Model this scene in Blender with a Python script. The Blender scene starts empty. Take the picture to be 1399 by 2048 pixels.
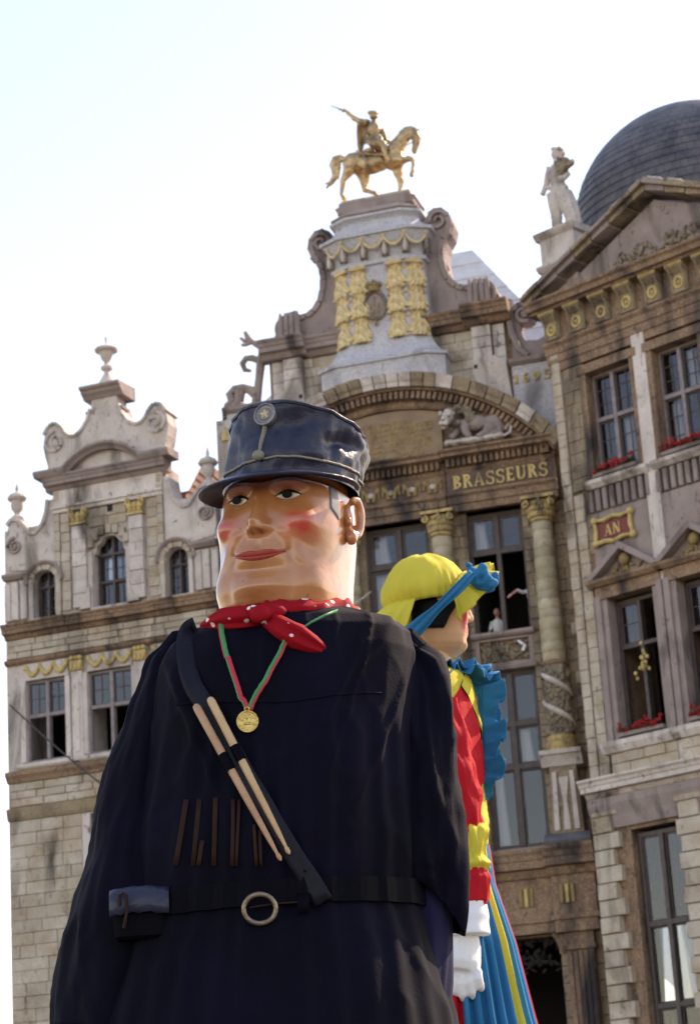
import bpy, bmesh, math, random
import numpy as np
from mathutils import Vector, Matrix, noise
from mathutils.bvhtree import BVHTree
random.seed(7)
SC = bpy.context.scene
COL = SC.collection
PI = math.pi
sin, cos, rad = math.sin, math.cos, math.radians

# ------------------------------------------------------------------ camera, sky, sun, exposure
FPX = 4500.0                       # focal length in pixels of the 1399 x 2048 photograph
PITCH, ROLL = rad(17.5), rad(3.7)
CAM = Vector((0, 0, 1.6))
fwd = Vector((0, cos(PITCH), sin(PITCH)))
up0 = Vector((0, -sin(PITCH), cos(PITCH)))
rgt = Vector((1, 0, 0)) * cos(ROLL) - up0 * sin(ROLL)
upv = up0 * cos(ROLL) + Vector((1, 0, 0)) * sin(ROLL)
cd = bpy.data.cameras.new('camera')
cam = bpy.data.objects.new('camera', cd)
COL.objects.link(cam)
cam.matrix_world = Matrix(((rgt.x, upv.x, -fwd.x, CAM.x), (rgt.y, upv.y, -fwd.y, CAM.y), (rgt.z, upv.z, -fwd.z, CAM.z), (0, 0, 0, 1)))
cd.sensor_fit = 'AUTO'
cd.sensor_width = 42.2
cd.lens = 42.2 * FPX / 2048
cd.clip_start = 0.1
cd.clip_end = 3000
cd.dof.use_dof = True
cd.dof.focus_distance = 8.15
cd.dof.aperture_fstop = 9
SC.camera = cam

SUN_DIR = Vector((0.74, 0.56, 0.82)).normalized()      # towards the sun: from the right, a little behind the houses
w = bpy.data.worlds.new('World')
SC.world = w
w.use_nodes = True
wn = w.node_tree
sky = wn.nodes.new('ShaderNodeTexSky')
sky.sky_type = 'NISHITA'
sky.sun_disc = False
sky.sun_elevation = math.asin(SUN_DIR.z)
sky.sun_rotation = math.atan2(SUN_DIR.x, SUN_DIR.y)
sky.air_density = 1.25
sky.dust_density = 0.45
sky.ozone_density = 1.0
bg = wn.nodes['Background']
wn.links.new(sky.outputs[0], bg.inputs[0])
bg.inputs[1].default_value = 0.10
sl = bpy.data.lights.new('sun', 'SUN')
sl.energy = 2.0
sl.angle = rad(0.5)
sl.color = (1, 0.95, 0.86)
so = bpy.data.objects.new('sun', sl)
COL.objects.link(so)
so.rotation_euler = (-SUN_DIR).to_track_quat('-Z', 'Y').to_euler()
so.location = (40, 20, 60)
SC.view_settings.view_transform = 'Standard'
SC.view_settings.look = 'None'
SC.view_settings.exposure = 1.8
SC.view_settings.gamma = 1
SC.view_settings.use_curve_mapping = False
SC.view_settings.use_white_balance = True      # the slide film's slightly warm, magenta cast
SC.view_settings.white_balance_temperature = 8300
SC.view_settings.white_balance_tint = 22
SC.render.engine = 'CYCLES'
SC.cycles.max_bounces = 6


def ray(px, py):
    return fwd + rgt * ((px - 699.5) / FPX) - upv * ((py - 1024) / FPX)


def at(px, py, Y):
    d = ray(px, py)
    return CAM + d * (Y / d.y)


# ------------------------------------------------------------------ materials
MATS = {}


def mat(name, base, rough=0.8, metal=0.0, base2=None, scale=3.0, dirt=None, dirt_amt=0.0, dscale=(1.2, 1.2, 0.35), bump=0.0, bscale=30.0, coat=0.0, vary=0.0, spec=None, sheen=0.0, fine=None, attr=None):
    m = bpy.data.materials.new(name)
    m.use_nodes = True
    nt = m.node_tree
    N, Lk = nt.nodes, nt.links.new
    b = N['Principled BSDF']
    b.inputs['Roughness'].default_value = rough
    b.inputs['Metallic'].default_value = metal
    b.inputs['Coat Weight'].default_value = coat
    b.inputs['Coat Roughness'].default_value = 0.24
    if spec is not None:
        b.inputs['Specular IOR Level'].default_value = spec
    if sheen:
        b.inputs['Sheen Weight'].default_value = sheen
        b.inputs['Sheen Roughness'].default_value = 0.5
    geo = N.new('ShaderNodeNewGeometry')
    col = None

    def mix(a, c, fac, mode='MIX'):
        n = N.new('ShaderNodeMix')
        n.data_type = 'RGBA'
        n.blend_type = mode
        for sock, v in ((n.inputs['A'], a), (n.inputs['B'], c), (n.inputs['Factor'], fac)):
            if hasattr(v, 'links'):
                Lk(v, sock)
            elif isinstance(v, (int, float)):
                sock.default_value = v
            else:
                sock.default_value = (*v, 1) if len(v) == 3 else v
        return n.outputs['Result']

    def noi(sc, det=5, stretch=None, r0=0.35, r1=0.65, dist=0.0):
        t = N.new('ShaderNodeTexNoise')
        t.inputs['Scale'].default_value = sc
        t.inputs['Detail'].default_value = det
        t.inputs['Distortion'].default_value = dist
        src = geo.outputs['Position']
        if stretch:
            mp = N.new('ShaderNodeMapping')
            mp.inputs['Scale'].default_value = stretch
            Lk(src, mp.inputs['Vector'])
            src = mp.outputs['Vector']
        Lk(src, t.inputs['Vector'])
        r = N.new('ShaderNodeMapRange')
        r.inputs['From Min'].default_value = r0
        r.inputs['From Max'].default_value = r1
        Lk(t.outputs[0], r.inputs['Value'])
        return r.outputs[0], t.outputs[0]
    col = base
    if attr:
        a = N.new('ShaderNodeAttribute')
        a.attribute_name = attr
        col = mix(a.outputs['Color'], (0.84, 0.74, 0.68), noi(7, 6, None, 0.42, 0.72)[0], 'MULTIPLY')
        col = mix(col, (0.60, 0.42, 0.34), noi(38, 3, None, 0.70, 0.74)[0], 'MULTIPLY')
    if base2 is not None:
        col = mix(col, base2, noi(scale)[0])
    if vary:
        oi = N.new('ShaderNodeObjectInfo')
        mr = N.new('ShaderNodeMapRange')
        mr.inputs['To Min'].default_value = 1 - vary
        mr.inputs['To Max'].default_value = 1 + vary
        Lk(oi.outputs['Random'], mr.inputs['Value'])
        cmb = N.new('ShaderNodeCombineColor')
        for i in range(3):
            Lk(mr.outputs[0], cmb.inputs[i])
        col = mix(col, cmb.outputs[0], 1.0, 'MULTIPLY')
    if fine:
        col = mix(col, fine, noi(14, 8, None, 0.45, 0.75)[0])
    if dirt is not None:
        f, _ = noi(1.0, 7, dscale, 0.62 - 0.3 * dirt_amt, 0.80 - 0.25 * dirt_amt, 0.6)
        col = mix(col, dirt, f)
        f2, _ = noi(5.5, 4, (1.0, 1.0, 0.6), 0.66 - 0.16 * dirt_amt, 0.78, 1.2)
        col = mix(col, dirt, f2)
    if hasattr(col, 'links'):
        Lk(col, b.inputs['Base Color'])
    else:
        b.inputs['Base Color'].default_value = (*col, 1)
    if bump:
        t = N.new('ShaderNodeTexNoise')
        t.inputs['Scale'].default_value = bscale
        t.inputs['Detail'].default_value = 6
        Lk(geo.outputs['Position'], t.inputs['Vector'])
        bm = N.new('ShaderNodeBump')
        bm.inputs['Strength'].default_value = bump
        bm.inputs['Distance'].default_value = 1.0 / bscale
        Lk(t.outputs[0], bm.inputs['Height'])
        Lk(bm.outputs[0], b.inputs['Normal'])
    MATS[name] = m
    return m


SOOT = (0.035, 0.028, 0.03)
BROWN = mat('brown_stone', (0.31, 0.19, 0.12), 0.85, base2=(0.21, 0.12, 0.08), scale=2.2, dirt=SOOT, dirt_amt=0.5, bump=0.5, bscale=18, fine=(0.40, 0.29, 0.19))
BROWNB = mat('brown_block', (0.33, 0.25, 0.165), 0.85, base2=(0.22, 0.155, 0.115), scale=1.6, dirt=SOOT, dirt_amt=0.35, bump=0.5, bscale=18, vary=0.16, fine=(0.40, 0.32, 0.2))
PALE = mat('pale_stone', (0.66, 0.59, 0.57), 0.85, base2=(0.50, 0.43, 0.40), scale=1.8, dirt=(0.10, 0.075, 0.062), dirt_amt=0.36, bump=0.4, bscale=16, vary=0.14, fine=(0.62, 0.54, 0.44))
PALEB = mat('pale_block', (0.56, 0.49, 0.42), 0.85, base2=(0.38, 0.29, 0.21), scale=1.5, dirt=(0.09, 0.065, 0.05), dirt_amt=0.32, bump=0.45, bscale=16, vary=0.12, fine=(0.5, 0.42, 0.3))
DRUM = mat('column_stone', (0.50, 0.44, 0.33), 0.85, base2=(0.38, 0.31, 0.19), scale=2.5, dirt=(0.11, 0.08, 0.06), dirt_amt=0.12, bump=0.4, bscale=18, vary=0.14)
BLUE = mat('blue_grey_stone', (0.52, 0.49, 0.54), 0.8, base2=(0.60, 0.56, 0.58), scale=1.7, dirt=(0.16, 0.145, 0.15), dirt_amt=0.12, bump=0.25, bscale=14, fine=(0.30, 0.36, 0.36))
MAUVE = mat('mauve_stone', (0.275, 0.215, 0.20), 0.85, base2=(0.36, 0.285, 0.265), scale=1.6, dirt=(0.055, 0.042, 0.04), dirt_amt=0.3, bump=0.4, bscale=18)
DARKST = mat('dark_carved_stone', (0.17, 0.13, 0.10), 0.85, base2=(0.33, 0.27, 0.19), scale=5, dirt=SOOT, dirt_amt=0.4, bump=0.5, bscale=25)
GOLD = mat('gilding', (0.76, 0.60, 0.34), 0.5, 0.5, base2=(0.62, 0.47, 0.25), scale=6, dirt=(0.16, 0.10, 0.05), dirt_amt=0.15, bump=0.25, bscale=30)
GOLDP = mat('gold_paint', (0.66, 0.49, 0.19), 0.6, 0.2, base2=(0.46, 0.33, 0.13), scale=5, dirt=(0.16, 0.11, 0.06), dirt_amt=0.2)
GOLDW = mat('worn_gilded_stone', (0.60, 0.44, 0.17), 0.6, 0.2, base2=(0.32, 0.23, 0.13), scale=7, dirt=(0.10, 0.07, 0.05), dirt_amt=0.45)
GOLDF = mat('faded_gold_paint', (0.36, 0.25, 0.08), 0.7, 0.15, base2=(0.25, 0.17, 0.09), scale=8)
GOLDI = mat('inscription_gold', (0.46, 0.31, 0.09), 0.7, 0.15, base2=(0.26, 0.16, 0.07), scale=7)
BRONZEG = mat('gilt_bronze', (0.66, 0.47, 0.25), 0.40, 0.65, base2=(0.42, 0.28, 0.16), scale=4, dirt=(0.12, 0.075, 0.05), dirt_amt=0.5, bump=0.35, bscale=22)
WOOD = mat('dark_window_wood', (0.06, 0.042, 0.042), 0.55, base2=(0.09, 0.065, 0.06), scale=6)
WOODM = mat('mauve_window_wood', (0.29, 0.24, 0.25), 0.6, base2=(0.20, 0.16, 0.165), scale=6)
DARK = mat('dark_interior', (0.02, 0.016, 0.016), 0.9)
CURT = mat('white_curtain', (0.75, 0.75, 0.78), 0.9)
SLATE = mat('slate', (0.065, 0.065, 0.085), 0.5, base2=(0.14, 0.135, 0.15), scale=2.2, bump=0.3, bscale=20, vary=0.2)
LEAD = mat('pale_roof_slate', (0.66, 0.64, 0.63), 0.38, base2=(0.55, 0.53, 0.52), scale=3)
TILE = mat('orange_roof_tile', (0.42, 0.22, 0.13), 0.8, base2=(0.32, 0.17, 0.11), scale=4, vary=0.2)
PLAQ = mat('plaque_stone', (0.27, 0.18, 0.135), 0.85, base2=(0.33, 0.24, 0.15), scale=2.5, bump=0.3, bscale=25)
COB = mat('cobble_stone', (0.10, 0.092, 0.085), 0.8, base2=(0.07, 0.066, 0.062), scale=1.5, bump=0.6, bscale=6)
NAMEP = mat('dark_name_panel', (0.10, 0.065, 0.06), 0.8, base2=(0.14, 0.09, 0.07), scale=4)
REDP = mat('red_paint', (0.20, 0.035, 0.03), 0.6)
GREENL = mat('geranium_leaf', (0.03, 0.07, 0.02), 0.6, base2=(0.05, 0.10, 0.03), scale=20)
REDF = mat('geranium_petal', (0.42, 0.010, 0.014), 0.6)

# glass: clear pane that mirrors the sky by Fresnel
gl = bpy.data.materials.new('window_glass')
gl.use_nodes = True
nt = gl.node_tree
nt.nodes.remove(nt.nodes['Principled BSDF'])
fr = nt.nodes.new('ShaderNodeFresnel')
fr.inputs[0].default_value = 1.7
tr = nt.nodes.new('ShaderNodeBsdfTransparent')
tr.inputs[0].default_value = (0.72, 0.74, 0.78, 1)
gs = nt.nodes.new('ShaderNodeBsdfGlossy')
gs.inputs['Roughness'].default_value = 0.03
gs.inputs[0].default_value = (0.9, 0.92, 1, 1)
mx = nt.nodes.new('ShaderNodeMixShader')
nt.links.new(fr.outputs[0], mx.inputs[0])
nt.links.new(tr.outputs[0], mx.inputs[1])
nt.links.new(gs.outputs[0], mx.inputs[2])
nt.links.new(mx.outputs[0], nt.nodes['Material Output'].inputs[0])
GLASS = gl


# ------------------------------------------------------------------ mesh helpers
class MB:
    """collects geometry; house coordinates (u along the front, v up, w out of the front)"""

    def __init__(s):
        s.v, s.f = [], []

    def add(s, verts, faces):
        o = len(s.v)
        s.v += [tuple(p) for p in verts]
        s.f += [tuple(i + o for i in f) for f in faces]
        return s

    def P(s, u, v, w):
        return (u, -w, v)

    def box(s, u0, u1, v0, v1, w0, w1, ch=0.0):
        if ch <= 0:
            c = [s.P(u, v, w) for w in (w0, w1) for v in (v0, v1) for u in (u0, u1)]
            return s.add(c, [(0, 2, 3, 1), (4, 5, 7, 6), (0, 1, 5, 4), (2, 6, 7, 3), (0, 4, 6, 2), (1, 3, 7, 5)])
        # chamfered front edges
        c = [s.P(u, v, w0) for v in (v0, v1) for u in (u0, u1)] + [s.P(u, v, w1 - ch) for v in (v0, v1) for u in (u0, u1)]
        c += [s.P(u, v, w1) for v in (v0 + ch, v1 - ch) for u in (u0 + ch, u1 - ch)]
        return s.add(c, [(0, 2, 3, 1), (0, 1, 5, 4), (2, 6, 7, 3), (0, 4, 6, 2), (1, 3, 7, 5), (8, 9, 11, 10), (4, 5, 9, 8), (6, 10, 11, 7), (4, 8, 10, 6), (5, 7, 11, 9)])

    def prism(s, poly, w0, w1):
        n = len(poly)
        a = sum(poly[i][0] * poly[(i + 1) % n][1] - poly[(i + 1) % n][0] * poly[i][1] for i in range(n))
        if a < 0:
            poly = poly[::-1]
        c = [s.P(u, v, w1) for u, v in poly] + [s.P(u, v, w0) for u, v in poly]
        fs = [tuple(range(n)), tuple(range(2 * n - 1, n - 1, -1))]
        fs += [(i, i + n, (i + 1) % n + n, (i + 1) % n) for i in range(n)]
        return s.add(c, fs)

    def mould(s, prof, u0, u1):
        """profile of (w, v) points extruded along u"""
        n = len(prof)
        c = [s.P(u0, v, w) for w, v in prof] + [s.P(u1, v, w) for w, v in prof]
        a = sum(prof[i][0] * prof[(i + 1) % n][1] - prof[(i + 1) % n][0] * prof[i][1] for i in range(n))
        fs = [tuple(range(n)), tuple(range(2 * n - 1, n - 1, -1))] + [(i, i + n, (i + 1) % n + n, (i + 1) % n) for i in range(n)]
        if a < 0:
            fs = [f[::-1] for f in fs]
        return s.add(c, [f[::-1] for f in fs])

    def arcmould(s, prof, cu, cv, a0, a1, n=24):
        """profile of (w, r) points swept on an arc about (cu, cv)"""
        m = len(prof)
        c = []
        for i in range(n + 1):
            a = a0 + (a1 - a0) * i / n
            c += [s.P(cu + r * cos(a), cv + r * sin(a), w) for w, r in prof]
        fs = [(i * m + j, i * m + (j + 1) % m, (i + 1) * m + (j + 1) % m, (i + 1) * m + j) for i in range(n) for j in range(m)]
        fs += [tuple(range(m))[::-1], tuple(n * m + j for j in range(m))]
        return s.add(c, fs)

    def lathe(s, prof, cu, cw, n=16, sw=1.0, a0=0.0, a1=2 * PI, cap=True):
        """profile of (r, v) about a vertical axis"""
        full = abs(a1 - a0 - 2 * PI) < 1e-6
        k = n if full else n + 1
        c = []
        for r, v in prof:
            for i in range(k):
                a = a0 + (a1 - a0) * i / n
                c.append(s.P(cu + r * cos(a), v, cw + sw * r * sin(a)))
        fs = []
        for j in range(len(prof) - 1):
            for i in range(n):
                i2 = (i + 1) % k
                fs.append((j * k + i, (j + 1) * k + i, (j + 1) * k + i2, j * k + i2))
        if cap and full:
            fs.append(tuple(range(k)))
            fs.append(tuple((len(prof) - 1) * k + i for i in range(k))[::-1])
        return s.add(c, fs)

    def tube(s, pts, radii, n=8, flat=1.0, cap=True):
        """pts in raw local xyz"""
        pts = [Vector(p) for p in pts]
        if not hasattr(radii, '__len__'):
            radii = [radii] * len(pts)
        c = []
        prev = None
        for i, p in enumerate(pts):
            d = (pts[min(i + 1, len(pts) - 1)] - pts[max(i - 1, 0)]).normalized()
            if prev is None:
                x = d.orthogonal().normalized()
            else:
                x = (prev - d * prev.dot(d))
                x = x.normalized() if x.length > 1e-6 else d.orthogonal().normalized()
            prev = x
            y = d.cross(x)
            for j in range(n):
                a = 2 * PI * j / n
                c.append(p + (x * cos(a) + y * sin(a) * flat) * radii[i])
        fs = [(i * n + j, i * n + (j + 1) % n, (i + 1) * n + (j + 1) % n, (i + 1) * n + j) for i in range(len(pts) - 1) for j in range(n)]
        if cap:
            fs += [tuple(range(n))[::-1], tuple((len(pts) - 1) * n + j for j in range(n))]
        return s.add(c, fs)

    def ell(s, c, r, n=10, m=7, rot=None):
        c = Vector(c)
        vs, fs = [], []
        for i in range(m + 1):
            t = PI * i / m
            for j in range(n):
                a = 2 * PI * j / n
                p = Vector((r[0] * sin(t) * cos(a), r[1] * sin(t) * sin(a), r[2] * cos(t)))
                if rot is not None:
                    p = rot @ p
                vs.append(c + p)
        for i in range(m):
            for j in range(n):
                fs.append((i * n + j, (i + 1) * n + j, (i + 1) * n + (j + 1) % n, i * n + (j + 1) % n))
        return s.add(vs, fs)

    def grid(s, rows, closed=False, flip=False):
        n = len(rows[0])
        k = n if closed else n - 1
        c = [p for r in rows for p in r]
        fs = [(i * n + j, i * n + (j + 1) % n, (i + 1) * n + (j + 1) % n, (i + 1) * n + j) for i in range(len(rows) - 1) for j in range(k)]
        if flip:
            fs = [f[::-1] for f in fs]
        return s.add(c, fs)

    def mesh(s, name):
        me = bpy.data.meshes.new(name)
        me.from_pydata([tuple(p) for p in s.v], [], s.f)
        me.validate(clean_customdata=False)
        return me


def fixn(me):
    b = bmesh.new()
    b.from_mesh(me)
    bmesh.ops.remove_doubles(b, verts=b.verts, dist=1e-5)
    bmesh.ops.recalc_face_normals(b, faces=b.faces)
    b.to_mesh(me)
    b.free()


def link(name, me, m, parent=None, smooth=False):
    o = bpy.data.objects.new(name, me)
    COL.objects.link(o)
    if m is not None and not me.materials:
        me.materials.append(m)
    if parent is not None:
        o.parent = parent
    if smooth:
        me.polygons.foreach_set('use_smooth', [True] * len(me.polygons))
        if smooth != 'all':
            try:
                me.set_sharp_from_angle(angle=rad(42))
            except Exception:
                pass
    return o


def part(name, mb, m, parent=None, smooth=False, bevel=0.0, solid=0.0, sub=0):
    me = mb.mesh(name)
    fixn(me)
    o = link(name, me, m, parent, smooth)
    if solid:
        md = o.modifiers.new('solid', 'SOLIDIFY')
        md.thickness = solid
        md.offset = -1
    if sub:
        md = o.modifiers.new('sub', 'SUBSURF')
        md.levels = md.render_levels = sub
    if bevel:
        md = o.modifiers.new('bevel', 'BEVEL')
        md.width = bevel
        md.segments = 2
        md.limit_method = 'ANGLE'
    return o


SPENT = []


def sculpt(name, mb, m, parent=None, voxel=0.03, it=4, disp=0.0, dscale=4.0):
    """merge overlapping lumps into one continuous carved body"""
    me = mb.mesh(name)
    o = bpy.data.objects.new(name, me)
    if not SPENT:
        SPENT.append(bpy.data.scenes.new('bench'))
    bench = SPENT[0]
    bench.collection.objects.link(o)
    r = o.modifiers.new('r', 'REMESH')
    r.mode = 'VOXEL'
    r.voxel_size = voxel
    sm = o.modifiers.new('s', 'SMOOTH')
    sm.iterations = it
    sm.factor = 0.5
    vl = bench.view_layers[0]
    vl.update()
    dg = vl.depsgraph
    me2 = bpy.data.meshes.new_from_object(o.evaluated_get(dg))
    bench.collection.objects.unlink(o)
    SPENT.extend((o, me))
    me2.name = name
    me2.materials.clear()
    if disp:
        nv = len(me2.vertices)
        co, no = np.empty(nv * 3, np.float32), np.empty(nv * 3, np.float32)
        me2.vertices.foreach_get('co', co)
        me2.vertex_normals.foreach_get('vector', no)
        am = np.array([noise.noise(Vector(c) * dscale) for c in co.reshape(-1, 3).tolist()], np.float32) * disp
        me2.vertices.foreach_set('co', (co.reshape(-1, 3) + no.reshape(-1, 3) * am[:, None]).ravel())
        me2.update()
    return link(name, me2, m, parent, 'all')


def thing(name, label, cat, loc=(0, 0, 0), rotz=0.0, group=None):
    o = bpy.data.objects.new(name, None)
    COL.objects.link(o)
    o.location = loc
    o.rotation_euler = (0, 0, rotz)
    return tag(o, label, cat, group)


def tag(o, label, cat, group=None):
    o['label'] = label
    o['category'] = cat
    if group:
        o['group'] = group
    return o


UNIT = {}


def block(parent, m, u0, u1, v0, v1, w0, w1, ch=0.012, name='stone'):
    """one stone: shared mesh data, scaled to size"""
    key = m.name
    if key not in UNIT:
        b = MB()
        b.box(-0.5, 0.5, -0.5, 0.5, -0.5, 0.5, 0.04)
        me = b.mesh('stone')
        me.materials.append(m)
        UNIT[key] = me
    o = bpy.data.objects.new(name, UNIT[key])
    COL.objects.link(o)
    o.parent = parent
    o.location = ((u0 + u1) / 2, -(w0 + w1) / 2, (v0 + v1) / 2)
    o.scale = (u1 - u0, w1 - w0, v1 - v0)
    return o


def ashlar(parent, m, u0, u1, v0, v1, w0, w1, ch=0.34, lens=(0.45, 0.9), joint=0.014, jit=0.018):
    n = max(1, round((v1 - v0) / ch))
    h = (v1 - v0) / n
    for i in range(n):
        a = u0
        first = True
        while a < u1 - 1e-3:
            L = random.uniform(*lens) * (0.6 if first and i % 2 else 1)
            first = False
            b2 = a + L
            if u1 - b2 < lens[0] * 0.6:
                b2 = u1
            block(parent, m, a + joint / 2, b2 - joint / 2, v0 + i * h + joint / 2, v0 + (i + 1) * h - joint / 2, w0, w1 + random.uniform(-jit, jit))
            a = b2


class House:
    def __init__(s, name, label, px, py, Y, phi):
        p = at(px, py, Y)
        s.o = Vector((p.x, p.y, 0))
        s.phi = rad(phi)
        s.u = Vector((cos(s.phi), -sin(s.phi), 0))
        s.n = Vector((-sin(s.phi), -cos(s.phi), 0))
        s.e = thing(name, label, 'house', s.o, -s.phi)

    def world(s, u, v, w):
        return s.o + s.u * u + s.n * w + Vector((0, 0, v))

    def uv(s, px, py, w=0):
        d = ray(px, py)
        t = ((s.o + s.n * w - CAM).dot(s.n)) / d.dot(s.n)
        p = CAM + d * t
        return ((p - s.o).dot(s.u), p.z)


# ------------------------------------------------------------------ cut letters
def glyph(ch):
    R = lambda a, b, c, d: [(a, b), (c, b), (c, d), (a, d)]

    def arc(cx, cy, rx, ry, t, a0, a1, n=10, t2=None):
        t2 = t if t2 is None else t2
        o = [(cx + rx * cos(rad(a0 + (a1 - a0) * i / n)), cy + ry * sin(rad(a0 + (a1 - a0) * i / n))) for i in range(n + 1)]
        q = [(cx + (rx - t) * cos(rad(a0 + (a1 - a0) * i / n)), cy + (ry - t2) * sin(rad(a0 + (a1 - a0) * i / n))) for i in range(n + 1)]
        return o + q[::-1]
    T, S = 0.21, 0.13
    stem = [R(0.07, 0, 0.07 + T, 1), R(0.0, 0, 0.31, 0.07), R(0, 0.93, 0.31, 1)]
    if ch == 'B':
        return stem + [arc(0.24, 0.755, 0.36, 0.245, T, -90, 90, t2=S), arc(0.24, 0.275, 0.42, 0.275, T, -90, 90, t2=S)], 0.68
    if ch == 'R':
        return stem + [arc(0.24, 0.74, 0.38, 0.26, T, -90, 90, t2=S), [(0.3, 0.5), (0.5, 0.5), (0.78, 0), (0.56, 0)]], 0.76
    if ch == 'P':
        return stem + [arc(0.24, 0.74, 0.38, 0.26, T, -90, 90, t2=S)], 0.66
    if ch == 'D':
        return stem + [arc(0.2, 0.5, 0.52, 0.5, T, -90, 90, t2=S)], 0.74
    if ch == 'E':
        return stem + [R(0.2, 0, 0.62, S), R(0.2, 0.45, 0.5, 0.55), R(0.2, 0.9, 0.6, 1), R(0.55, 0, 0.63, 0.25), R(0.53, 0.77, 0.61, 1)], 0.66
    if ch == 'A':
        return [[(0.05, 0), (0.14, 0), (0.42, 1), (0.36, 1)], [(0.36, 1), (0.5, 1), (0.78, 0), (0.58, 0)], R(0.2, 0.28, 0.62, 0.37), R(-0.02, 0, 0.22, 0.06), R(0.5, 0, 0.85, 0.06)], 0.84
    if ch == 'S':
        return [arc(0.34, 0.74, 0.3, 0.26, 0.13, 20, 270, t2=0.1), arc(0.34, 0.26, 0.32, 0.29, 0.14, -160, 90, t2=0.1), R(0.54, 0.72, 0.63, 0.97), R(0.02, 0.03, 0.1, 0.3)], 0.68
    if ch == 'U':
        return [R(0.08, 0.3, 0.08 + T, 1), R(0.6, 0.3, 0.7, 1), arc(0.39, 0.32, 0.31, 0.32, T, 180, 360, t2=0.1), R(0, 0.93, 0.32, 1), R(0.5, 0.93, 0.78, 1)], 0.8
    if ch == 'T':
        return [R(0.25, 0, 0.25 + T, 1), R(0, 0.9, 0.67, 1), R(0.15, 0, 0.52, 0.06)], 0.68
    if ch == 'I':
        return stem, 0.34
    if ch == 'N':
        return [R(0.06, 0, 0.15, 1), R(0.65, 0, 0.74, 1), [(0.06, 1), (0.25, 1), (0.74, 0), (0.55, 0)], R(0, 0, 0.25, 0.06)], 0.8
    if ch == 'M':
        return [R(0.04, 0, 0.13, 1), R(0.72, 0, 0.88, 1), [(0.04, 1), (0.2, 1), (0.5, 0), (0.4, 0)], [(0.74, 1), (0.86, 1), (0.5, 0), (0.42, 0)]], 0.94
    if ch == 'O':
        return [arc(0.4, 0.5, 0.4, 0.5, T, 0, 180, t2=S), arc(0.4, 0.5, 0.4, 0.5, T, 180, 360, t2=S)], 0.82
    if ch == 'C':
        return [arc(0.42, 0.5, 0.42, 0.5, T, 45, 315, 14, t2=S)], 0.74
    if ch == 'L':
        return stem + [R(0.2, 0, 0.6, S), R(0.53, 0, 0.61, 0.25)], 0.64
    if ch == 'H':
        return stem + [R(0.5, 0, 0.67, 1), R(0.2, 0.45, 0.55, 0.54)], 0.74
    if ch == '1':
        return [R(0.2, 0, 0.38, 1), [(0.02, 0.72), (0.2, 0.82), (0.2, 1)], R(0.08, 0, 0.5, 0.07)], 0.55
    if ch == '6':
        return [arc(0.33, 0.3, 0.33, 0.3, 0.14, 0, 360, 16), arc(0.55, 0.32, 0.55, 0.68, 0.14, 95, 180, 8)], 0.68
    if ch == '9':
        return [arc(0.33, 0.7, 0.33, 0.3, 0.14, 0, 360, 16), arc(0.11, 0.68, 0.55, 0.68, 0.14, -85, 0, 8)], 0.68
    if ch == '5':
        return [arc(0.28, 0.3, 0.36, 0.32, 0.14, -150, 110, 12), R(0.08, 0.5, 0.2, 1), R(0.1, 0.86, 0.58, 1)], 0.66
    return [], 0.4


def lettering(parent, text, u, v, h, w, depth, m, width=None, name='letter', joined=False, gap=0.1):
    adv = sum(glyph(c)[1] + gap for c in text) - gap
    k = (width / (adv * h)) if width else 1.0
    x = u
    J = MB()
    for c in text:
        g, gw = glyph(c)
        b = J if joined else MB()
        for i, poly in enumerate(g):
            b.prism([(x + p[0] * h * k, v + p[1] * h) for p in poly], w - 0.02, w + depth + i * 0.003)
        if g and not joined:
            part(name, b, m, parent)
        x += (gw + gap) * h * k
    if joined:
        return part(name, J, m, parent)


# ------------------------------------------------------------------ carved ornament helpers
def leaf_mesh(hw, h, lobes=3, bulge=0.10, curl=0.10):
    """acanthus leaf hanging down from (0, h) to (0, 0), relief towards +w"""
    b = MB()
    rows = []
    nt_, ns = 36, 20
    for i in range(nt_ + 1):
        t = i / nt_
        env = hw * (1.12 - 0.30 * t) * (1 if t > 0.12 else 0.45 + 4.6 * t)
        lob = 1 - 0.36 * ((t * lobes) % 1.0) ** 1.5
        wd = env * lob
        row = []
        for j in range(ns + 1):
            s_ = -1 + 2 * j / ns
            rel = bulge * (1 - s_ * s_) * 0.6 + 0.10 * (1 - t) ** 2 + 0.035 * max(0, 1 - abs(s_) * 5) + 0.030 * cos(2 * PI * (abs(s_) * 1.6 + t * lobes * 1.0)) + curl * max(0, t - 0.82) * 5 * (1 - 0.5 * abs(s_)) + 0.05 * abs(sin(PI * lobes * t)) * (1 - abs(s_))
            droop = -0.16 * h * s_ * s_ * abs(sin(PI * lobes * t * 0.5))
            row.append(b.P(s_ * wd, t * h + droop, rel))
        rows.append(row)
    b.grid(rows)
    me = b.mesh('gilded_leaf')
    return me


def clutter(b, u0, u1, v0, v1, w0, n, size, rnd, depth=0.5):
    """carved foliage: tilted lens-shaped leaves and bosses"""
    for _ in range(n):
        s_ = size * rnd.uniform(0.6, 1.3)
        c = b.P(rnd.uniform(u0, u1), rnd.uniform(v0, v1), w0 + rnd.uniform(0, size * depth))
        rot = Matrix.Rotation(rnd.uniform(0, 6.3), 3, 'Y') @ Matrix.Rotation(rnd.uniform(-0.5, 0.5), 3, 'X')
        b.ell(c, (s_, s_ * 0.5, s_ * rnd.uniform(0.3, 0.55)), 7, 5, rot)
    return b


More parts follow.
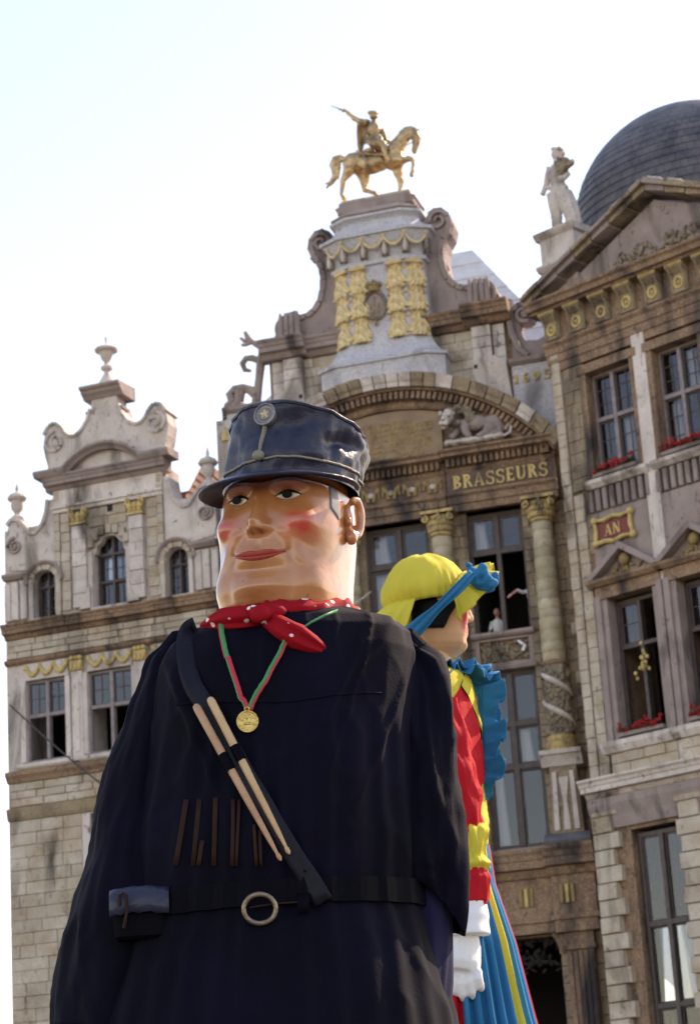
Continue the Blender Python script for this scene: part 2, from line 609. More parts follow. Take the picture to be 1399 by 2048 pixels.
def scroll_poly(cu, cv, r0, turns, start, thick, sgn=1, n=40, shrink=0.30):
    """spiral band as a polygon"""
    o, q = [], []
    for i in range(n + 1):
        t = i / n
        a = start + sgn * turns * 2 * PI * t
        r = r0 * (1 - (1 - shrink) * t)
        o.append((cu + r * cos(a), cv + r * sin(a)))
        q.append((cu + (r - thick * (1 - 0.4 * t)) * cos(a), cv + (r - thick * (1 - 0.4 * t)) * sin(a)))
    return o, q


def spiral(b, cu, cv, r0, turns, start, thick, w0, w1, sgn=1, n=36, shrink=0.25):
    o, q = scroll_poly(cu, cv, r0, turns, start, thick, sgn, n, shrink)
    for i in range(n):
        b.prism([o[i], o[i + 1], q[i + 1], q[i]], w0, w1)
    return b


def window(parent, u0, u1, v0, v1, w, mull=(), trans=(), fm=None, fw=0.07, open_cells=(), bars=(0, 0), curtains=(), arch=0.0, mfw=0.11, sash=0.05, m_sash=None):
    """joinery (frame, mullions, transoms) with a pane and glazing bars in every closed light"""
    fm = fm or WOOD
    f = MB()
    f.box(u0, u0 + fw, v0, v1, w - 0.12, w)
    f.box(u1 - fw, u1, v0, v1, w - 0.12, w)
    f.box(u0 + fw, u1 - fw, v0, v0 + fw, w - 0.12, w - 0.002)
    f.box(u0 + fw, u1 - fw, v1 - fw, v1, w - 0.12, w - 0.002)
    us = [u0 + fw / 2] + list(mull) + [u1 - fw / 2]
    vs = [v0 + fw / 2] + list(trans) + [v1 - fw / 2]
    for k in mull:
        f.box(k - mfw / 2, k + mfw / 2, v0 + fw, v1 - fw, w - 0.14, w + 0.05)
    for k in trans:
        a = [u0 + fw] + [x for m_ in mull for x in (m_ - mfw / 2, m_ + mfw / 2)] + [u1 - fw]
        for i in range(0, len(a), 2):
            f.box(a[i], a[i + 1], k - mfw / 2, k + mfw / 2, w - 0.14, w + 0.04)
    fo = part('window', f, fm, parent)
    g = MB()
    nbar = 0
    for i in range(len(us) - 1):
        for j in range(len(vs) - 1):
            a, b_ = us[i] + (mfw if i else fw) / 2, us[i + 1] - (mfw if i < len(us) - 2 else fw) / 2
            c, d = vs[j] + (mfw if j else fw) / 2, vs[j + 1] - (mfw if j < len(vs) - 2 else fw) / 2
            if (i, j) in open_cells:
                continue
            s_ = sash
            wz = w - 0.07
            for bx in ((a, a + s_, c, d), (b_ - s_, b_, c, d), (a + s_, b_ - s_, c, c + s_), (a + s_, b_ - s_, d - s_, d)):
                g.box(*bx, wz - 0.03, wz + 0.03)
                nbar += 1
            for q in range(bars[0]):
                x = a + (b_ - a) * (q + 1) / (bars[0] + 1)
                g.box(x - 0.012, x + 0.012, c + s_, d - s_, wz - 0.015, wz + 0.02)
            for q in range(bars[1]):
                y = c + (d - c) * (q + 1) / (bars[1] + 1)
                g.box(a + s_, b_ - s_, y - 0.012, y + 0.012, wz - 0.013, wz + 0.018)
            p = MB()
            tl = random.uniform(-0.012, 0.012)
            p.add([p.P(a + s_, c + s_, wz + tl), p.P(b_ - s_, c + s_, wz - tl), p.P(b_ - s_, d - s_, wz - tl + 0.004), p.P(a + s_, d - s_, wz + tl + 0.004)], [(0, 1, 2, 3)])
            link('pane', p.mesh('pane'), GLASS, fo)
            if (i, j) in curtains:
                q_ = MB()
                rows = []
                wd = (b_ - a) * random.uniform(0.45, 0.62)
                for ii in range(9):
                    t = ii / 8
                    rows.append([q_.P(a + 0.03 + wd * (k / 14) * (0.85 + 0.25 * t * t), d - (d - c) * t, wz - 0.18 + 0.03 * sin(k * 1.7)) for k in range(15)])
                q_.grid(rows)
                part('curtain', q_, CURT, fo, True, solid=0.004)
    if nbar:
        part('sash', g, m_sash or fm, fo)
    return fo


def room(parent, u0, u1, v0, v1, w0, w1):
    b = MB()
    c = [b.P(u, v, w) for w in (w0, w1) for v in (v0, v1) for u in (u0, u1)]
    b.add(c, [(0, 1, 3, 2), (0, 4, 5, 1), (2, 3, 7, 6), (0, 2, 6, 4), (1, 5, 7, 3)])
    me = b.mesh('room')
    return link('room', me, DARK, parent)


def cornice(v0, v1, w0, w1):
    """classical profile: bed mould, corona, cyma"""
    h = v1 - v0
    d = w1 - w0
    return [(w0 - 0.3, v0), (w0, v0), (w0 + 0.12 * d, v0 + 0.05 * h), (w0 + 0.3 * d, v0 + 0.28 * h), (w0 + 0.7 * d, v0 + 0.32 * h), (w0 + 0.72 * d, v0 + 0.56 * h), (w0 + 0.8 * d, v0 + 0.6 * h), (w0 + 0.86 * d, v0 + 0.75 * h), (w1, v0 + 0.86 * h), (w1, v0 + 0.97 * h), (w0 - 0.3, v1)]


def slab(v0, v1, w0, w1):
    return [(w0, v0), (w1, v0), (w1, v1), (w0, v1)]

# ------------------------------------------------------------------ ground
b = MB()
b.add([(-400, -300, 0), (400, -300, 0), (400, 500, 0), (-400, 500, 0)], [(0, 1, 2, 3)])
gnd = part('ground', b, COB)
gnd['kind'] = 'structure'

# ================================================================== the brewers' house
H = House('guild_house', 'tall brown stone guild house with gilded leaf pedestal, arched pediment and gold BRASSEURS lettering', 790, 1100, 60, 16.4)
E_ = H.e
rnd = random.Random(3)
BAYS = (-2.8, 0.0, 2.8)
COLS = (-4.2, -1.36, 1.36, 4.2)
# wall core: spandrels and piers behind, with window openings left free
W0 = -1.0
b = MB()
for a, c in ((-4.85, -3.62), (-2.0, -0.95), (0.95, 2.0), (3.62, 4.85)):
    b.box(a, c, 0.0, 20.15, W0, -0.42)
for uc in BAYS:
    hw = 0.81 if uc else 0.945
    b.box(uc - hw - 0.005, uc + hw + 0.005, 15.62, 16.64, W0, -0.36)
    b.box(uc - hw - 0.005, uc + hw + 0.005, 8.4, 10.72, W0, -0.36)
b.box(-4.85, 4.85, 20.15, 21.6, W0, -0.16)
b.box(-4.85, -4.45, 0, 20.1, -12, -1.01)
b.box(4.45, 4.85, 0, 20.1, -12, -1.01)
b.box(-4.44, 4.44, 0, 20.1, -12, -11.6)
part('wall', b, BROWN, E_)
for a, c in ((-4.85, -3.6), (-2.02, -0.93)):
    b = MB()
    b.box(a, c, 8.4, 20.15, -0.42, -0.24)
    part('pier', b, BROWNB, E_)
for a, c in ((0.93, 2.02), (3.6, 4.85)):
    ashlar(E_, BROWNB, a, c, 10.7, 20.15, -0.44, -0.22, 0.33, (0.3, 0.6))
ashlar(E_, BROWNB, 3.62, 4.85, 4.5, 8.45, -0.44, -0.15, 0.42, (0.4, 0.7))
ashlar(E_, BROWNB, 0.9, 1.95, 4.5, 8.45, -0.44, -0.15, 0.42, (0.4, 0.7))
# right hand quoin strip with toothed blocks
for i in range(36):
    v = 8.6 + i * 0.335
    wdt = 0.52 if i % 2 else 0.38
    block(E_, PALEB if rnd.random() < 0.55 else BROWNB, 5.2 - wdt, 5.2, v + 0.01, v + 0.325, -0.6, -0.20 + rnd.uniform(-0.02, 0.02))
# windows
for uc in BAYS:
    hw = 0.81 if uc else 0.945
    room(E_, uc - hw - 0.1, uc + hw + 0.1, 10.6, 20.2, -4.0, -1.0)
    oc = {-2.8: (), 0.0: (), 2.8: ((0, 0), (1, 0))}[uc]
    window(E_, uc - hw, uc + hw, 16.64, 20.12, -0.46, (uc + 0.02,), (18.98,), WOOD, 0.10, oc, (0, 0), ((0, 1),) if uc else ((0, 1), (0, 0)), mfw=0.12, sash=0.085)
    window(E_, uc - hw, uc + hw, 10.72, 15.6, -0.46, (uc + 0.02,), (12.95, 14.12), WOOD, 0.10, (), (0, 0), ((0, 2), (1, 1), (0, 0)), mfw=0.14, sash=0.06)
    b = MB()
    b.mould([(-0.5, 16.5), (-0.12, 16.5), (-0.06, 16.56), (-0.06, 16.64), (-0.5, 16.68)], uc - hw - 0.08, uc + hw + 0.08)
    part('window_sill', b, MAUVE, E_, bevel=0.008)
    b = MB()
    b.mould([(-0.5, 15.58), (-0.14, 15.58), (-0.10, 15.66), (-0.18, 15.72), (-0.5, 15.72)], uc - hw - 0.06, uc + hw + 0.06)
    part('window_lintel', b, MAUVE, E_, bevel=0.008)
    # carved relief panel between the storeys
    b = MB()
    for bx in ((uc - hw, uc - hw + 0.12, 15.72, 16.5), (uc + hw - 0.12, uc + hw, 15.72, 16.5), (uc - hw + 0.12, uc + hw - 0.12, 15.72, 15.80), (uc - hw + 0.12, uc + hw - 0.12, 16.42, 16.5)):
        b.box(*bx, -0.4, -0.22)
    part('panel_frame', b, MAUVE, E_, bevel=0.01)
    b = MB()
    clutter(b, uc - hw + 0.18, uc + hw - 0.18, 15.86, 16.38, -0.36, 150, 0.075, rnd, 1.2)
    part('carved_relief', b, DARKST, E_, True)
    b = MB()
    b.mould([(-0.5, 10.62), (-0.1, 10.62), (-0.04, 10.66), (-0.04, 10.72), (-0.5, 10.76)], uc - hw - 0.08, uc + hw + 0.08)
    part('window_sill', b, MAUVE, E_)
b = MB()
b.prism([(3.28, 16.05), (3.36, 16.22), (3.42, 16.19), (3.35, 16.03)][::-1], -0.3, -0.14)
b.prism([(3.30, 16.2), (3.18, 16.32), (3.22, 16.36), (3.37, 16.24)], -0.3, -0.15)
o = part('pale_chip', b, CURT, E_)

# columns
def column(uc, detailed=True):
    root = MB()
    root.lathe([(0.40, 13.12), (0.40, 13.2), (0.44, 13.25), (0.44, 13.32), (0.37, 13.38), (0.40, 13.44), (0.40, 13.5), (0.35, 13.54)], uc, 0.05, 20)
    col = part('column', root, GOLDW, E_, True)
    # richly carved lower third
    b = MB()
    b.lathe([(0.32, 13.54), (0.34, 14.5), (0.325, 15.46)], uc, 0.05, 20)
    for i in range(150):
        a = rnd.uniform(PI * 0.0, PI)
        v = rnd.uniform(13.6, 15.35)
        r = 0.335
        s_ = rnd.uniform(0.04, 0.085)
        b.ell(b.P(uc + r * cos(a), v, 0.05 + r * sin(a)), (s_, s_, s_ * rnd.uniform(0.6, 1.5)), 6, 5)
    part('carved_shaft', b, DARKST, col, True)
    b = MB()
    for k in range(2):
        pts = [b.P(uc + 0.385 * cos(a), 13.8 + k * 0.8 + 0.75 * (a / PI), 0.05 + 0.385 * sin(a)) for a in [PI * t / 14 for t in range(15)]]
        b.tube(pts, [0.03 + 0.05 * sin(PI * t / 14) for t in range(15)], 6)
    part('garland', b, PALE, col, True)
    b = MB()
    b.lathe([(0.34, 15.44), (0.37, 15.47), (0.37, 15.54), (0.32, 15.57)], uc, 0.05, 20)
    part('collar', b, BROWN, col, True)
    v = 15.57
    k = 0
    while v < 19.45:
        h = rnd.uniform(0.22, 0.36)
        h = min(h, 19.48 - v)
        if 19.48 - v - h < 0.12:
            h = 19.48 - v
        r = 0.315 - 0.05 * ((v - 15.57) / 3.9) ** 1.5 + (0.012 if k % 2 else 0)
        b = MB()
        b.lathe([(r - 0.012, v), (r, v + 0.018), (r, v + h - 0.018), (r - 0.012, v + h)], uc, 0.05, 20)
        part('drum', b, DRUM, col, True)
        v += h
        k += 1
    # gilded capital
    b = MB()
    b.lathe([(0.28, 19.45), (0.33, 19.49), (0.33, 19.56), (0.27, 19.59), (0.28, 19.75), (0.36, 20.04)], uc, 0.05, 20)
    for k in range(12):
        a = PI * k / 11.0
        for v0, rr, s_ in ((19.68, 0.31, 0.085), (19.84, 0.34, 0.08)):
            a2 = a + (0.13 if v0 > 19.7 else 0)
            b.ell(b.P(uc + rr * cos(a2), v0, 0.05 + rr * sin(a2)), (s_ * 0.8, s_ * 0.7, s_ * 1.3), 7, 5)
    for sx in (-1, 0.0, 1):
        spiral(b, uc + 0.37 * sx, 19.96, 0.13, 1.6, PI / 2, 0.05, 0.26 + (0.08 if sx == 0 else 0), 0.40 + (0.06 if sx == 0 else 0), 1 if sx > 0 else -1, 20)
        b.ell(b.P(uc + 0.37 * sx, 19.96, 0.38), (0.05, 0.08, 0.05), 7, 5)
    b.box(uc - 0.46, uc + 0.46, 20.09, 20.17, -0.3, 0.46)
    part('capital', b, GOLDW, col, True)
    return col


for uc in COLS:
    column(uc)
    # pedestal under the column
    b = MB()
    b.prism([(uc - 0.42, 10.92), (uc + 0.42, 10.92), (uc + 0.36, 12.7), (uc - 0.36, 12.7)], -0.3, 0.28)
    ped = part('column_pedestal', b, BROWNB, E_, bevel=0.02)
    b = MB()
    for k in (-0.27, 0.27):
        b.prism([(uc + k - 0.07, 11.0), (uc + k + 0.07, 11.0), (uc + k * 0.85 + 0.06, 12.55), (uc + k * 0.85 - 0.06, 12.55)], 0.27, 0.36)
    b.prism([(uc - 0.1, 11.0), (uc + 0.1, 11.0), (uc + 0.05, 11.8), (uc + 0.14, 12.4), (uc - 0.14, 12.4), (uc - 0.05, 11.8)], 0.27, 0.34)
    part('pedestal_panel', b, PALE, ped, bevel=0.015)
    b = MB()
    b.mould([(-0.3, 12.7), (0.30, 12.7), (0.36, 12.82), (0.44, 12.98), (0.5, 13.0), (0.5, 13.12), (-0.3, 13.12)], uc - 0.56, uc + 0.56)
    part('pedestal_cap', b, PALE, ped, bevel=0.01)
    b = MB()
    b.mould([(-0.3, 10.64), (0.52, 10.64), (0.55, 10.74), (0.46, 10.86), (0.36, 10.93), (-0.3, 10.93)], uc - 0.62, uc + 0.62)
    part('pedestal_plinth', b, SLATE, ped, bevel=0.02)

# lower entablature with triglyphs
b = MB()
b.box(-4.85, 4.85, 8.45, 8.72, -0.5, 0.0)
b.box(-4.85, 4.85, 8.72, 8.82, -0.5, 0.06)
b.box(-4.85, 4.85, 8.82, 9.86, -0.5, 0.02)
for uc in COLS:
    b.box(uc - 0.58, uc + 0.58, 8.4, 9.86, -0.3, 0.26)
    b.box(uc - 0.64, uc + 0.64, 8.72, 8.84, -0.3, 0.33)
part('lower_frieze', b, BROWN, E_, bevel=0.012)
b = MB()
b.mould(cornice(9.86, 10.62, 0.05, 0.46), -4.9, 4.95)
for uc in COLS:
    b.mould(cornice(9.85, 10.645, 0.28, 0.70), uc - 0.66, uc + 0.66)
part('lower_cornice', b, BROWN, E_)
for uc in (-3.9, -3.3, -2.2, -0.5, 0.5, 2.05, 2.88, 4.02):
    fwdw = 0.26 if abs(uc) > 3.5 else 0.02
    for k in (-1, 0, 1):
        b = MB()
        b.box(uc + k * 0.15 - 0.045, uc + k * 0.15 + 0.045, 9.14, 9.62, fwdw - 0.02, fwdw + 0.06, 0.015)
        part('triglyph_bar', b, GOLDF if k else GOLDP, E_)
# arcade of the ground floor
b = MB()
for uc in BAYS:
    hw = 0.86
    n = 14
    arc = [(uc + hw * cos(PI - PI * i / n), 7.9 + hw * 0.95 * sin(PI - PI * i / n)) for i in range(n + 1)]
    b.prism([(uc - 1.4, 0), (uc - hw, 0)] + arc + [(uc + hw, 0), (uc + 1.4, 0), (uc + 1.4, 8.9), (uc - 1.4, 8.9)], -0.7, -0.2)
part('arcade', b, BROWN, E_)
for uc in BAYS:
    b = MB()
    b.arcmould([(-0.5, 0.80), (-0.15, 0.80), (-0.12, 0.86), (-0.14, 0.98), (-0.5, 0.98)], uc, 7.9, 0, PI, 18)
    part('arch_moulding', b, BROWN, E_)
    b = MB()
    clutter(b, uc - 0.7, uc + 0.7, 7.5, 8.55, -0.66, 90, 0.10, rnd, 1.0)
    part('iron_grille', b, DARK, E_, True)
for uc in COLS:
    b = MB()
    b.box(uc - 0.36, uc + 0.36, 0, 8.0, -0.3, 0.1)
    for k in range(5):
        x = uc - 0.28 + k * 0.14
        b.box(x - 0.05, x + 0.05, 0.8, 7.9, 0.1, 0.15)
    b.box(uc - 0.42, uc + 0.42, 7.95, 8.06, -0.3, 0.19)
    b.box(uc - 0.38, uc + 0.38, 8.06, 8.4, -0.3, 0.13)
    part('fluted_pilaster', b, BROWN, E_)
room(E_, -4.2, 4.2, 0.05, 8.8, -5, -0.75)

# main entablature
def fr(a, c, wf, name):
    b = MB()
    b.box(a, c, 20.15, 20.36, -0.5, wf)
    b.box(a, c, 20.36, 20.56, -0.5, wf + 0.05)
    b.mould([(-0.5, 20.56), (wf + 0.06, 20.56), (wf + 0.13, 20.62), (wf + 0.13, 20.68), (-0.5, 20.70)], a, c)
    part('architrave', b, BROWN, E_, bevel=0.008)
    b = MB()
    b.box(a, c, 20.70, 21.30, -0.5, wf)
    part('frieze', b, BROWN, E_)
    b = MB()
    b.mould([(-0.5, 21.28), (wf + 0.02, 21.28), (wf + 0.06, 21.34), (wf + 0.06, 21.38), (wf + 0.04, 21.40), (wf + 0.02, 21.63), (wf + 0.24, 21.64), (wf + 0.26, 21.68), (-0.5, 21.68)], a, c)
    b.mould([(-0.5, 21.66), (wf + 0.40, 21.66), (wf + 0.41, 21.74), (wf + 0.50, 21.80), (wf + 0.50, 21.85), (-0.5, 21.92)], a - 0.02, c + 0.25 if c > 4 else c - 0.02)
    part('cornice', b, BROWN, E_)


fr(-4.8, -1.62, 0.04, 'side')
fr(-1.58, 1.58, -0.02, 'middle')
fr(1.62, 4.72, 0.04, 'side')
DENT = MB()
DENT.box(-0.046, 0.046, -0.105, 0.105, -0.06, 0.15)
DM = DENT.mesh('dentil')
fixn(DM)
DM.materials.append(BROWN)


def dentil(u, v, w_, ang=0.0):
    o = bpy.data.objects.new('dentil', DM)
    COL.objects.link(o)
    o.parent = E_
    o.location = (u, -w_, v)
    o.rotation_euler = (0, -ang, 0)


u = -4.7
while u < 4.72:
    if abs(abs(u) - 1.6) > 0.06:
        dentil(u, 21.52, (-0.02 if abs(u) < 1.6 else 0.04) + 0.07)
    u += 0.157
# frieze carving: scrolls with shells in the middle, lettering at the right
for a, c in ((-1.5, 1.5), (-4.6, -1.8)):
    b = MB()
    n = 5
    for i in range(n):
        x = a + (c - a) * (i + 0.5) / n
        for sgn in (-1, 1):
            pts = [b.P(x + sgn * (0.08 + 0.17 * t), 20.80 + 0.32 * sin(PI * t * 0.9), 0.0 + 0.02) for t in [k / 8 for k in range(9)]]
            b.tube(pts, [0.05 - 0.025 * k / 8 for k in range(9)], 6)
            b.ell(b.P(x + sgn * 0.22, 21.13, 0.01), (0.05, 0.04, 0.07), 7, 5)
    part('frieze_scrollwork', b, GOLDF, E_, True)
    for i in range(n):
        x = a + (c - a) * (i + 0.5) / n
        b = MB()
        for k in range(7):
            t = -1.1 + 2.2 * k / 6
            b.ell(b.P(x + 0.07 * sin(t), 20.93 + 0.07 * cos(t), 0.0), (0.035, 0.045, 0.09), 7, 5, Matrix.Rotation(t, 3, 'Y'))
        part('shell', b, PALE, E_, True)
b = MB()
b.box(1.72, 4.62, 20.74, 21.24, 0.0, 0.045)
part('name_panel', b, NAMEP, E_)
lettering(E_, 'BRASSEURS', 1.80, 20.79, 0.39, 0.045, 0.03, GOLDP, width=2.70)

# segmental pediment
CV, RO = 18.15, 6.25
AE = math.acos(5.15 / RO)
AB = math.acos(1.62 / 6.0)
for a0, a1, wf, nm in ((PI - AE, PI - AB, 0.04, 'side'), (PI - AB, AB, -0.02, 'mid'), (AB, AE, 0.04, 'side')):
    dr = 0.0 if nm == 'mid' else -0.04
    b = MB()
    R_ = RO + dr
    b.arcmould([(-0.5, 5.30), (wf, 5.30), (wf + 0.05, 5.36), (wf + 0.07, 5.46), (wf + 0.04, 5.50), (wf + 0.02, 5.76), (wf + 0.26, 5.78), (wf + 0.28, 5.84), (-0.5, 5.84)], 0, CV, a0, a1, 26)
    part('arched_cornice', b, BROWN, E_)
    # weathered coping slabs along the top of the arch
    n = 9 if nm == 'mid' else 8
    for i in range(n):
        g0, g1 = a0 + (a1 - a0) * (i + 0.04) / n, a0 + (a1 - a0) * (i + 0.96) / n
        b = MB()
        jt = rnd.uniform(-0.025, 0.025)
        b.arcmould([(-0.5, 5.84), (wf + 0.42, 5.84), (wf + 0.43, 5.95), (wf + 0.48 + jt, 6.02), (wf + 0.54 + jt, R_ - 0.02), (-0.5, R_ + 0.06)], 0, CV, g0, g1, 3)
        part('coping_stone', b, PALE if rnd.random() < 0.42 else BROWNB, E_, bevel=0.012)
nd = 66
for i in range(nd):
    a = AE + 0.02 + (PI - 2 * AE - 0.04) * (i + 0.5) / nd
    dentil(5.63 * cos(a), CV + 5.63 * sin(a), 0.11, a - PI / 2)
b = MB()
b.prism([(5.35 * cos(AE * 1.0 + (PI - 2 * AE) * i / 24), CV + 5.35 * sin(AE + (PI - 2 * AE) * i / 24)) for i in range(25)] + [(-4.6, 21.8), (4.6, 21.8)], -0.8, -0.28)
part('tympanum', b, BROWN, E_)
# inscribed plaque
b = MB()
pl = [(1.56 * math.copysign(1, k) if abs(k) == 9 else 1.56 * k / 9, 0) for k in range(-9, 10)]
top = [(1.56 * k / 9, CV + math.sqrt(5.28 ** 2 - (1.56 * k / 9) ** 2)) for k in range(9, -10, -1)]
b.prism([(-1.56, 21.95), (1.56, 21.95)] + top, -0.4, -0.10)
pq = part('inscription_plaque', b, PLAQ, E_)
LINES = [('SEI SASTIN', -0.75, 1.45), ('B DE SIONPHMNTEI', -1.3, 2.62), ('CORSTELMENTSERAM', -1.25, 2.55), ('ANI  PELSI COLTONI', -1.3, 2.4), ('SAENIIA PESTIONE', -1.2, 2.45), ('ATNEDIANASI  LOCI', -1.25, 2.5), ('SOLANI  ISNOTI', -1.1, 2.1)]
for i, (t, u0, wd) in enumerate(LINES):
    lettering(pq, t, u0, 23.02 - i * 0.155, 0.105, -0.10, 0.016, GOLDI, width=wd, name='inscription_line', joined=True)['kind'] = 'stuff'

# attic wings beside the pedestal
for sx in (-1, 1):
    def X(a, c):
        return (a, c) if sx > 0 else (-c, -a)
    b = MB()
    b.box(*X(0.9, 3.62), 22.5, 25.9, -1.5, -0.72)
    part('attic_wall', b, BROWN, E_)
    ashlar(E_, PALEB, *X(1.2, 2.55), 23.4, 25.7, -0.75, -0.68, 0.30, (0.4, 0.8))
    ashlar(E_, PALE, *X(2.55, 3.12), 23.4, 25.72, -0.75, -0.46, 0.31, (0.5, 0.9))
    ashlar(E_, PALE, *X(3.14, 3.5), 23.4, 25.72, -0.75, -0.56, 0.31, (0.5, 0.9))
    b = MB()
    b.prism([(sx * 2.42, 23.3), (sx * 3.6, 23.3), (sx * 3.5, 24.5), (sx * 3.16, 24.75), (sx * 2.55, 24.75)], -0.75, -0.42)
    part('pilaster_foot', b, PALE, E_, bevel=0.02)
    b = MB()
    b.box(sx * 2.62 - 0.05, sx * 2.62 + 0.05, 24.42, 24.54, -0.5, -0.41)
    part('putlog_hole', b, DARK, E_)
    b = MB()
    b.mould(cornice(25.72, 26.25, -0.62, -0.22), *X(1.05, 2.4))
    b.mould(cornice(25.74, 26.29, -0.42, 0.02), *X(2.36, 3.74))
    part('attic_cornice', b, BROWN if sx > 0 else MAUVE, E_)
    # big S-volute between pedestal and attic wing
    pts = [(1.25, 26.2), (3.35, 26.22), (3.42, 26.6), (3.3, 26.95), (3.02, 27.22), (2.72, 27.25), (2.6, 27.12), (2.42, 27.12), (2.22, 27.22), (2.03, 27.45), (1.93, 27.75), (1.88, 28.1), (1.9, 28.4), (1.98, 28.65), (2.12, 28.85), (2.2, 29.15), (2.14, 29.45), (1.95, 29.66), (1.7, 29.7), (1.5, 29.6), (1.25, 29.2)]
    b = MB()
    b.prism([(sx * p[0], p[1]) for p in pts], -1.55, -0.72)
    vo = part('volute', b, MAUVE, E_, bevel=0.03)
    b = MB()
    edge = pts[3:20]
    for i in range(len(edge) - 1):
        p, q = edge[i], edge[i + 1]
        d = Vector((q[0] - p[0], q[1] - p[1])).normalized() * 0.16
        b.prism([(sx * p[0], p[1]), (sx * q[0], q[1]), (sx * (q[0] - d.y), q[1] + d.x), (sx * (p[0] - d.y), p[1] + d.x)], -0.9, -0.64)
    part('volute_rim', b, MAUVE, vo, bevel=0.02)
    b = MB()
    spiral(b, sx * 2.95, 26.72, 0.46, 1.7, PI / 2, 0.12, -0.9, -0.58, -sx, 32)
    part('volute_scroll', b, MAUVE, vo, True)
    b = MB()
    spiral(b, sx * 1.8, 29.28, 0.38, 1.5, 0.3 if sx > 0 else PI - 0.3, 0.11, -0.9, -0.60, sx, 30)
    part('volute_scroll', b, MAUVE, vo, True)
    for k in range(4):
        b = MB()
        u_ = sx * (2.62 + k * 0.17)
        b.lathe([(0.075, 26.25), (0.09, 26.6), (0.085, 26.95), (0.04, 27.18)], u_, -0.50, 8)
        part('volute_reed', b, MAUVE, vo, True)
    # outer low block with small scroll
    b = MB()
    b.box(*X(3.62, 4.95), 21.5, 24.35, -1.3, -0.52)
    part('outer_attic_block', b, BLUE, E_, bevel=0.02)
    b = MB()
    b.mould([(-1.3, 24.35), (-0.48, 24.35), (-0.38, 24.42), (-0.36, 24.52), (-1.3, 24.58)], *X(3.58, 5.05))
    part('block_cornice', b, MAUVE, E_)
    if sx > 0:
        b = MB()
        b.prism([(3.62, 24.58), (5.0, 24.58), (5.0, 24.95), (4.75, 25.25), (4.4, 25.1), (4.05, 25.15), (3.92, 25.45), (3.95, 25.75), (3.8, 26.35), (3.66, 26.45)], -1.2, -0.72)
        ov = part('small_volute', b, MAUVE, E_, bevel=0.03)
        b = MB()
        spiral(b, 4.08, 25.92, 0.40, 1.8, PI * 0.85, 0.13, -1.1, -0.6, -1, 32)
        b.ell(b.P(4.08, 25.92, -0.7), (0.12, 0.12, 0.12))
        b.tube([b.P(3.72, 26.4, -0.62), b.P(3.66, 25.9, -0.6), b.P(3.70, 25.4, -0.6), b.P(3.85, 24.9, -0.6), b.P(4.1, 24.62, -0.6)], [0.09, 0.1, 0.1, 0.1, 0.08], 8)
        part('small_scroll', b, MAUVE, ov, True)
        lettering(E_, '1695', 3.64, 23.80, 0.27, -0.52, 0.05, GOLDP, width=1.08, name='numeral', gap=0.32)
        b = MB()
        b.box(4.93, 5.06, 21.9, 24.5, -1.0, -0.5)
        part('downpipe', b, PALE, E_)
    else:
        # scrolled iron cresting silhouetted on the left
        b = MB()
        def cv(px, py):
            q = H.uv(px, py, -0.8)
            return b.P(q[0], q[1], -0.8)
        for path, r in (([(530, 700), (522, 720), (518, 760), (513, 800), (508, 850)], [0.16, 0.15, 0.13, 0.15, 0.2]),
                        ([(532, 697), (515, 690), (503, 683), (495, 675), (490, 664)], [0.08, 0.1, 0.08, 0.09, 0.06]),
                        ([(497, 680), (488, 682), (481, 676)], [0.07, 0.06, 0.05]), ([(500, 686), (490, 690), (483, 690)], [0.07, 0.06, 0.05]),
                        ([(518, 722), (505, 716), (492, 717), (485, 727), (490, 740), (502, 742)], [0.1, 0.11, 0.1, 0.1, 0.08, 0.05]),
                        ([(512, 790), (500, 780), (485, 775), (470, 778), (460, 790), (465, 806)], [0.16, 0.14, 0.12, 0.13, 0.14, 0.12]),
                        ([(480, 782), (478, 800), (470, 812), (452, 814)], [0.18, 0.16, 0.12, 0.04]),
                        ([(470, 800), (455, 812), (450, 826), (452, 838)], [0.14, 0.12, 0.1, 0.12]), ([(508, 850), (480, 815), (470, 830), (468, 850)], [0.2, 0.2, 0.2, 0.2])):
            b.tube([cv(*p) for p in path], r, 8)
        part('scrolled_cresting', b, MAUVE, E_, True)
        b = MB()
        q = H.uv(450, 868, -0.5)
        b.prism([(q[0] - 0.12, q[1] - 0.2), (q[0] + 0.12, q[1] - 0.2), (q[0] + 0.06, q[1]), (q[0], q[1] + 0.22), (q[0] - 0.06, q[1])], -0.55, -0.47)
        part('gilt_ornament', b, GOLDP, E_)
        b = MB()
        b.box(-5.3, -4.7, 20.5, 24.2, -1.2, -0.55)
        part('side_buttress', b, PALE, E_)

# roof behind the gable: steep slates catching the back light
def rf(pts, name, m, n=9):
    """slate courses between two sloping edges pts = (left bottom, right bottom, right top, left top), in (u, v, w)"""
    P_ = [Vector(MB().P(*p)) for p in pts]
    nrm = (P_[1] - P_[0]).cross(P_[3] - P_[0]).normalized()
    for i in range(n):
        t0, t1 = i / n, (i + 1.12) / n
        b = MB()
        a, c = P_[0].lerp(P_[3], t0), P_[1].lerp(P_[2], t0)
        d, e = P_[1].lerp(P_[2], min(t1, 1)), P_[0].lerp(P_[3], min(t1, 1))
        o1, o2 = nrm * 0.05, nrm * 0.012
        b.add([a + o1, c + o1, d + o2, e + o2, a - o1, c - o1, d - o1, e - o1], [(0, 1, 2, 3), (4, 7, 6, 5), (0, 4, 5, 1), (1, 5, 6, 2), (2, 6, 7, 3), (3, 7, 4, 0)])
        part(name, b, m, E_)


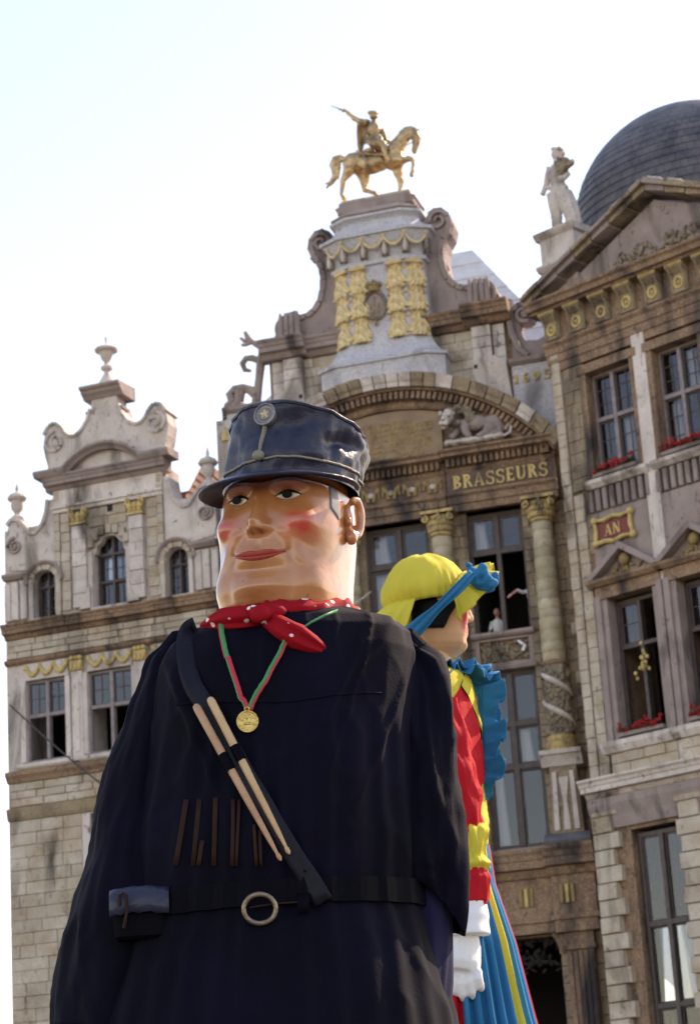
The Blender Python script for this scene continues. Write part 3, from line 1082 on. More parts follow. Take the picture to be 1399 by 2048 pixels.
rf([(-5.0, 24.3, -1.7), (5.6, 24.3, -1.7), (1.2, 31.3, -7.6), (-1.2, 31.3, -7.6)], 'roof_course', LEAD, 9)
b = MB()
b.box(-4.8, 4.8, 20, 24.3, -12, -1.55)
b.add([b.P(5.6, 24.28, -1.75), b.P(5.6, 24.28, -13), b.P(1.2, 31.2, -7.7), b.P(-1.2, 31.2, -7.7), b.P(-5, 24.28, -1.75), b.P(-5, 24.28, -13)], [(0, 1, 2), (4, 3, 5), (1, 5, 3, 2)])
part('roof_body', b, SLATE, E_)

# statue pedestal, octagonal
LV = [(24.2, 1.34, 0.50, 0.25), (24.86, 1.34, 0.50, 0.25), (24.88, 1.40, 0.52, 0.32), (24.96, 1.40, 0.52, 0.32), (25.0, 1.30, 0.52, 0.22), (25.14, 1.16, 0.52, 0.12), (25.32, 1.03, 0.52, 0.03), (25.5, 0.94, 0.52, -0.04), (25.72, 0.87, 0.51, -0.10), (28.0, 0.85, 0.50, -0.10),
      (28.02, 0.92, 0.52, -0.03), (28.12, 0.92, 0.52, -0.03), (28.15, 0.86, 0.50, -0.1), (28.35, 0.88, 0.51, -0.08), (28.6, 0.94, 0.54, 0.0), (28.86, 1.04, 0.58, 0.12), (28.88, 1.1, 0.60, 0.18), (28.98, 1.1, 0.60, 0.18), (29.02, 0.98, 0.56, 0.06), (29.2, 0.84, 0.53, -0.06), (29.42, 0.75, 0.50, -0.14), (29.5, 0.78, 0.51, -0.1), (29.54, 0.86, 0.54, 0.0), (29.62, 0.86, 0.54, 0.0)]
b = MB()
rows = []
WB = -2.3
for v, a, c, wf in LV:
    rows.append([b.P(*p) for p in ((-a - c, v, WB), (-a - c, v, wf - 0.6 * c), (-a, v, wf), (a, v, wf), (a + c, v, wf - 0.6 * c), (a + c, v, WB))])
b.grid(rows, closed=True)
b.add(rows[-1], [(0, 1, 2, 3, 4, 5)])
ped = part('statue_pedestal', b, BLUE, E_, smooth=True)
b = MB()
rows = []
for v, a, c, wf in ((29.62, 0.80, 0.46, -0.04), (29.66, 0.86, 0.48, 0.03), (29.72, 0.84, 0.48, 0.02), (29.82, 0.66, 0.46, -0.16), (29.9, 0.62, 0.45, -0.2)):
    rows.append([b.P(*p) for p in ((-a - c, v, WB), (-a - c, v, wf - 0.6 * c), (-a, v, wf), (a, v, wf), (a + c, v, wf - 0.6 * c), (a + c, v, WB))])
b.grid(rows, closed=True)
b.add(rows[-1], [(0, 1, 2, 3, 4, 5)])
part('pedestal_cap', b, MAUVE, ped)
# gilded acanthus leaves wrapped round the two corners
LM = leaf_mesh(0.31, 0.88, 3)
fixn(LM)
LM.materials.append(GOLD)
LM.polygons.foreach_set('use_smooth', [True] * len(LM.polygons))
c45 = math.sqrt(0.5)
for sx in (-1, 1):
    for face in ('front', 'chamfer'):
        for k in range(3):
            o = bpy.data.objects.new('gilded_leaf', LM)
            COL.objects.link(o)
            o.parent = ped
            v = 25.62 + k * 0.765
            if face == 'front':
                o.location = MB().P(sx * 0.55, v, -0.09 + 0.02 * (k % 2))
            else:
                o.location = MB().P(sx * (0.86 + 0.25), v, -0.09 - 0.15 + 0.02 * (k % 2))
                o.rotation_euler = (0, 0, sx * 0.54)
                o.scale = (1.05, 1, 1)
            md = o.modifiers.new('s', 'SOLIDIFY')
            md.thickness = 0.03
        b = MB()
        cx, cw, ax = (sx * 0.55, 0.02, Vector((1, 0, 0))) if face == 'front' else (sx * 1.11, -0.13, Vector((cos(0.54), sx * sin(0.54), 0)))
        c0 = Vector(b.P(cx, 27.93, cw))
        b.tube([c0 - ax * 0.25, c0 - ax * 0.1, c0 + ax * 0.1, c0 + ax * 0.25], [0.05, 0.085, 0.085, 0.05], 8)
        part('leaf_curl', b, GOLD, ped, True)
# festoons and drops
def fest(p0, p1):
    b = MB()
    p0, p1 = Vector(p0), Vector(p1)
    pts, rr = [], []
    for i in range(13):
        t = i / 12
        p = p0.lerp(p1, t)
        p.z -= 0.30 * sin(PI * t) ** 0.8
        pts.append(p)
        rr.append(0.022 + 0.032 * sin(PI * t))
    b.tube(pts, rr, 7)
    part('festoon', b, GOLD, ped, True)


F = MB().P
e = [F(-1.48, 28.74, -0.2), F(-0.96, 28.76, 0.10), F(-0.33, 28.76, 0.10), F(0.33, 28.76, 0.10), F(0.96, 28.76, 0.10), F(1.52, 28.74, -0.22)]
for i in range(5):
    fest(e[i], e[i + 1])
for i, p in enumerate(e):
    b = MB()
    w_ = -p[1] - 0.10
    b.lathe([(0.01, 28.2), (0.06, 28.26), (0.075, 28.36), (0.05, 28.52), (0.03, 28.66)], p[0] * 0.985, w_ + 0.05, 9)
    part('drop_ornament', b, PALE, ped, True)
    b = MB()
    b.ell((p[0], p[1] - 0.01, 28.8), (0.045, 0.045, 0.08), 8, 6)
    part('festoon_knot', b, GOLD, ped, True)
    for s_ in (-1, 1):
        b = MB()
        b.box(p[0] * 0.985 + s_ * 0.085 - 0.022, p[0] * 0.985 + s_ * 0.085 + 0.022, 28.2, 28.62, w_ - 0.1, w_ + 0.05)
        part('drop_bracket', b, DARKST, ped)
# oval crest with crown
b = MB()
n = 28
oc = (-0.1, 26.72)
b.tube([F(oc[0] + 0.31 * cos(2 * PI * i / n), oc[1] + 0.42 * sin(2 * PI * i / n), -0.03) for i in range(n + 1)], 0.055, 7, cap=False)
part('crest_rim', b, DARKST, ped, True)
b = MB()
b.ell(F(oc[0], oc[1], -0.06), (0.28, 0.06, 0.39), 20, 10)
part('crest_field', b, MAUVE, ped, True)
b = MB()
for (du, dv) in ((-0.12, -0.02), (0.12, -0.02), (0.0, 0.2), (-0.06, -0.2), (0.08, -0.18), (0, 0.02)):
    b.ell(F(oc[0] + du, oc[1] + dv, 0.0), (0.035, 0.03, 0.09), 7, 5)
part('crest_charge', b, GOLDF, ped, True)
b = MB()
b.lathe([(0.17, 27.13), (0.19, 27.16), (0.17, 27.22), (0.2, 27.3)], oc[0], -0.06, 14)
for k in range(7):
    a = -0.2 + (PI + 0.4) * k / 6
    b.ell(F(oc[0] + 0.2 * cos(a), 27.36, -0.06 + 0.2 * sin(a)), (0.045, 0.045, 0.08), 7, 5)
b.ell(F(oc[0], 27.46, 0.02), (0.05, 0.05, 0.07), 7, 5)
b.ell(F(oc[0], 26.17, 0.0), (0.06, 0.05, 0.1), 7, 5)
part('crest_crown', b, GOLDF, ped, True)

# ================================================================== the gabled house on the left
L = House('gabled_house', 'pale stone gabled house with scrolled gable, urn finial and gold garland over mullioned window', 435, 1100, 62, 20)
G = L.e
CU = -3.45
b = MB()
# main wall with openings left free
for a, c in ((-6.95, -5.98), (-5.22, -3.98), (-2.92, -1.66), (-0.92, -0.02)):
    b.box(a, c, 17.28, 22.0, -1.2, -0.05)
for a, c in ((-6.95, -6.32), (-4.98, -4.30), (-2.84, -1.97), (-0.58, -0.02)):
    b.box(a, c, 12.6, 17.28, -1.2, -0.052)
b.box(-5.98, -5.22, 20.62, 22.0, -1.2, -0.05)
b.box(-1.66, -0.92, 20.62, 22.0, -1.2, -0.05)
b.box(-3.98, -2.92, 21.42, 23.2, -1.2, -0.05)
b.box(-5.25, -3.98, 22.0, 23.2, -1.2, -0.05)
b.box(-2.92, -1.66, 22.0, 23.2, -1.2, -0.05)
b.box(-5.98, -5.22, 17.3, 19.1, -1.2, -0.06)
b.box(-3.98, -2.92, 17.3, 19.1, -1.2, -0.06)
b.box(-1.66, -0.92, 17.3, 19.1, -1.2, -0.06)
b.box(-6.32, -0.58, 12.6, 14.6, -1.2, -0.06)
b.box(-6.95, -0.02, 0, 12.6, -1.2, -0.05)
b.box(-6.95, -6.6, 0, 20.85, -10, -1.21)
b.box(-0.37, -0.02, 0, 20.85, -10, -1.21)
b.box(-6.59, -0.38, 0, 20.85, -10, -9.7)
part('wall', b, PALE, G)
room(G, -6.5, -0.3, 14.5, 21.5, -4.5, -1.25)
# ashlar facing of the top storey
for a, c in ((-5.02, -4.72), (-2.20, -1.86)):
    ashlar(G, PALEB, a, c, 19.2, 22.2, -0.08, 0.03, 0.30, (0.3, 0.6))
ashlar(G, PALEB, -4.1, -2.86, 21.62, 22.2, -0.08, 0.02, 0.29, (0.4, 0.7))
ashlar(G, PALEB, -2.86, -2.78, 19.2, 21.6, -0.08, 0.02, 0.3)
ashlar(G, PALEB, -1.86, -1.66, 19.2, 22.9, -0.08, 0.06, 0.31, (0.3, 0.4))
ashlar(G, PALEB, -5.24, -5.04, 19.2, 22.9, -0.08, 0.06, 0.31, (0.3, 0.4))
for uc in (CU - 0.93, CU + 0.93):
    ashlar(G, PALE, uc - 0.23, uc + 0.23, 19.2, 21.72, -0.06, 0.14, 0.42, (0.5, 0.6))
    b = MB()
    b.box(uc - 0.25, uc + 0.25, 21.74, 21.82, -0.05, 0.18)
    for k in (-1, 0, 1):
        b.ell(F(uc + k * 0.17, 22.0, 0.14), (0.1, 0.1, 0.14), 8, 6)
        b.ell(F(uc + k * 0.15, 21.88, 0.14), (0.08, 0.08, 0.09), 8, 6)
    spiral(b, uc - 0.2, 22.13, 0.12, 1.4, PI / 2, 0.05, 0.05, 0.22, 1, 18)
    spiral(b, uc + 0.2, 22.13, 0.12, 1.4, PI / 2, 0.05, 0.05, 0.22, -1, 18)
    part('gilt_capital', b, GOLDP, G, True)
b = MB()
b.box(CU - 0.02, CU + 0.16, 22.0, 22.2, -0.1, 0.03)
part('putlog_hole', b, DARK, G)
# top storey windows: shaped head in the middle, round heads at the sides
window(G, -3.98, -2.92, 19.1, 21.42, -0.30, (CU,), (20.78, 19.95), WOOD, 0.07, (), (1, 1), (), mfw=0.07, sash=0.035)
b = MB()
for s_ in (-1, 1):
    b.prism([(CU + s_ * 0.54, 20.75), (CU + s_ * 0.54, 21.45), (CU, 21.45), (CU, 21.30), (CU + s_ * 0.2, 21.26), (CU + s_ * 0.3, 21.1), (CU + s_ * 0.42, 21.02), (CU + s_ * 0.45, 20.8)], -0.28, -0.04)
part('shaped_head', b, PALE, G)
b = MB()
for k in range(-3, 4):
    a = PI / 2 - k * 0.36
    x, z = CU + 0.66 * cos(a), 20.78 + 0.70 * sin(a)
    b.prism([(x - 0.09, z - 0.13), (x + 0.09, z - 0.13), (x + 0.1, z + 0.14), (x - 0.1, z + 0.14)], -0.06, 0.07 + (0.03 if k % 2 else 0) + 0.001 * k)
part('voussoir_head', b, PALEB, G, bevel=0.012)
b = MB()
for s_ in (-1, 1):
    b.box(CU + s_ * 0.62 - 0.08, CU + s_ * 0.62 + 0.08, 19.15, 20.85, -0.06, 0.06)
    b.prism([(CU + s_ * 0.6, 19.13), (CU + s_ * 0.98, 19.13), (CU + s_ * 0.78, 19.36), (CU + s_ * 0.68, 19.75), (CU + s_ * 0.6, 19.8)], -0.05, 0.16)
b.box(CU - 0.62, CU + 0.62, 19.02, 19.14, -0.1, 0.12)
part('window_surround', b, PALE, G, bevel=0.015)
for uc in (CU - 2.15, CU + 2.15):
    window(G, uc - 0.36, uc + 0.36, 19.1, 20.62, -0.30, (uc,), (20.1,), WOOD, 0.05, (), (1, 2), (), mfw=0.05, sash=0.03)
    b = MB()
    n = 12
    arc = [(uc + 0.36 * cos(PI - PI * i / n), 20.2 + 0.36 * sin(PI - PI * i / n)) for i in range(n + 1)]
    b.prism([(uc - 0.5, 20.2)] + arc + [(uc + 0.5, 20.2), (uc + 0.5, 20.66), (uc - 0.5, 20.66)], -0.26, -0.03)
    part('arch_head', b, PALE, G)
    for i in range(9):
        a0, a1 = PI * (i + 0.06) / 9, PI * (i + 0.94) / 9
        b = MB()
        b.arcmould([(-0.1, 0.37), (0.05 + 0.03 * (i % 2), 0.37), (0.05 + 0.03 * (i % 2), 0.52), (-0.1, 0.52)], uc, 20.2, a0, a1, 2)
        part('voussoir', b, PALEB, G)
    b = MB()
    b.arcmould([(-0.1, 0.54), (0.09, 0.54), (0.15, 0.60), (0.15, 0.64), (-0.1, 0.66)], uc, 20.2, -0.05, PI + 0.05, 20)
    part('hood_mould', b, MAUVE, G)
    b = MB()
    for s_ in (-1, 1):
        b.box(uc + s_ * 0.45 - 0.07, uc + s_ * 0.45 + 0.07, 19.1, 20.2, -0.1, 0.06)
    b.box(uc - 0.52, uc + 0.52, 18.98, 19.1, -0.1, 0.12)
    part('window_surround', b, PALE, G, bevel=0.012)
# outer piers of the side bays with fluted blocks
for s_ in (-1, 1):
    for k in range(3):
        uc = CU + s_ * (2.85 + k * 0.26)
        b = MB()
        b.box(uc - 0.11, uc + 0.11, 19.15, 20.35 - 0.03 * k, -0.06, 0.07 + 0.05 * (k == 1), 0.02)
        part('pier_strip', b, PALE, G)
    b = MB()
    x0, x1 = (CU + 2.62, CU + 3.45) if s_ > 0 else (CU - 3.5, CU - 2.62)
    b.mould([(-0.3, 20.4), (0.1, 20.4), (0.2, 20.5), (0.2, 20.58), (-0.3, 20.62)], x0, x1)
    part('pier_cap', b, MAUVE, G)
    # half gable: sweeping curve down to a scroll
    Z = [(1.80, 20.66), (1.80, 22.75), (1.95, 22.72), (2.0, 22.35), (2.14, 21.98), (2.40, 21.72), (2.62, 21.74), (2.8, 21.98), (2.98, 22.2), (3.2, 22.28), (3.36, 22.12), (3.42, 21.7), (3.46, 21.1), (3.38, 20.72), (2.7, 20.64)]
    b = MB()
    b.prism([(CU + s_ * p[0], p[1]) for p in Z], -0.6, 0.0)
    hg = part('half_gable', b, PALE, G, bevel=0.03)
    b = MB()
    ed = Z[2:11]
    for i in range(len(ed) - 1):
        p, q = ed[i], ed[i + 1]
        d = Vector((q[0] - p[0], q[1] - p[1])).normalized() * 0.09
        b.prism([(CU + s_ * (p[0] + d.y * 0.2), p[1] - d.x * 0.2), (CU + s_ * (q[0] + d.y * 0.2), q[1] - d.x * 0.2), (CU + s_ * (q[0] - d.y), q[1] + d.x), (CU + s_ * (p[0] - d.y), p[1] + d.x)], -0.65, 0.08)
    part('gable_rim', b, PALE, hg, bevel=0.01)
    b = MB()
    spiral(b, CU + s_ * 3.12, 21.45, 0.30, 1.8, PI / 2, 0.075, -0.1, 0.08, -s_, 30)
    b.ell(F(CU + s_ * 3.12, 21.45, 0.02), (0.07, 0.07, 0.07))
    part('gable_scroll', b, MAUVE, hg, True)
    # small urn standing on the pier
    b = MB()
    uc = CU + s_ * 3.16
    b.lathe([(0.22, 22.3), (0.22, 22.42), (0.1, 22.5), (0.09, 22.58), (0.17, 22.68), (0.2, 22.82), (0.18, 22.95), (0.27, 22.98), (0.30, 23.04), (0.24, 23.14), (0.10, 23.22), (0.04, 23.26), (0.06, 23.34), (0.03, 23.45), (0.01, 23.55)], uc, -0.25, 16)
    part('urn_finial', b, PALE, G, True)
    # tiled roof visible behind the half gable
    P0 = [Vector(F(CU + s_ * x, v, w_)) for x, v, w_ in ((1.6, 21.3, -0.7), (3.45, 20.9, -0.7), (3.45, 22.35, -3.6), (1.6, 24.4, -3.6))]
    nr = 11
    for i in range(nr):
        b = MB()
        a, c = P0[0].lerp(P0[3], i / nr), P0[1].lerp(P0[2], i / nr)
        d, e_ = P0[1].lerp(P0[2], (i + 1.1) / nr), P0[0].lerp(P0[3], (i + 1.1) / nr)
        nrm = Vector((0, -0.6, 0.8))
        b.add([a + nrm * 0.06, c + nrm * 0.06, d + nrm * 0.02, e_ + nrm * 0.02, a, c, d, e_], [(0, 1, 2, 3), (4, 7, 6, 5), (0, 4, 5, 1), (1, 5, 6, 2), (2, 6, 7, 3), (3, 7, 4, 0)])
        part('tile_course', b, TILE, G)
# entablature and low arched pediment of the gable
b = MB()
b.box(CU - 1.8, CU + 1.8, 22.22, 22.34, -0.3, 0.10)
b.box(CU - 1.82, CU + 1.82, 22.34, 22.42, -0.3, 0.16)
b.box(CU - 1.79, CU + 1.79, 22.42, 22.95, -0.3, 0.06)
part('gable_frieze', b, PALE, G, bevel=0.012)
b = MB()
b.mould(cornice(22.92, 23.35, 0.06, 0.40), CU - 2.0, CU + 2.0)
b.mould([(-0.3, 23.3), (0.42, 23.3), (0.5, 23.42), (0.5, 23.5), (-0.3, 23.56)], CU + 1.22, CU + 2.22)
b.mould([(-0.3, 23.3), (0.42, 23.3), (0.5, 23.42), (0.5, 23.5), (-0.3, 23.56)], CU - 2.22, CU - 1.22)
part('gable_cornice', b, MAUVE, G)
a_ = math.acos(1.4 / 1.72)
b = MB()
b.arcmould([(-0.3, 1.52), (0.3, 1.52), (0.34, 1.58), (0.46, 1.66), (0.46, 1.71), (-0.3, 1.74)], CU, 22.36, a_, PI - a_, 24)
part('arched_cornice', b, MAUVE, G)
for k in range(7):
    a0 = a_ + (PI - 2 * a_) * (k + 0.1) / 7
    a1 = a_ + (PI - 2 * a_) * (k + 0.9) / 7
    b = MB()
    b.arcmould([(-0.3, 1.735), (0.42, 1.715), (0.44, 1.76), (-0.3, 1.80)], CU, 22.36, a0, a1, 3)
    part('coping_stone', b, PALE, G)
b = MB()
b.prism([(CU + 1.54 * cos(a_ + (PI - 2 * a_) * i / 16), 22.36 + 1.54 * sin(a_ + (PI - 2 * a_) * i / 16)) for i in range(17)] + [(CU - 1.3, 23.3), (CU + 1.3, 23.3)], -0.3, 0.10)
part('arched_tympanum', b, PALE, G)
# gable crown with concave sides, volutes, cap and urn
b = MB()
side = [(0.42, 25.6), (0.44, 25.3), (0.55, 24.95), (0.75, 24.68), (1.0, 24.52), (1.2, 24.55), (1.36, 24.68), (1.5, 24.92), (1.66, 25.06), (1.86, 25.0), (2.02, 24.75), (2.08, 24.4), (2.02, 24.05), (1.95, 23.8), (1.9, 23.4)]
b.prism([(CU + p[0], p[1]) for p in side] + [(CU - p[0], p[1]) for p in side[::-1]], -0.6, 0.06)
gc = part('gable_crown', b, PALE, G, bevel=0.02)
for s_ in (-1, 1):
    b = MB()
    spiral(b, CU + s_ * 1.66, 24.45, 0.40, 1.5, PI / 2, 0.08, -0.1, 0.14, -s_, 30)
    b.ell(F(CU + s_ * 1.66, 24.45, 0.05), (0.13, 0.08, 0.17))
    part('gable_volute', b, PALE, gc, True)
    b = MB()
    ed = side[1:11]
    for i in range(len(ed) - 1):
        p, q = ed[i], ed[i + 1]
        d = Vector((q[0] - p[0], q[1] - p[1])).normalized() * 0.07
        b.prism([(CU + s_ * (p[0] + d.y * 0.2), p[1] - d.x * 0.2), (CU + s_ * (q[0] + d.y * 0.2), q[1] - d.x * 0.2), (CU + s_ * (q[0] - d.y), q[1] + d.x), (CU + s_ * (p[0] - d.y), p[1] + d.x)], -0.68, 0.13)
    part('gable_rim', b, PALE, gc, bevel=0.008)
    b = MB()
    b.box(CU + s_ * 0.52 - 0.1, CU + s_ * 0.52 + 0.1, 25.16, 25.24, -0.4, 0.08)
    part('gable_spur', b, MAUVE, gc)
b = MB()
b.mould([(-0.75, 25.58), (0.10, 25.58), (0.16, 25.66), (0.28, 25.74), (0.30, 25.8), (0.42, 25.86), (0.42, 25.94), (-0.75, 26.02)], CU - 0.66, CU + 0.66)
part('crown_cap', b, MAUVE, G, bevel=0.01)
b = MB()
b.lathe([(0.30, 26.0), (0.28, 26.08), (0.2, 26.25), (0.1, 26.42), (0.07, 26.5), (0.18, 26.58), (0.18, 26.66), (0.08, 26.72), (0.07, 26.8), (0.16, 26.92), (0.2, 27.05), (0.21, 27.12), (0.34, 27.16), (0.36, 27.22), (0.26, 27.3), (0.1, 27.36), (0.03, 27.4), (0.03, 27.52), (0.05, 27.58), (0.01, 27.66)], CU, -0.2, 18)
part('urn_finial', b, PALE, G, True)
# cornice between the storeys, stone frieze
b = MB()
b.mould(cornice(18.58, 19.02, 0.0, 0.34), -6.95, -0.05)
for uc in (CU - 1.75, CU + 1.75):
    b.mould(cornice(18.57, 19.03, 0.05, 0.40), uc - 0.36, uc + 0.36)
part('storey_cornice', b, BROWN, G)
ashlar(G, PALEB, -6.9, -0.1, 17.98, 18.56, -0.1, 0.05, 0.2, (0.35, 0.8), 0.02, 0.03)
b = MB()
b.mould([(-0.2, 17.80), (0.03, 17.80), (0.10, 17.86), (0.12, 17.95), (-0.2, 17.98)], -6.95, -0.05)
part('string_course', b, BROWN, G)
# gilded garland panel and capitals over the lower windows
for uc, full in ((CU - 2.15, False), (CU - 0.1, True), (CU + 2.0, True)):
    hw = 0.72
    b = MB()
    b.box(uc - hw, uc + hw, 17.28, 17.78, -0.1, 0.02)
    part('garland_panel', b, PALE, G)
    b = MB()
    for k in range(3):
        x0, x1 = uc - hw + 0.06 + k * 0.45, uc - hw + 0.06 + (k + 1) * 0.45
        pts = [F(x0 + (x1 - x0) * t, 17.68 - 0.26 * sin(PI * t), 0.06) for t in [i / 10 for i in range(11)]]
        b.tube(pts, [0.04 + 0.035 * sin(PI * t / 10) for t in range(11)], 7)
        b.ell(F(x0, 17.66, 0.06), (0.07, 0.06, 0.1), 8, 6)
    b.ell(F(uc + hw - 0.08, 17.62, 0.06), (0.08, 0.06, 0.12), 8, 6)
    part('gilt_garland', b, GOLDP, G, True)
for uc in (CU - 1.15, CU + 0.90):
    b = MB()
    b.box(uc - 0.19, uc + 0.19, 17.36, 17.64, -0.05, 0.12)
    for k in (-1, 0, 1):
        b.ell(F(uc + 0.13 * k, 17.48, 0.12), (0.06, 0.05, 0.12), 7, 5)
        b.ell(F(uc + 0.13 * k, 17.72, 0.1), (0.08, 0.08, 0.08), 7, 5)
    part('gilt_capital', b, GOLDP, G, True)
    b = MB()
    b.box(uc - 0.17, uc + 0.17, 14.7, 17.34, -0.05, 0.08)
    b.box(uc - 0.09, uc + 0.09, 14.95, 17.1, 0.08, 0.11)
    part('pilaster', b, PALE, G, bevel=0.01)
for i, (u0, u1) in enumerate(((-6.3, -5.0), (-4.28, -2.86), (-1.95, -0.6))):
    b = MB()
    b.box(u0 - 0.16, u0, 14.86, 17.26, -0.3, 0.05)
    b.box(u1, u1 + 0.16, 14.86, 17.26, -0.3, 0.05)
    part('window_jamb', b, PALE, G, bevel=0.01)
    window(G, u0, u1, 14.86, 17.26, -0.12, ((u0 + u1) / 2 + 0.02,), (16.22,), WOODM, 0.06, ((0, 0), (1, 0)), (1, 1), (), mfw=0.10, sash=0.04, m_sash=WOOD)
    b = MB()
    b.mould([(-0.3, 14.64), (0.12, 14.64), (0.18, 14.7), (0.18, 14.8), (-0.3, 14.86)], u0 - 0.25, u1 + 0.25)
    part('window_sill', b, PALE, G, bevel=0.01)
b = MB()
b.mould([(-0.2, 14.3), (0.04, 14.3), (0.08, 14.4), (0.16, 14.5), (0.16, 14.62), (-0.2, 14.62)], -6.95, -0.05)
part('string_course', b, BROWN, G)
ashlar(G, PALEB, -6.9, -0.1, 13.6, 14.28, -0.1, 0.03, 0.23, (0.35, 0.8), 0.02, 0.025)
b = MB()
b.mould([(-0.2, 13.2), (0.03, 13.2), (0.08, 13.3), (0.12, 13.55), (-0.2, 13.58)], -6.95, -0.05)
part('string_course', b, BROWNB, G)
b = MB()
b.box(-4.3, -2.9, 9.5, 13.15, -0.08, -0.045)
part('dark_shutter', b, WOOD, G)
b = MB()
b.box(-4.55, -4.3, 9.5, 13.15, -0.08, 0.06)
part('window_jamb', b, PALE, G, bevel=0.01)
ashlar(G, PALEB, -6.9, -4.58, 7.5, 13.18, -0.1, 0.02, 0.36, (0.45, 0.9), 0.016, 0.02)
# slate roof body behind the gable
b = MB()
b.add([F(-6.9, 20.9, -1.0), F(0, 20.9, -1.0), F(CU + 0.5, 24.2, -5.5), F(CU - 0.5, 24.2, -5.5), F(-6.9, 20.9, -10), F(0, 20.9, -10)], [(1, 5, 2), (0, 3, 4), (4, 3, 2, 5)])
part('roof_body', b, TILE, G)

# ================================================================== the pedimented house on the right
Q = House('pedimented_house', 'grey brown stone house at an angle with triangular pediment, slate dome and flower boxes', 1128, 1000, 57.2, 42)
K = Q.e
b = MB()
b.box(-0.05, 1.0, 0, 24.1, -2.0, -0.10)
for v0, v1 in ((0, 4), (10.6, 12.85), (16.65, 19.85), (22.9, 24.1)):
    b.box(1.0, 2.55, v0, v1, -2.0, -0.12)
    b.box(3.2, 4.75, v0, v1, -2.0, -0.12)
b.box(2.55, 3.2, 0, 24.1, -2.0, -0.10)
b.box(4.75, 7.8, 0, 24.1, -2.0, -0.10)
b.box(7.4, 7.8, 0, 24.0, -7.0, -2.01)
b.box(-0.05, 0.3, 0, 24.0, -7.0, -2.01)
b.box(0.31, 7.39, 0, 24.0, -7.0, -6.6)
part('wall', b, BROWN, K)
room(K, 0.9, 5.2, 3.5, 23.0, -5.0, -2.02)
# plain ashlar piers
ashlar(K, BROWNB, 0.30, 0.98, 19.7, 23.9, -0.12, -0.02, 0.36, (0.4, 0.7))
ashlar(K, PALEB, 0.0, 0.28, 12.0, 23.9, -0.12, 0.05, 0.36, (0.3, 0.3))
ashlar(K, PALEB, 0.30, 0.62, 12.0, 19.6, -0.12, 0.0, 0.38, (0.35, 0.4))
ashlar(K, BROWNB, 0.62, 2.5, 17.9, 19.0, -0.12, -0.03, 0.36, (0.5, 0.9))
b = MB()
b.box(2.66, 3.06, 12, 23.9, -0.1, 0.04)
part('pilaster', b, PALE, K)
# rusticated quoins low down
for i in range(22):
    v = 2.2 + i * 0.42
    wdt = 0.78 if i % 2 else 0.58
    block(K, PALEB, -0.05, -0.05 + wdt, v + 0.015, v + 0.405, -0.2, 0.10 + rnd.uniform(-0.02, 0.02))
    block(K, PALEB, 2.9 - wdt / 2, 2.9 + wdt / 2, v + 0.015, v + 0.405, -0.2, 0.10)
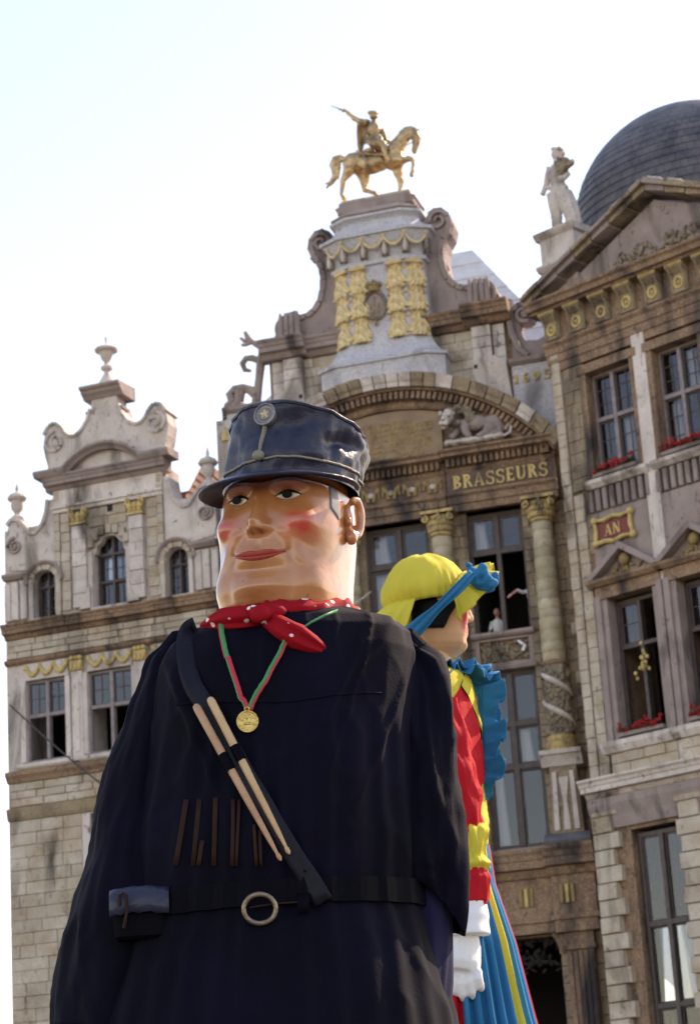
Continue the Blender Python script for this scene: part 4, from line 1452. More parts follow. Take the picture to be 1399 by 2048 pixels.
# windows: upper, middle with pediment, lower
for i, uc in enumerate((1.78, 3.95)):
    hw = 0.72
    window(K, uc - hw, uc + hw, 19.86, 22.85, -0.30, (uc - 0.05,), (21.55,), WOODM, 0.07, (), (1, 2), ((0, 0), (1, 1)) if i else ((1, 0),), mfw=0.11, sash=0.05, m_sash=WOOD)
    b = MB()
    b.box(uc - hw - 0.2, uc - hw, 19.8, 22.85, -0.3, 0.02)
    b.box(uc + hw, uc + hw + 0.2, 19.8, 22.85, -0.3, 0.02)
    b.box(uc - hw - 0.26, uc + hw + 0.26, 22.85, 23.1, -0.3, 0.06)
    part('window_surround', b, BROWN, K, bevel=0.015)
    b = MB()
    b.mould([(-0.3, 19.6), (0.08, 19.6), (0.16, 19.68), (0.2, 19.72), (0.2, 19.82), (-0.3, 19.87)], uc - hw - 0.3, uc + hw + 0.3)
    part('window_sill', b, PALE, K, bevel=0.01)
    for k in range(9):
        b = MB()
        x = uc - hw - 0.2 + k * 0.23
        b.box(x - 0.07, x + 0.07, 18.98, 19.58, -0.15, 0.06, 0.03)
        part('fluted_block', b, MAUVE, K)
    b = MB()
    b.box(uc - hw - 0.25, uc + hw + 0.25, 17.2, 18.95, -0.12, -0.01)
    part('panel_ground', b, MAUVE, K)
    # middle window with triangular pediment
    window(K, uc - hw, uc + hw, 12.9, 16.55, -0.34, (uc + 0.02,), (15.3,), WOOD, 0.1, ((0, 0), (1, 0), (1, 1)), (0, 1), (), mfw=0.1, sash=0.06)
    b = MB()
    b.box(uc - hw - 0.16, uc - hw, 12.9, 16.6, -0.34, 0.04)
    b.box(uc + hw, uc + hw + 0.16, 12.9, 16.6, -0.34, 0.04)
    b.box(uc - hw - 0.34, uc - hw - 0.16, 12.75, 16.7, -0.2, 0.12)
    b.box(uc + hw + 0.16, uc + hw + 0.34, 12.75, 16.7, -0.2, 0.12)
    part('window_surround', b, MAUVE, K, bevel=0.015)
    b = MB()
    b.box(uc - hw - 0.3, uc + hw + 0.3, 16.6, 16.95, -0.3, 0.10)
    b.mould([(-0.2, 16.92), (0.2, 16.92), (0.3, 17.02), (0.3, 17.1), (-0.2, 17.12)], uc - hw - 0.45, uc + hw + 0.45)
    part('window_lintel', b, BROWN, K)
    b = MB()
    for s_ in (-1, 1):
        b.prism([(uc + s_ * 1.2, 17.1), (uc + s_ * 0.95, 17.1), (uc, 17.75), (uc, 17.95)], -0.1, 0.32 + 0.004 * s_)
    part('window_pediment', b, MAUVE, K, bevel=0.01)
    b = MB()
    clutter(b, uc - 0.5, uc + 0.5, 17.15, 17.35, 0.0, 16, 0.09, rnd)
    b.ell(F(uc, 17.5, 0.1), (0.16, 0.1, 0.17), 10, 8)
    part('gilt_carving', b, GOLDF, K, True)
    b = MB()
    b.mould([(-0.3, 12.55), (0.16, 12.55), (0.22, 12.64), (0.26, 12.72), (0.26, 12.84), (-0.3, 12.9)], uc - hw - 0.5, uc + hw + 0.5)
    part('window_sill', b, PALE, K, bevel=0.01)
    ashlar(K, PALEB, uc - hw - 0.3, uc + hw + 0.3, 12.02, 12.54, -0.12, 0.1, 0.26, (0.5, 0.8))
    window(K, uc - hw, uc + hw, 4.0, 10.5, -0.3, (uc,), (8.2, 6.2), WOOD, 0.1, (), (0, 0), (), mfw=0.12)
# gilded cartouche
b = MB()
b.box(1.02, 2.02, 18.16, 18.62, -0.02, 0.05)
cart = part('cartouche', b, REDP, K)
b = MB()
fp = [(0.92, 18.1), (0.98, 18.45), (0.94, 18.72), (1.25, 18.68), (1.52, 18.74), (1.8, 18.68), (2.1, 18.72), (2.06, 18.42), (2.12, 18.1), (1.8, 18.12), (1.52, 18.06), (1.25, 18.12), (0.92, 18.1)]
b.tube([F(p[0], p[1], 0.07) for p in fp], 0.065, 8)
for p in (fp[0], fp[2], fp[6], fp[8]):
    b.ell(F(p[0], p[1], 0.08), (0.11, 0.09, 0.11), 8, 6)
part('gilt_frame', b, GOLDP, cart, True)
lettering(cart, 'AN', 1.24, 18.24, 0.30, 0.05, 0.03, GOLDP, width=0.5)
# storey cornice and bands
b = MB()
b.mould(cornice(11.5, 12.0, -0.05, 0.38), -0.2, 7.8)
part('storey_cornice', b, PALE, K)
b = MB()
b.mould([(-0.3, 10.7), (-0.02, 10.7), (0.04, 11.0), (0.14, 11.3), (0.14, 11.48), (-0.3, 11.5)], -0.1, 7.8)
part('string_course', b, MAUVE, K)
# main entablature
b = MB()
b.mould([(-0.4, 23.2), (0.02, 23.2), (0.02, 23.42), (0.06, 23.44), (0.06, 23.66), (0.1, 23.68), (0.1, 23.86), (0.18, 23.94), (0.18, 24.02), (-0.4, 24.04)], -0.1, 7.8)
part('architrave', b, BROWN, K)
b = MB()
b.box(-0.05, 7.8, 24.04, 24.86, -0.6, 0.04)
part('frieze', b, BROWN, K)
for k in range(9):
    uc = 0.22 + k * 0.84
    b = MB()
    b.box(uc - 0.25, uc + 0.25, 24.07, 24.60, 0.0, 0.16, 0.015)
    b.mould([(0.04, 24.60), (0.17, 24.60), (0.24, 24.66), (0.36, 24.74), (0.36, 24.835), (0.04, 24.835)], uc - 0.27, uc + 0.27)
    for q in (-0.2, 0.2):
        b.tube([F(uc + q, 24.12, 0.17), F(uc + q, 24.5, 0.19), F(uc + q, 24.74, 0.36)], 0.03, 6)
    co = part('console', b, BROWNB, K)
    for q in range(9):
        b2 = MB()
        b2.ell(F(uc - 0.24 + q * 0.06, 24.80, 0.375), (0.028, 0.02, 0.045), 6, 4)
        part('gilt_bead', b2, GOLDP, co, True)
    b2 = MB()
    n = 14
    b2.tube([F(uc + 0.13 * cos(2 * PI * i / n), 24.34 + 0.15 * sin(2 * PI * i / n), 0.17) for i in range(n + 1)], 0.04, 6, cap=False)
    b2.ell(F(uc, 24.34, 0.17), (0.045, 0.03, 0.045), 9, 6)
    part('gilt_rosette', b2, GOLDP, co, True)
b = MB()
b.mould([(-0.4, 24.84), (0.38, 24.84), (0.40, 24.9), (0.52, 24.92), (0.54, 25.04), (0.62, 25.1), (0.62, 25.16), (-0.4, 25.22)], -0.35, 8.1)
part('cornice', b, BROWN, K)
b = MB()
for s_ in (0, 1):
    n = 7
    for i in range(n):
        def pp(t, off):
            x = -0.42 + 4.32 * t
            y = 25.12 + 1.98 * t + off
            return (x if s_ == 0 else 7.8 - x, y)
        t0, t1 = (i + 0.02) / n, (i + 0.98) / n
        b = MB()
        b.prism([pp(t0, 0.0), pp(t1, -0.04), pp(t1, 0.14), pp(t0, 0.14)], -0.5, 0.50)
        b.prism([pp(t0, 0.14), pp(t1, 0.14), pp(t1, 0.24), pp(t0, 0.24)], -0.5, 0.64)
        b.prism([pp(t0, 0.24), pp(t1, 0.24), pp(t1, 0.34), pp(t0, 0.34)], -0.5, 0.55)
        part('raking_cornice', b, MAUVE if rnd.random() < 0.5 else BROWNB, K, bevel=0.015)
        if i % 3 != 1:
            b = MB()
            b.prism([pp(t0 + 0.02, 0.342), pp(t1 - 0.03, 0.342), pp(t1 - 0.03, 0.39), pp(t0 + 0.02, 0.39)], -0.4, 0.5)
            part('lead_flashing', b, PALE, K)
b = MB()
b.prism([(0.3, 25.2), (7.5, 25.2), (3.9, 26.9)], -0.5, 0.1)
part('pediment_tympanum', b, MAUVE, K)
b = MB()
clutter(b, 2.4, 5.4, 25.4, 25.8, 0.1, 60, 0.12, rnd)
part('carved_relief', b, DARKST, K, True)
# slate dome on a drum: rows of slates lapped on a curved roof
DC = (2.5, -3.5)
prof = [(3.32, 25.6 + 2.7 * i / 10) for i in range(10)] + [(3.3 * cos(t), 28.3 + 2.95 * sin(t)) for t in [1.52 * i / 18 for i in range(19)]]
b = MB()
for i in range(len(prof) - 1):
    (r0, z0), (r1, z1) = prof[i], prof[i + 1]
    z1 += 0.04
    n = 84
    for j in range(n):
        a0, a1 = [2 * PI * (j + (0.5 if i % 2 else 0) + q) / n for q in (0.02, 0.98)]
        o1 = 0.035 + 0.012 * rnd.random()
        b.add([b.P(DC[0] + (r + o_) * cos(a), z, DC[1] + 0.72 * (r + o_) * sin(a)) for r, o_, z, a in ((r0, o1, z0, a0), (r0, o1, z0, a1), (r1, 0, z1, a1), (r1, 0, z1, a0))], [(0, 1, 2, 3)])
o = link('dome_slates', b.mesh('dome_slates'), SLATE, K)
o['kind'] = 'stuff'
b = MB()
b.lathe([(r - 0.06, z) for r, z in prof], DC[0], DC[1], 40, 0.72)
part('dome', b, SLATE, K, True)
b = MB()
b.box(0.2, 7.6, 24.0, 25.7, -7, -0.55)
part('dome_base', b, SLATE, K)
# plinth for the stone woman
b = MB()
b.box(-0.02, 1.14, 24.9, 27.3, -1.1, 0.0)
b.mould([(-1.15, 26.15), (0.02, 26.15), (0.10, 26.22), (0.14, 26.26), (0.14, 26.32), (-1.15, 26.36)], -0.14, 1.24)
b.mould([(-1.15, 27.1), (0.02, 27.1), (0.10, 27.18), (0.14, 27.24), (0.14, 27.3), (-1.15, 27.34)], -0.14, 1.24)
part('statue_plinth', b, PALE, K, bevel=0.01)

# ================================================================== statues
def plan(house, wc, k, ox, oy):
    def f(x, y, dw=0.0):
        q = house.uv(ox + x / k, oy + y / k, wc)
        return Vector(MB().P(q[0], q[1], wc + dw))
    return f


def rot2(a):
    return Matrix.Rotation(-rad(a), 3, 'Y')


f_ = plan(H, -1.2, 4.996, 620, 190)
un = 0.0031
base = f_(690, 1050)
st = thing('equestrian_statue', 'gilded rider with outstretched arm on a pacing horse at the very top of the gable', 'statue', H.world(base.x, base.z, -base.y), -H.phi)
inv = Matrix.Translation(-base)


def tb(b, pts, n=10, flat=1.0):
    b.tube([inv @ f_(p[0], p[1], p[3] if len(p) > 3 else 0) for p in pts], [p[2] * un for p in pts], n, flat)


def el(b, x, y, rx, ry, rw, dw=0.0, a=0.0):
    b.ell(inv @ f_(x, y, dw), (rx * un, rw * un, ry * un), 14, 10, rot2(a))


b = MB()
el(b, 620, 690, 210, 98, 95)
el(b, 440, 680, 115, 105, 100)
el(b, 830, 640, 105, 115, 92, 0, -20)
el(b, 880, 640, 75, 85, 75)
tb(b, [(830, 590, 95), (880, 500, 80), (930, 430, 66), (985, 385, 56), (1035, 385, 50)])
tb(b, [(900, 400, 40), (960, 355, 40), (1010, 345, 36), (1060, 365, 30)])
tb(b, [(1030, 385, 52), (1065, 440, 48), (1055, 500, 36), (1040, 555, 30), (1035, 585, 22)])
for dw in (-0.05, 0.05):
    tb(b, [(1060, 365, 14, dw), (1090, 345, 8, dw)], 6)
# near hind, far hind, near fore raised, far fore
tb(b, [(420, 720, 85, 0.14), (400, 790, 58, 0.17), (370, 840, 40, 0.18), (345, 890, 30, 0.18), (338, 960, 22, 0.18), (338, 1020, 25, 0.18), (352, 1050, 28, 0.18), (372, 1072, 26, 0.18)])
tb(b, [(500, 740, 75, -0.15), (525, 810, 58, -0.18), (525, 870, 40, -0.18), (530, 925, 32, -0.18), (590, 945, 22, -0.18), (635, 960, 24, -0.18), (655, 1000, 24, -0.18), (675, 1030, 26, -0.18)])
tb(b, [(850, 680, 62, 0.15), (930, 680, 42, 0.17), (1000, 662, 30, 0.17), (1042, 668, 27, 0.17), (1045, 720, 18, 0.17), (1042, 775, 20, 0.17), (1030, 810, 22, 0.17), (1030, 838, 20, 0.17)])
tb(b, [(850, 700, 60, -0.14), (870, 780, 44, -0.16), (890, 850, 30, -0.16), (885, 910, 20, -0.16), (884, 965, 22, -0.16), (905, 995, 26, -0.16)])
horse = sculpt('horse', b, BRONZEG, st, 0.02, 2, 0.018, 8)
b = MB()
tb(b, [(350, 650, 30), (300, 632, 42), (250, 650, 44), (232, 700, 42), (250, 760, 36), (245, 820, 32), (215, 875, 26), (185, 905, 16), (160, 935, 7)])
tb(b, [(290, 660, 25, 0.05), (285, 740, 25, 0.05), (285, 820, 16, 0.05), (292, 860, 5, 0.05)])
tb(b, [(230, 820, 20, -0.03), (190, 875, 15, -0.03), (145, 885, 5, -0.03)])
sculpt('horse_tail', b, BRONZEG, st, 0.018, 2, 0.02, 9)
b = MB()
for i in range(16):
    t = i / 15
    x, y = 845 + 210 * t, 455 - 130 * t + 60 * t * t * 0.9
    tb(b, [(x, y, 20, 0.03 * (-1) ** i), (x - 18, y + 35, 18, 0.09), (x - 8, y + 75 - 20 * t, 8, 0.12)], 6)
sculpt('horse_mane', b, BRONZEG, st, 0.016, 2, 0.015, 12)
b = MB()
tb(b, [(480, 590, 10, 0.27), (540, 630, 12, 0.29), (650, 635, 12, 0.29), (760, 640, 12, 0.28), (860, 655, 12, 0.27), (930, 640, 10, 0.2)], 6)
el(b, 600, 590, 70, 45, 110)
el(b, 850, 655, 22, 26, 18, 0.26)
tb(b, [(1060, 470, 9, 0.12), (980, 520, 7, 0.14), (880, 520, 7, 0.15), (790, 485, 8, 0.12)], 6)
sculpt('saddle_harness', b, BRONZEG, st, 0.018, 2)
b = MB()
el(b, 630, 350, 72, 95, 52)
el(b, 640, 450, 78, 62, 60)
tb(b, [(638, 290, 30), (640, 240, 24)])
tb(b, [(575, 300, 40, 0.1), (510, 285, 34, 0.14), (445, 250, 26, 0.16), (400, 210, 21, 0.17), (372, 185, 18, 0.17)])
tb(b, [(700, 330, 34, -0.12), (735, 400, 30, -0.16), (750, 450, 24, -0.1), (790, 470, 20, 0.0)])
tb(b, [(640, 490, 62, 0.14), (700, 520, 52, 0.24), (755, 535, 40, 0.30), (770, 590, 32, 0.30), (780, 650, 26, 0.29), (805, 690, 20, 0.27), (825, 695, 13, 0.26)])
tb(b, [(640, 490, 60, -0.14), (705, 520, 50, -0.24), (755, 535, 38, -0.3), (770, 600, 30, -0.3), (790, 680, 22, -0.28)])
for k in range(7):
    tb(b, [(585 + 22 * k, 430, 16, 0.10 + 0.05 * sin(k)), (575 + 26 * k, 490, 15, 0.18 + 0.05 * sin(k)), (568 + 27 * k, 530, 8, 0.22)], 6)
rider = sculpt('rider', b, BRONZEG, st, 0.018, 2, 0.018, 9)
b = MB()
el(b, 633, 208, 42, 55, 42, 0, 6)
el(b, 668, 215, 10, 14, 10)
for k in range(9):
    a = 2 * PI * k / 9
    el(b, 628 + 36 * cos(a), 180 + 8 * sin(a), 20, 20, 18, 0.11 * sin(a))
el(b, 655, 165, 16, 14, 16)
sculpt('rider_head', b, BRONZEG, st, 0.014, 2)
b = MB()
el(b, 355, 178, 26, 19, 18, 0.17, 15)
for k in range(4):
    tb(b, [(350, 172 + 5 * k, 7, 0.13 + 0.03 * k), (325 - 3 * k, 160 + 7 * k, 6, 0.13 + 0.03 * k), (305, 165 + 6 * k, 4, 0.14 + 0.03 * k)], 6)
sculpt('rider_hand', b, BRONZEG, st, 0.009, 1)
b = MB()
tb(b, [(335, 170, 7, 0.17), (225, 133, 5, 0.17)], 8)
part('baton', b, BRONZEG, st, True)
b = MB()
rows = []
for i in range(15):
    t = i / 14
    xl, xr = 450 - 22 * sin(PI * t) + 55 * t, 600 - 70 * t + 10 * sin(6 * t)
    y = 262 + 350 * t
    rows.append([inv @ f_(xl + (xr - xl) * k / 13, y + 8 * sin(k), -0.16 + 0.30 * k / 13 + 0.05 * sin(k * 1.9 + 2 * t)) for k in range(14)])
b.grid(rows)
part('rider_cloak', b, BRONZEG, st, True, solid=0.04)
b = MB()
p0 = inv @ f_(345, 1092)
p1 = inv @ f_(1040, 1055)
z = min(p0.z, p1.z)
zt = (inv @ f_(690, 1052)).z
for (x0, x1, y0, y1, z0, z1) in ((p0.x, p1.x, -0.45, 0.5, zt - 0.12, zt - 0.02),):
    b.box(x0, x1, z0, z1, -y1, -y0)
part('statue_base', b, BRONZEG, st, bevel=0.03)
b = MB()
b.prism([(p0.x - 0.10, zt - 0.5), (p1.x + 0.10, zt - 0.5), (p1.x + 0.10, zt - 0.36), (p1.x + 0.16, zt - 0.33), (p1.x + 0.16, zt - 0.27), (p1.x + 0.03, zt - 0.24), (p1.x + 0.02, zt - 0.12), (p0.x - 0.04, zt - 0.12), (p0.x - 0.05, zt - 0.24), (p0.x - 0.16, zt - 0.27), (p0.x - 0.16, zt - 0.33), (p0.x - 0.10, zt - 0.36)], -0.6, 0.55)
part('stone_base', b, MAUVE, st, bevel=0.04)

# stone woman with a sheaf
wq = -0.5
f_ = plan(Q, wq, 3.682, 880, 230)
un = 0.0050
base = f_(930, 880)
sw = thing('stone_statue', 'pale stone woman in draped robe holding a sheaf beside the slate dome', 'statue', Q.world(base.x, base.z, -base.y), -Q.phi)
inv = Matrix.Translation(-base)
b = MB()
el(b, 862, 405, 52, 46, 42)
el(b, 858, 450, 48, 50, 42)
el(b, 862, 505, 44, 40, 40)
el(b, 880, 562, 52, 54, 48)
for s_ in (-1, 1):
    el(b, 855 + 22 * s_, 425, 18, 18, 18, 0.13)
tb(b, [(862, 375, 24), (858, 335, 19)])
tb(b, [(815, 392, 24, 0.02), (802, 450, 21, 0.05), (792, 515, 18, 0.06), (778, 565, 15, 0.10), (768, 600, 15, 0.12)])
tb(b, [(912, 390, 24, 0.06), (955, 450, 20, 0.14), (950, 480, 17, 0.24), (915, 490, 15, 0.28)])
tb(b, [(852, 590, 46, 0.08), (862, 680, 38, 0.10), (872, 780, 30, 0.08), (868, 850, 28, 0.06), (868, 892, 30, 0.08)])
tb(b, [(915, 590, 48, 0.02), (945, 680, 42, 0.05), (970, 770, 32, 0.05), (985, 840, 28, 0.03), (990, 892, 30, 0.03)])
for k in range(5):
    tb(b, [(880 + 12 * k, 560, 11, 0.18), (912 + 15 * k, 650, 11, 0.18 - 0.02 * k), (945 + 16 * k, 760, 10, 0.12), (962 + 13 * k, 875, 10, 0.08)], 6)
for k in range(5):
    tb(b, [(808 + 8 * k, 545 + 3 * k, 12, 0.12), (865, 556 + 8 * k, 13, 0.19), (945, 540 + 12 * k, 11, 0.14)], 6)
for k in range(4):
    tb(b, [(830 + 16 * k, 395, 7, 0.13), (842 + 10 * k, 455, 7, 0.16), (850 + 6 * k, 505, 7, 0.14)], 6)
    tb(b, [(840 + 10 * k, 590, 9, 0.18), (846 + 9 * k, 700, 8, 0.19), (852 + 8 * k, 860, 8, 0.12)], 6)
tb(b, [(925, 560, 24, -0.08), (965, 640, 24, -0.08), (990, 740, 26, -0.06), (1002, 840, 26, -0.05), (1004, 892, 28, -0.05)], 8)
sculpt('draped_body', b, PALE, sw, 0.016, 1, 0.012, 10)
b = MB()
el(b, 858, 295, 31, 42, 34, 0, 8)
tb(b, [(858, 310, 22), (861, 365, 24)])
el(b, 830, 298, 8, 11, 8, 0.03)
el(b, 862, 264, 36, 20, 36, -0.02)
el(b, 893, 278, 13, 18, 15, -0.05)
for k in range(7):
    el(b, 834 + 9 * k, 254 + 4 * sin(k * 2), 12, 12, 12, 0.1 * sin(k * 1.3))
sculpt('statue_head', b, PALE, sw, 0.014, 1, 0.01, 12)
b = MB()
for k in range(22):
    a = -0.9 + 1.9 * (k % 11) / 10
    r = 66 + 30 * rnd.random()
    tb(b, [(925, 470, 9, 0.22 + 0.06 * rnd.random()), (945 + r * sin(a) * 0.6, 440 - r * 0.5, 11, 0.18 + 0.2 * rnd.random()), (955 + r * sin(a), 425 - r * cos(a), 13, 0.18 + 0.2 * rnd.random())], 6)
sculpt('sheaf', b, DARKST, sw, 0.016, 1, 0.02, 14)
b = MB()
a0, a1 = inv @ f_(850, 900), inv @ f_(1030, 900)
b.box(a0.x - 0.1, a1.x + 0.1, a0.z - 0.18, a0.z + 0.05, -0.35, 0.4)
part('statue_base', b, PALE, sw, bevel=0.02)

# reclining lion on the pediment cornice
wq = 0.12
f_ = plan(H, wq, 8.23, 870, 790)
un = 0.00168
base = f_(620, 800)
ln = thing('lion_statue', 'stone lion lying on the cornice above the gold lettering, head turned to the square', 'statue', H.world(base.x, base.z, -base.y), -H.phi)
inv = Matrix.Translation(-base)
b = MB()
el(b, 640, 470, 260, 140, 130)
el(b, 940, 470, 170, 165, 120)
el(b, 1040, 560, 110, 110, 120)
tb(b, [(520, 480, 110, 0.1), (520, 600, 75, 0.2), (555, 680, 62, 0.24), (590, 730, 55, 0.26), (560, 745, 40, 0.3)])
tb(b, [(420, 540, 90, -0.02), (360, 640, 65, 0.08), (330, 700, 58, 0.16), (290, 740, 50, 0.2)])
tb(b, [(950, 560, 110, 0.14), (860, 660, 70, 0.24), (780, 720, 55, 0.28), (720, 735, 42, 0.3)])
tb(b, [(1080, 600, 70, 0.1), (1000, 690, 60, 0.2), (900, 730, 50, 0.24)])
sculpt('lion_body', b, MAUVE, ln, 0.022, 3, 0.015, 9)
b = MB()
for k in range(60):
    a = rnd.uniform(0, 2 * PI)
    r = rnd.uniform(0.55, 1.0)
    x, y = 430 + 230 * r * cos(a) * 0.9, 400 + 185 * r * sin(a)
    el(b, x, y, 42, 70, 50, 0.16 + rnd.uniform(0, 0.12) - 0.1 * r, rnd.uniform(-60, 60))
sculpt('lion_mane', b, DARKST, ln, 0.014, 1, 0.03, 14)
b = MB()
el(b, 225, 420, 115, 125, 120, 0.20)
el(b, 200, 520, 82, 75, 85, 0.32)
el(b, 195, 590, 60, 32, 60, 0.3)
el(b, 195, 470, 36, 70, 50, 0.4)
for s_ in (-1, 1):
    el(b, 215 + 70 * s_, 385, 40, 26, 30, 0.38)
    el(b, 215 + 105 * s_, 330, 34, 40, 30, 0.18)
    el(b, 200 + 42 * s_, 540, 44, 36, 36, 0.42)
el(b, 240, 320, 70, 48, 60, 0.24)
lh = sculpt('lion_head', b, PALE, ln, 0.015, 2, 0.008, 14)
b = MB()
for s_ in (-1, 1):
    el(b, 212 + 62 * s_, 425, 22, 16, 20, 0.385)
el(b, 196, 497, 30, 17, 26, 0.475)
tb(b, [(140, 590, 10, 0.40), (195, 575, 13, 0.46), (255, 590, 10, 0.40)], 6)
part('lion_features', b, DARKST, lh, True)
b = MB()
tb(b, [(1150, 560, 26, 0.0), (1215, 470, 22, 0.05), (1258, 540, 20, 0.1), (1250, 630, 20, 0.15), (1180, 690, 22, 0.2), (1090, 715, 26, 0.24), (1040, 715, 34, 0.26)], 8)
part('lion_tail', b, PALE, ln, True)
b = MB()
a0, a1 = inv @ f_(200, 790), inv @ f_(1130, 760)
for k in range(14):
    x = a0.x + (a1.x - a0.x) * (k + 0.5) / 14
    b.ell((x, -0.16, 0.02 + 0.03 * rnd.random()), (0.12, 0.2, 0.085 + 0.03 * rnd.random()), 9, 6)
sculpt('lion_ground', b, PALE, ln, 0.025, 1, 0.02, 8)

# ================================================================== people at the open window, flowers, cables
SKIN = mat('skin', (0.55, 0.28, 0.20), 0.6)
SHIRT = mat('white_shirt', (0.75, 0.75, 0.76), 0.85)
HAIRR = mat('red_hair', (0.34, 0.09, 0.04), 0.6)
HAIRD = mat('dark_hair', (0.03, 0.02, 0.018), 0.5)
TROU = mat('dark_trousers', (0.03, 0.03, 0.04), 0.8)


def person(label, u, v, w_, pose, hair):
    pos = H.world(u, v, w_)
    p = thing('person', label, 'person', pos, -H.phi, 'people at the open window')
    b = MB()
    b.tube([(0, 0, 0.86), (0, 0, 1.05), (0, -0.02, 1.22), (0, -0.03, 1.38), (0, -0.02, 1.47)], [0.155, 0.145, 0.175, 0.17, 0.06], 12, 0.65)
    for s_, pts in zip((-1, 1), pose):
        b.tube([(s_ * 0.15, -0.02, 1.40)] + [q[:3] for q in pts[:-1]], [0.062, 0.055, 0.048][:len(pts)] if len(pts) == 3 else [0.062, 0.05], 8)
    sculpt('shirt', b, SHIRT, p, 0.018, 3)
    b = MB()
    for s_, pts in zip((-1, 1), pose):
        e, h = Vector(pts[-2]), Vector(pts[-1])
        d = (h - e).normalized()
        b.tube([e, e.lerp(h, 0.6), h], [0.043, 0.036, 0.028], 8)
        sd = d.orthogonal().normalized()
        b.ell(h + d * 0.04, (0.04, 0.03, 0.045), 8, 6)
        for k in range(4):
            q = h + d * 0.06 + sd * (k - 1.5) * 0.02
            b.tube([q, q + d * 0.04, q + d * 0.07 + Vector((0, 0, -0.02))], [0.011, 0.010, 0.008], 6)
        b.tube([h + d * 0.01 + sd * 0.03, h + d * 0.04 + sd * 0.06, h + d * 0.07 + sd * 0.06], [0.012, 0.011, 0.008], 6)
    b.tube([(0, -0.02, 1.42), (0, -0.04, 1.56)], [0.058, 0.052], 8)
    b.ell((0, -0.06, 1.64), (0.082, 0.10, 0.12), 12, 9)
    b.ell((0, -0.165, 1.625), (0.016, 0.025, 0.028), 7, 5)
    b.ell((0, -0.13, 1.555), (0.035, 0.03, 0.022), 7, 5)
    for s_ in (-1, 1):
        b.ell((s_ * 0.084, -0.05, 1.635), (0.014, 0.024, 0.034), 7, 5)
    sculpt('skin', b, SKIN, p, 0.009, 1)
    b = MB()
    for s_ in (-1, 1):
        b.ell((s_ * 0.034, -0.148, 1.655), (0.014, 0.012, 0.009), 7, 5)
    b.tube([(-0.028, -0.152, 1.582), (0, -0.162, 1.578), (0.028, -0.152, 1.582)], 0.006, 6)
    part('face_features', b, HAIRD, p, True)
    b = MB()
    b.ell((0, -0.03, 1.69), (0.095, 0.105, 0.10), 12, 8)
    b.ell((0, 0.02, 1.62), (0.09, 0.07, 0.11), 10, 8)
    sculpt('hair', b, hair, p, 0.014, 2, 0.01, 20)
    b = MB()
    for s_ in (-1, 1):
        b.tube([(s_ * 0.08, 0, 0.9), (s_ * 0.09, -0.01, 0.5), (s_ * 0.09, 0, 0.06), (s_ * 0.09, -0.1, 0.03)], [0.09, 0.07, 0.05, 0.045], 8)
    sculpt('trousers', b, TROU, p, 0.02, 2)
    return p


person('red haired person in white shirt reaching out a bare arm at the open window', 3.58, 16.45, -0.85, ([(-0.25, -0.12, 1.36), (-0.36, -0.28, 1.40), (-0.52, -0.36, 1.28)], [(0.2, -0.05, 1.15), (0.16, -0.25, 1.02)]), HAIRR)
person('dark haired person in white shirt behind the open window, beside the yellow bonnet', 2.52, 15.75, -0.95, ([(-0.24, -0.02, 1.16), (-0.2, -0.26, 1.06)], [(0.24, -0.02, 1.16), (0.2, -0.26, 1.06)]), HAIRD)


def flowers(label, u0, u1, v, w_):
    t = thing('flower_box', label, 'flower box', Q.world((u0 + u1) / 2, v, w_), -Q.phi, 'flower boxes on the window sills')
    hw = (u1 - u0) / 2
    b = MB()
    b.box(-hw, hw, 0, 0.10, -0.09, 0.09)
    part('trough', b, MAUVE, t, bevel=0.01)
    b = MB()
    for i in range(int(900 * hw)):
        p = Vector((rnd.uniform(-hw, hw), -rnd.gauss(0, 0.08), 0.08 + abs(rnd.gauss(0.07, 0.07))))
        a, c = rnd.uniform(0, 6.3), rnd.uniform(-0.9, 0.9)
        r = 0.035 * rnd.uniform(0.7, 1.3)
        x = Vector((cos(a), sin(a), c * 0.5)).normalized()
        y = x.cross(Vector((0, 0.3, 1))).normalized()
        b.add([p + x * r, p + y * r * 0.8, p - x * r * 0.6, p - y * r * 0.8], [(0, 1, 2, 3)])
    o = link('foliage', b.mesh('foliage'), GREENL, t)
    o['kind'] = 'stuff'
    for i in range(int(34 * hw)):
        b = MB()
        c = Vector((rnd.uniform(-hw, hw), -0.05 - abs(rnd.gauss(0, 0.07)), 0.13 + abs(rnd.gauss(0.07, 0.08))))
        for k in range(7):
            b.ell(c + Vector((rnd.gauss(0, 0.035), rnd.gauss(0, 0.03), rnd.gauss(0, 0.03))), (0.03, 0.026, 0.024), 6, 4)
        part('blossom', b, REDF, t, True)
    return t


flowers('red geraniums on the sill of the upper window under the carved cornice', 1.1, 2.46, 19.88, 0.06)
flowers('red geraniums on the sill of the pedimented lower window', 1.1, 2.46, 12.92, 0.08)
flowers('red geraniums on the upper sill beyond the grey pilaster', 3.27, 4.63, 19.88, 0.06)
flowers('red geraniums on the lower sill beyond the grey pilaster', 3.27, 4.63, 12.92, 0.08)
b = MB()
b.ell((0, 0, 0), (0.06, 0.06, 0.12), 8, 6)
for k in range(14):
    b.ell((rnd.gauss(0, 0.07), rnd.gauss(0, 0.05), rnd.gauss(0.1, 0.22)), (0.05, 0.045, 0.06), 7, 5)
o = part('gilt_lantern', b, GOLDP, None, True)
o.location = Q.world(1.95, 14.6, 0.0)
tag(o, 'small yellow gilt ornament hanging in the dark pedimented window opening', 'ornament')
CABLE = mat('cable', (0.03, 0.025, 0.025), 0.6)


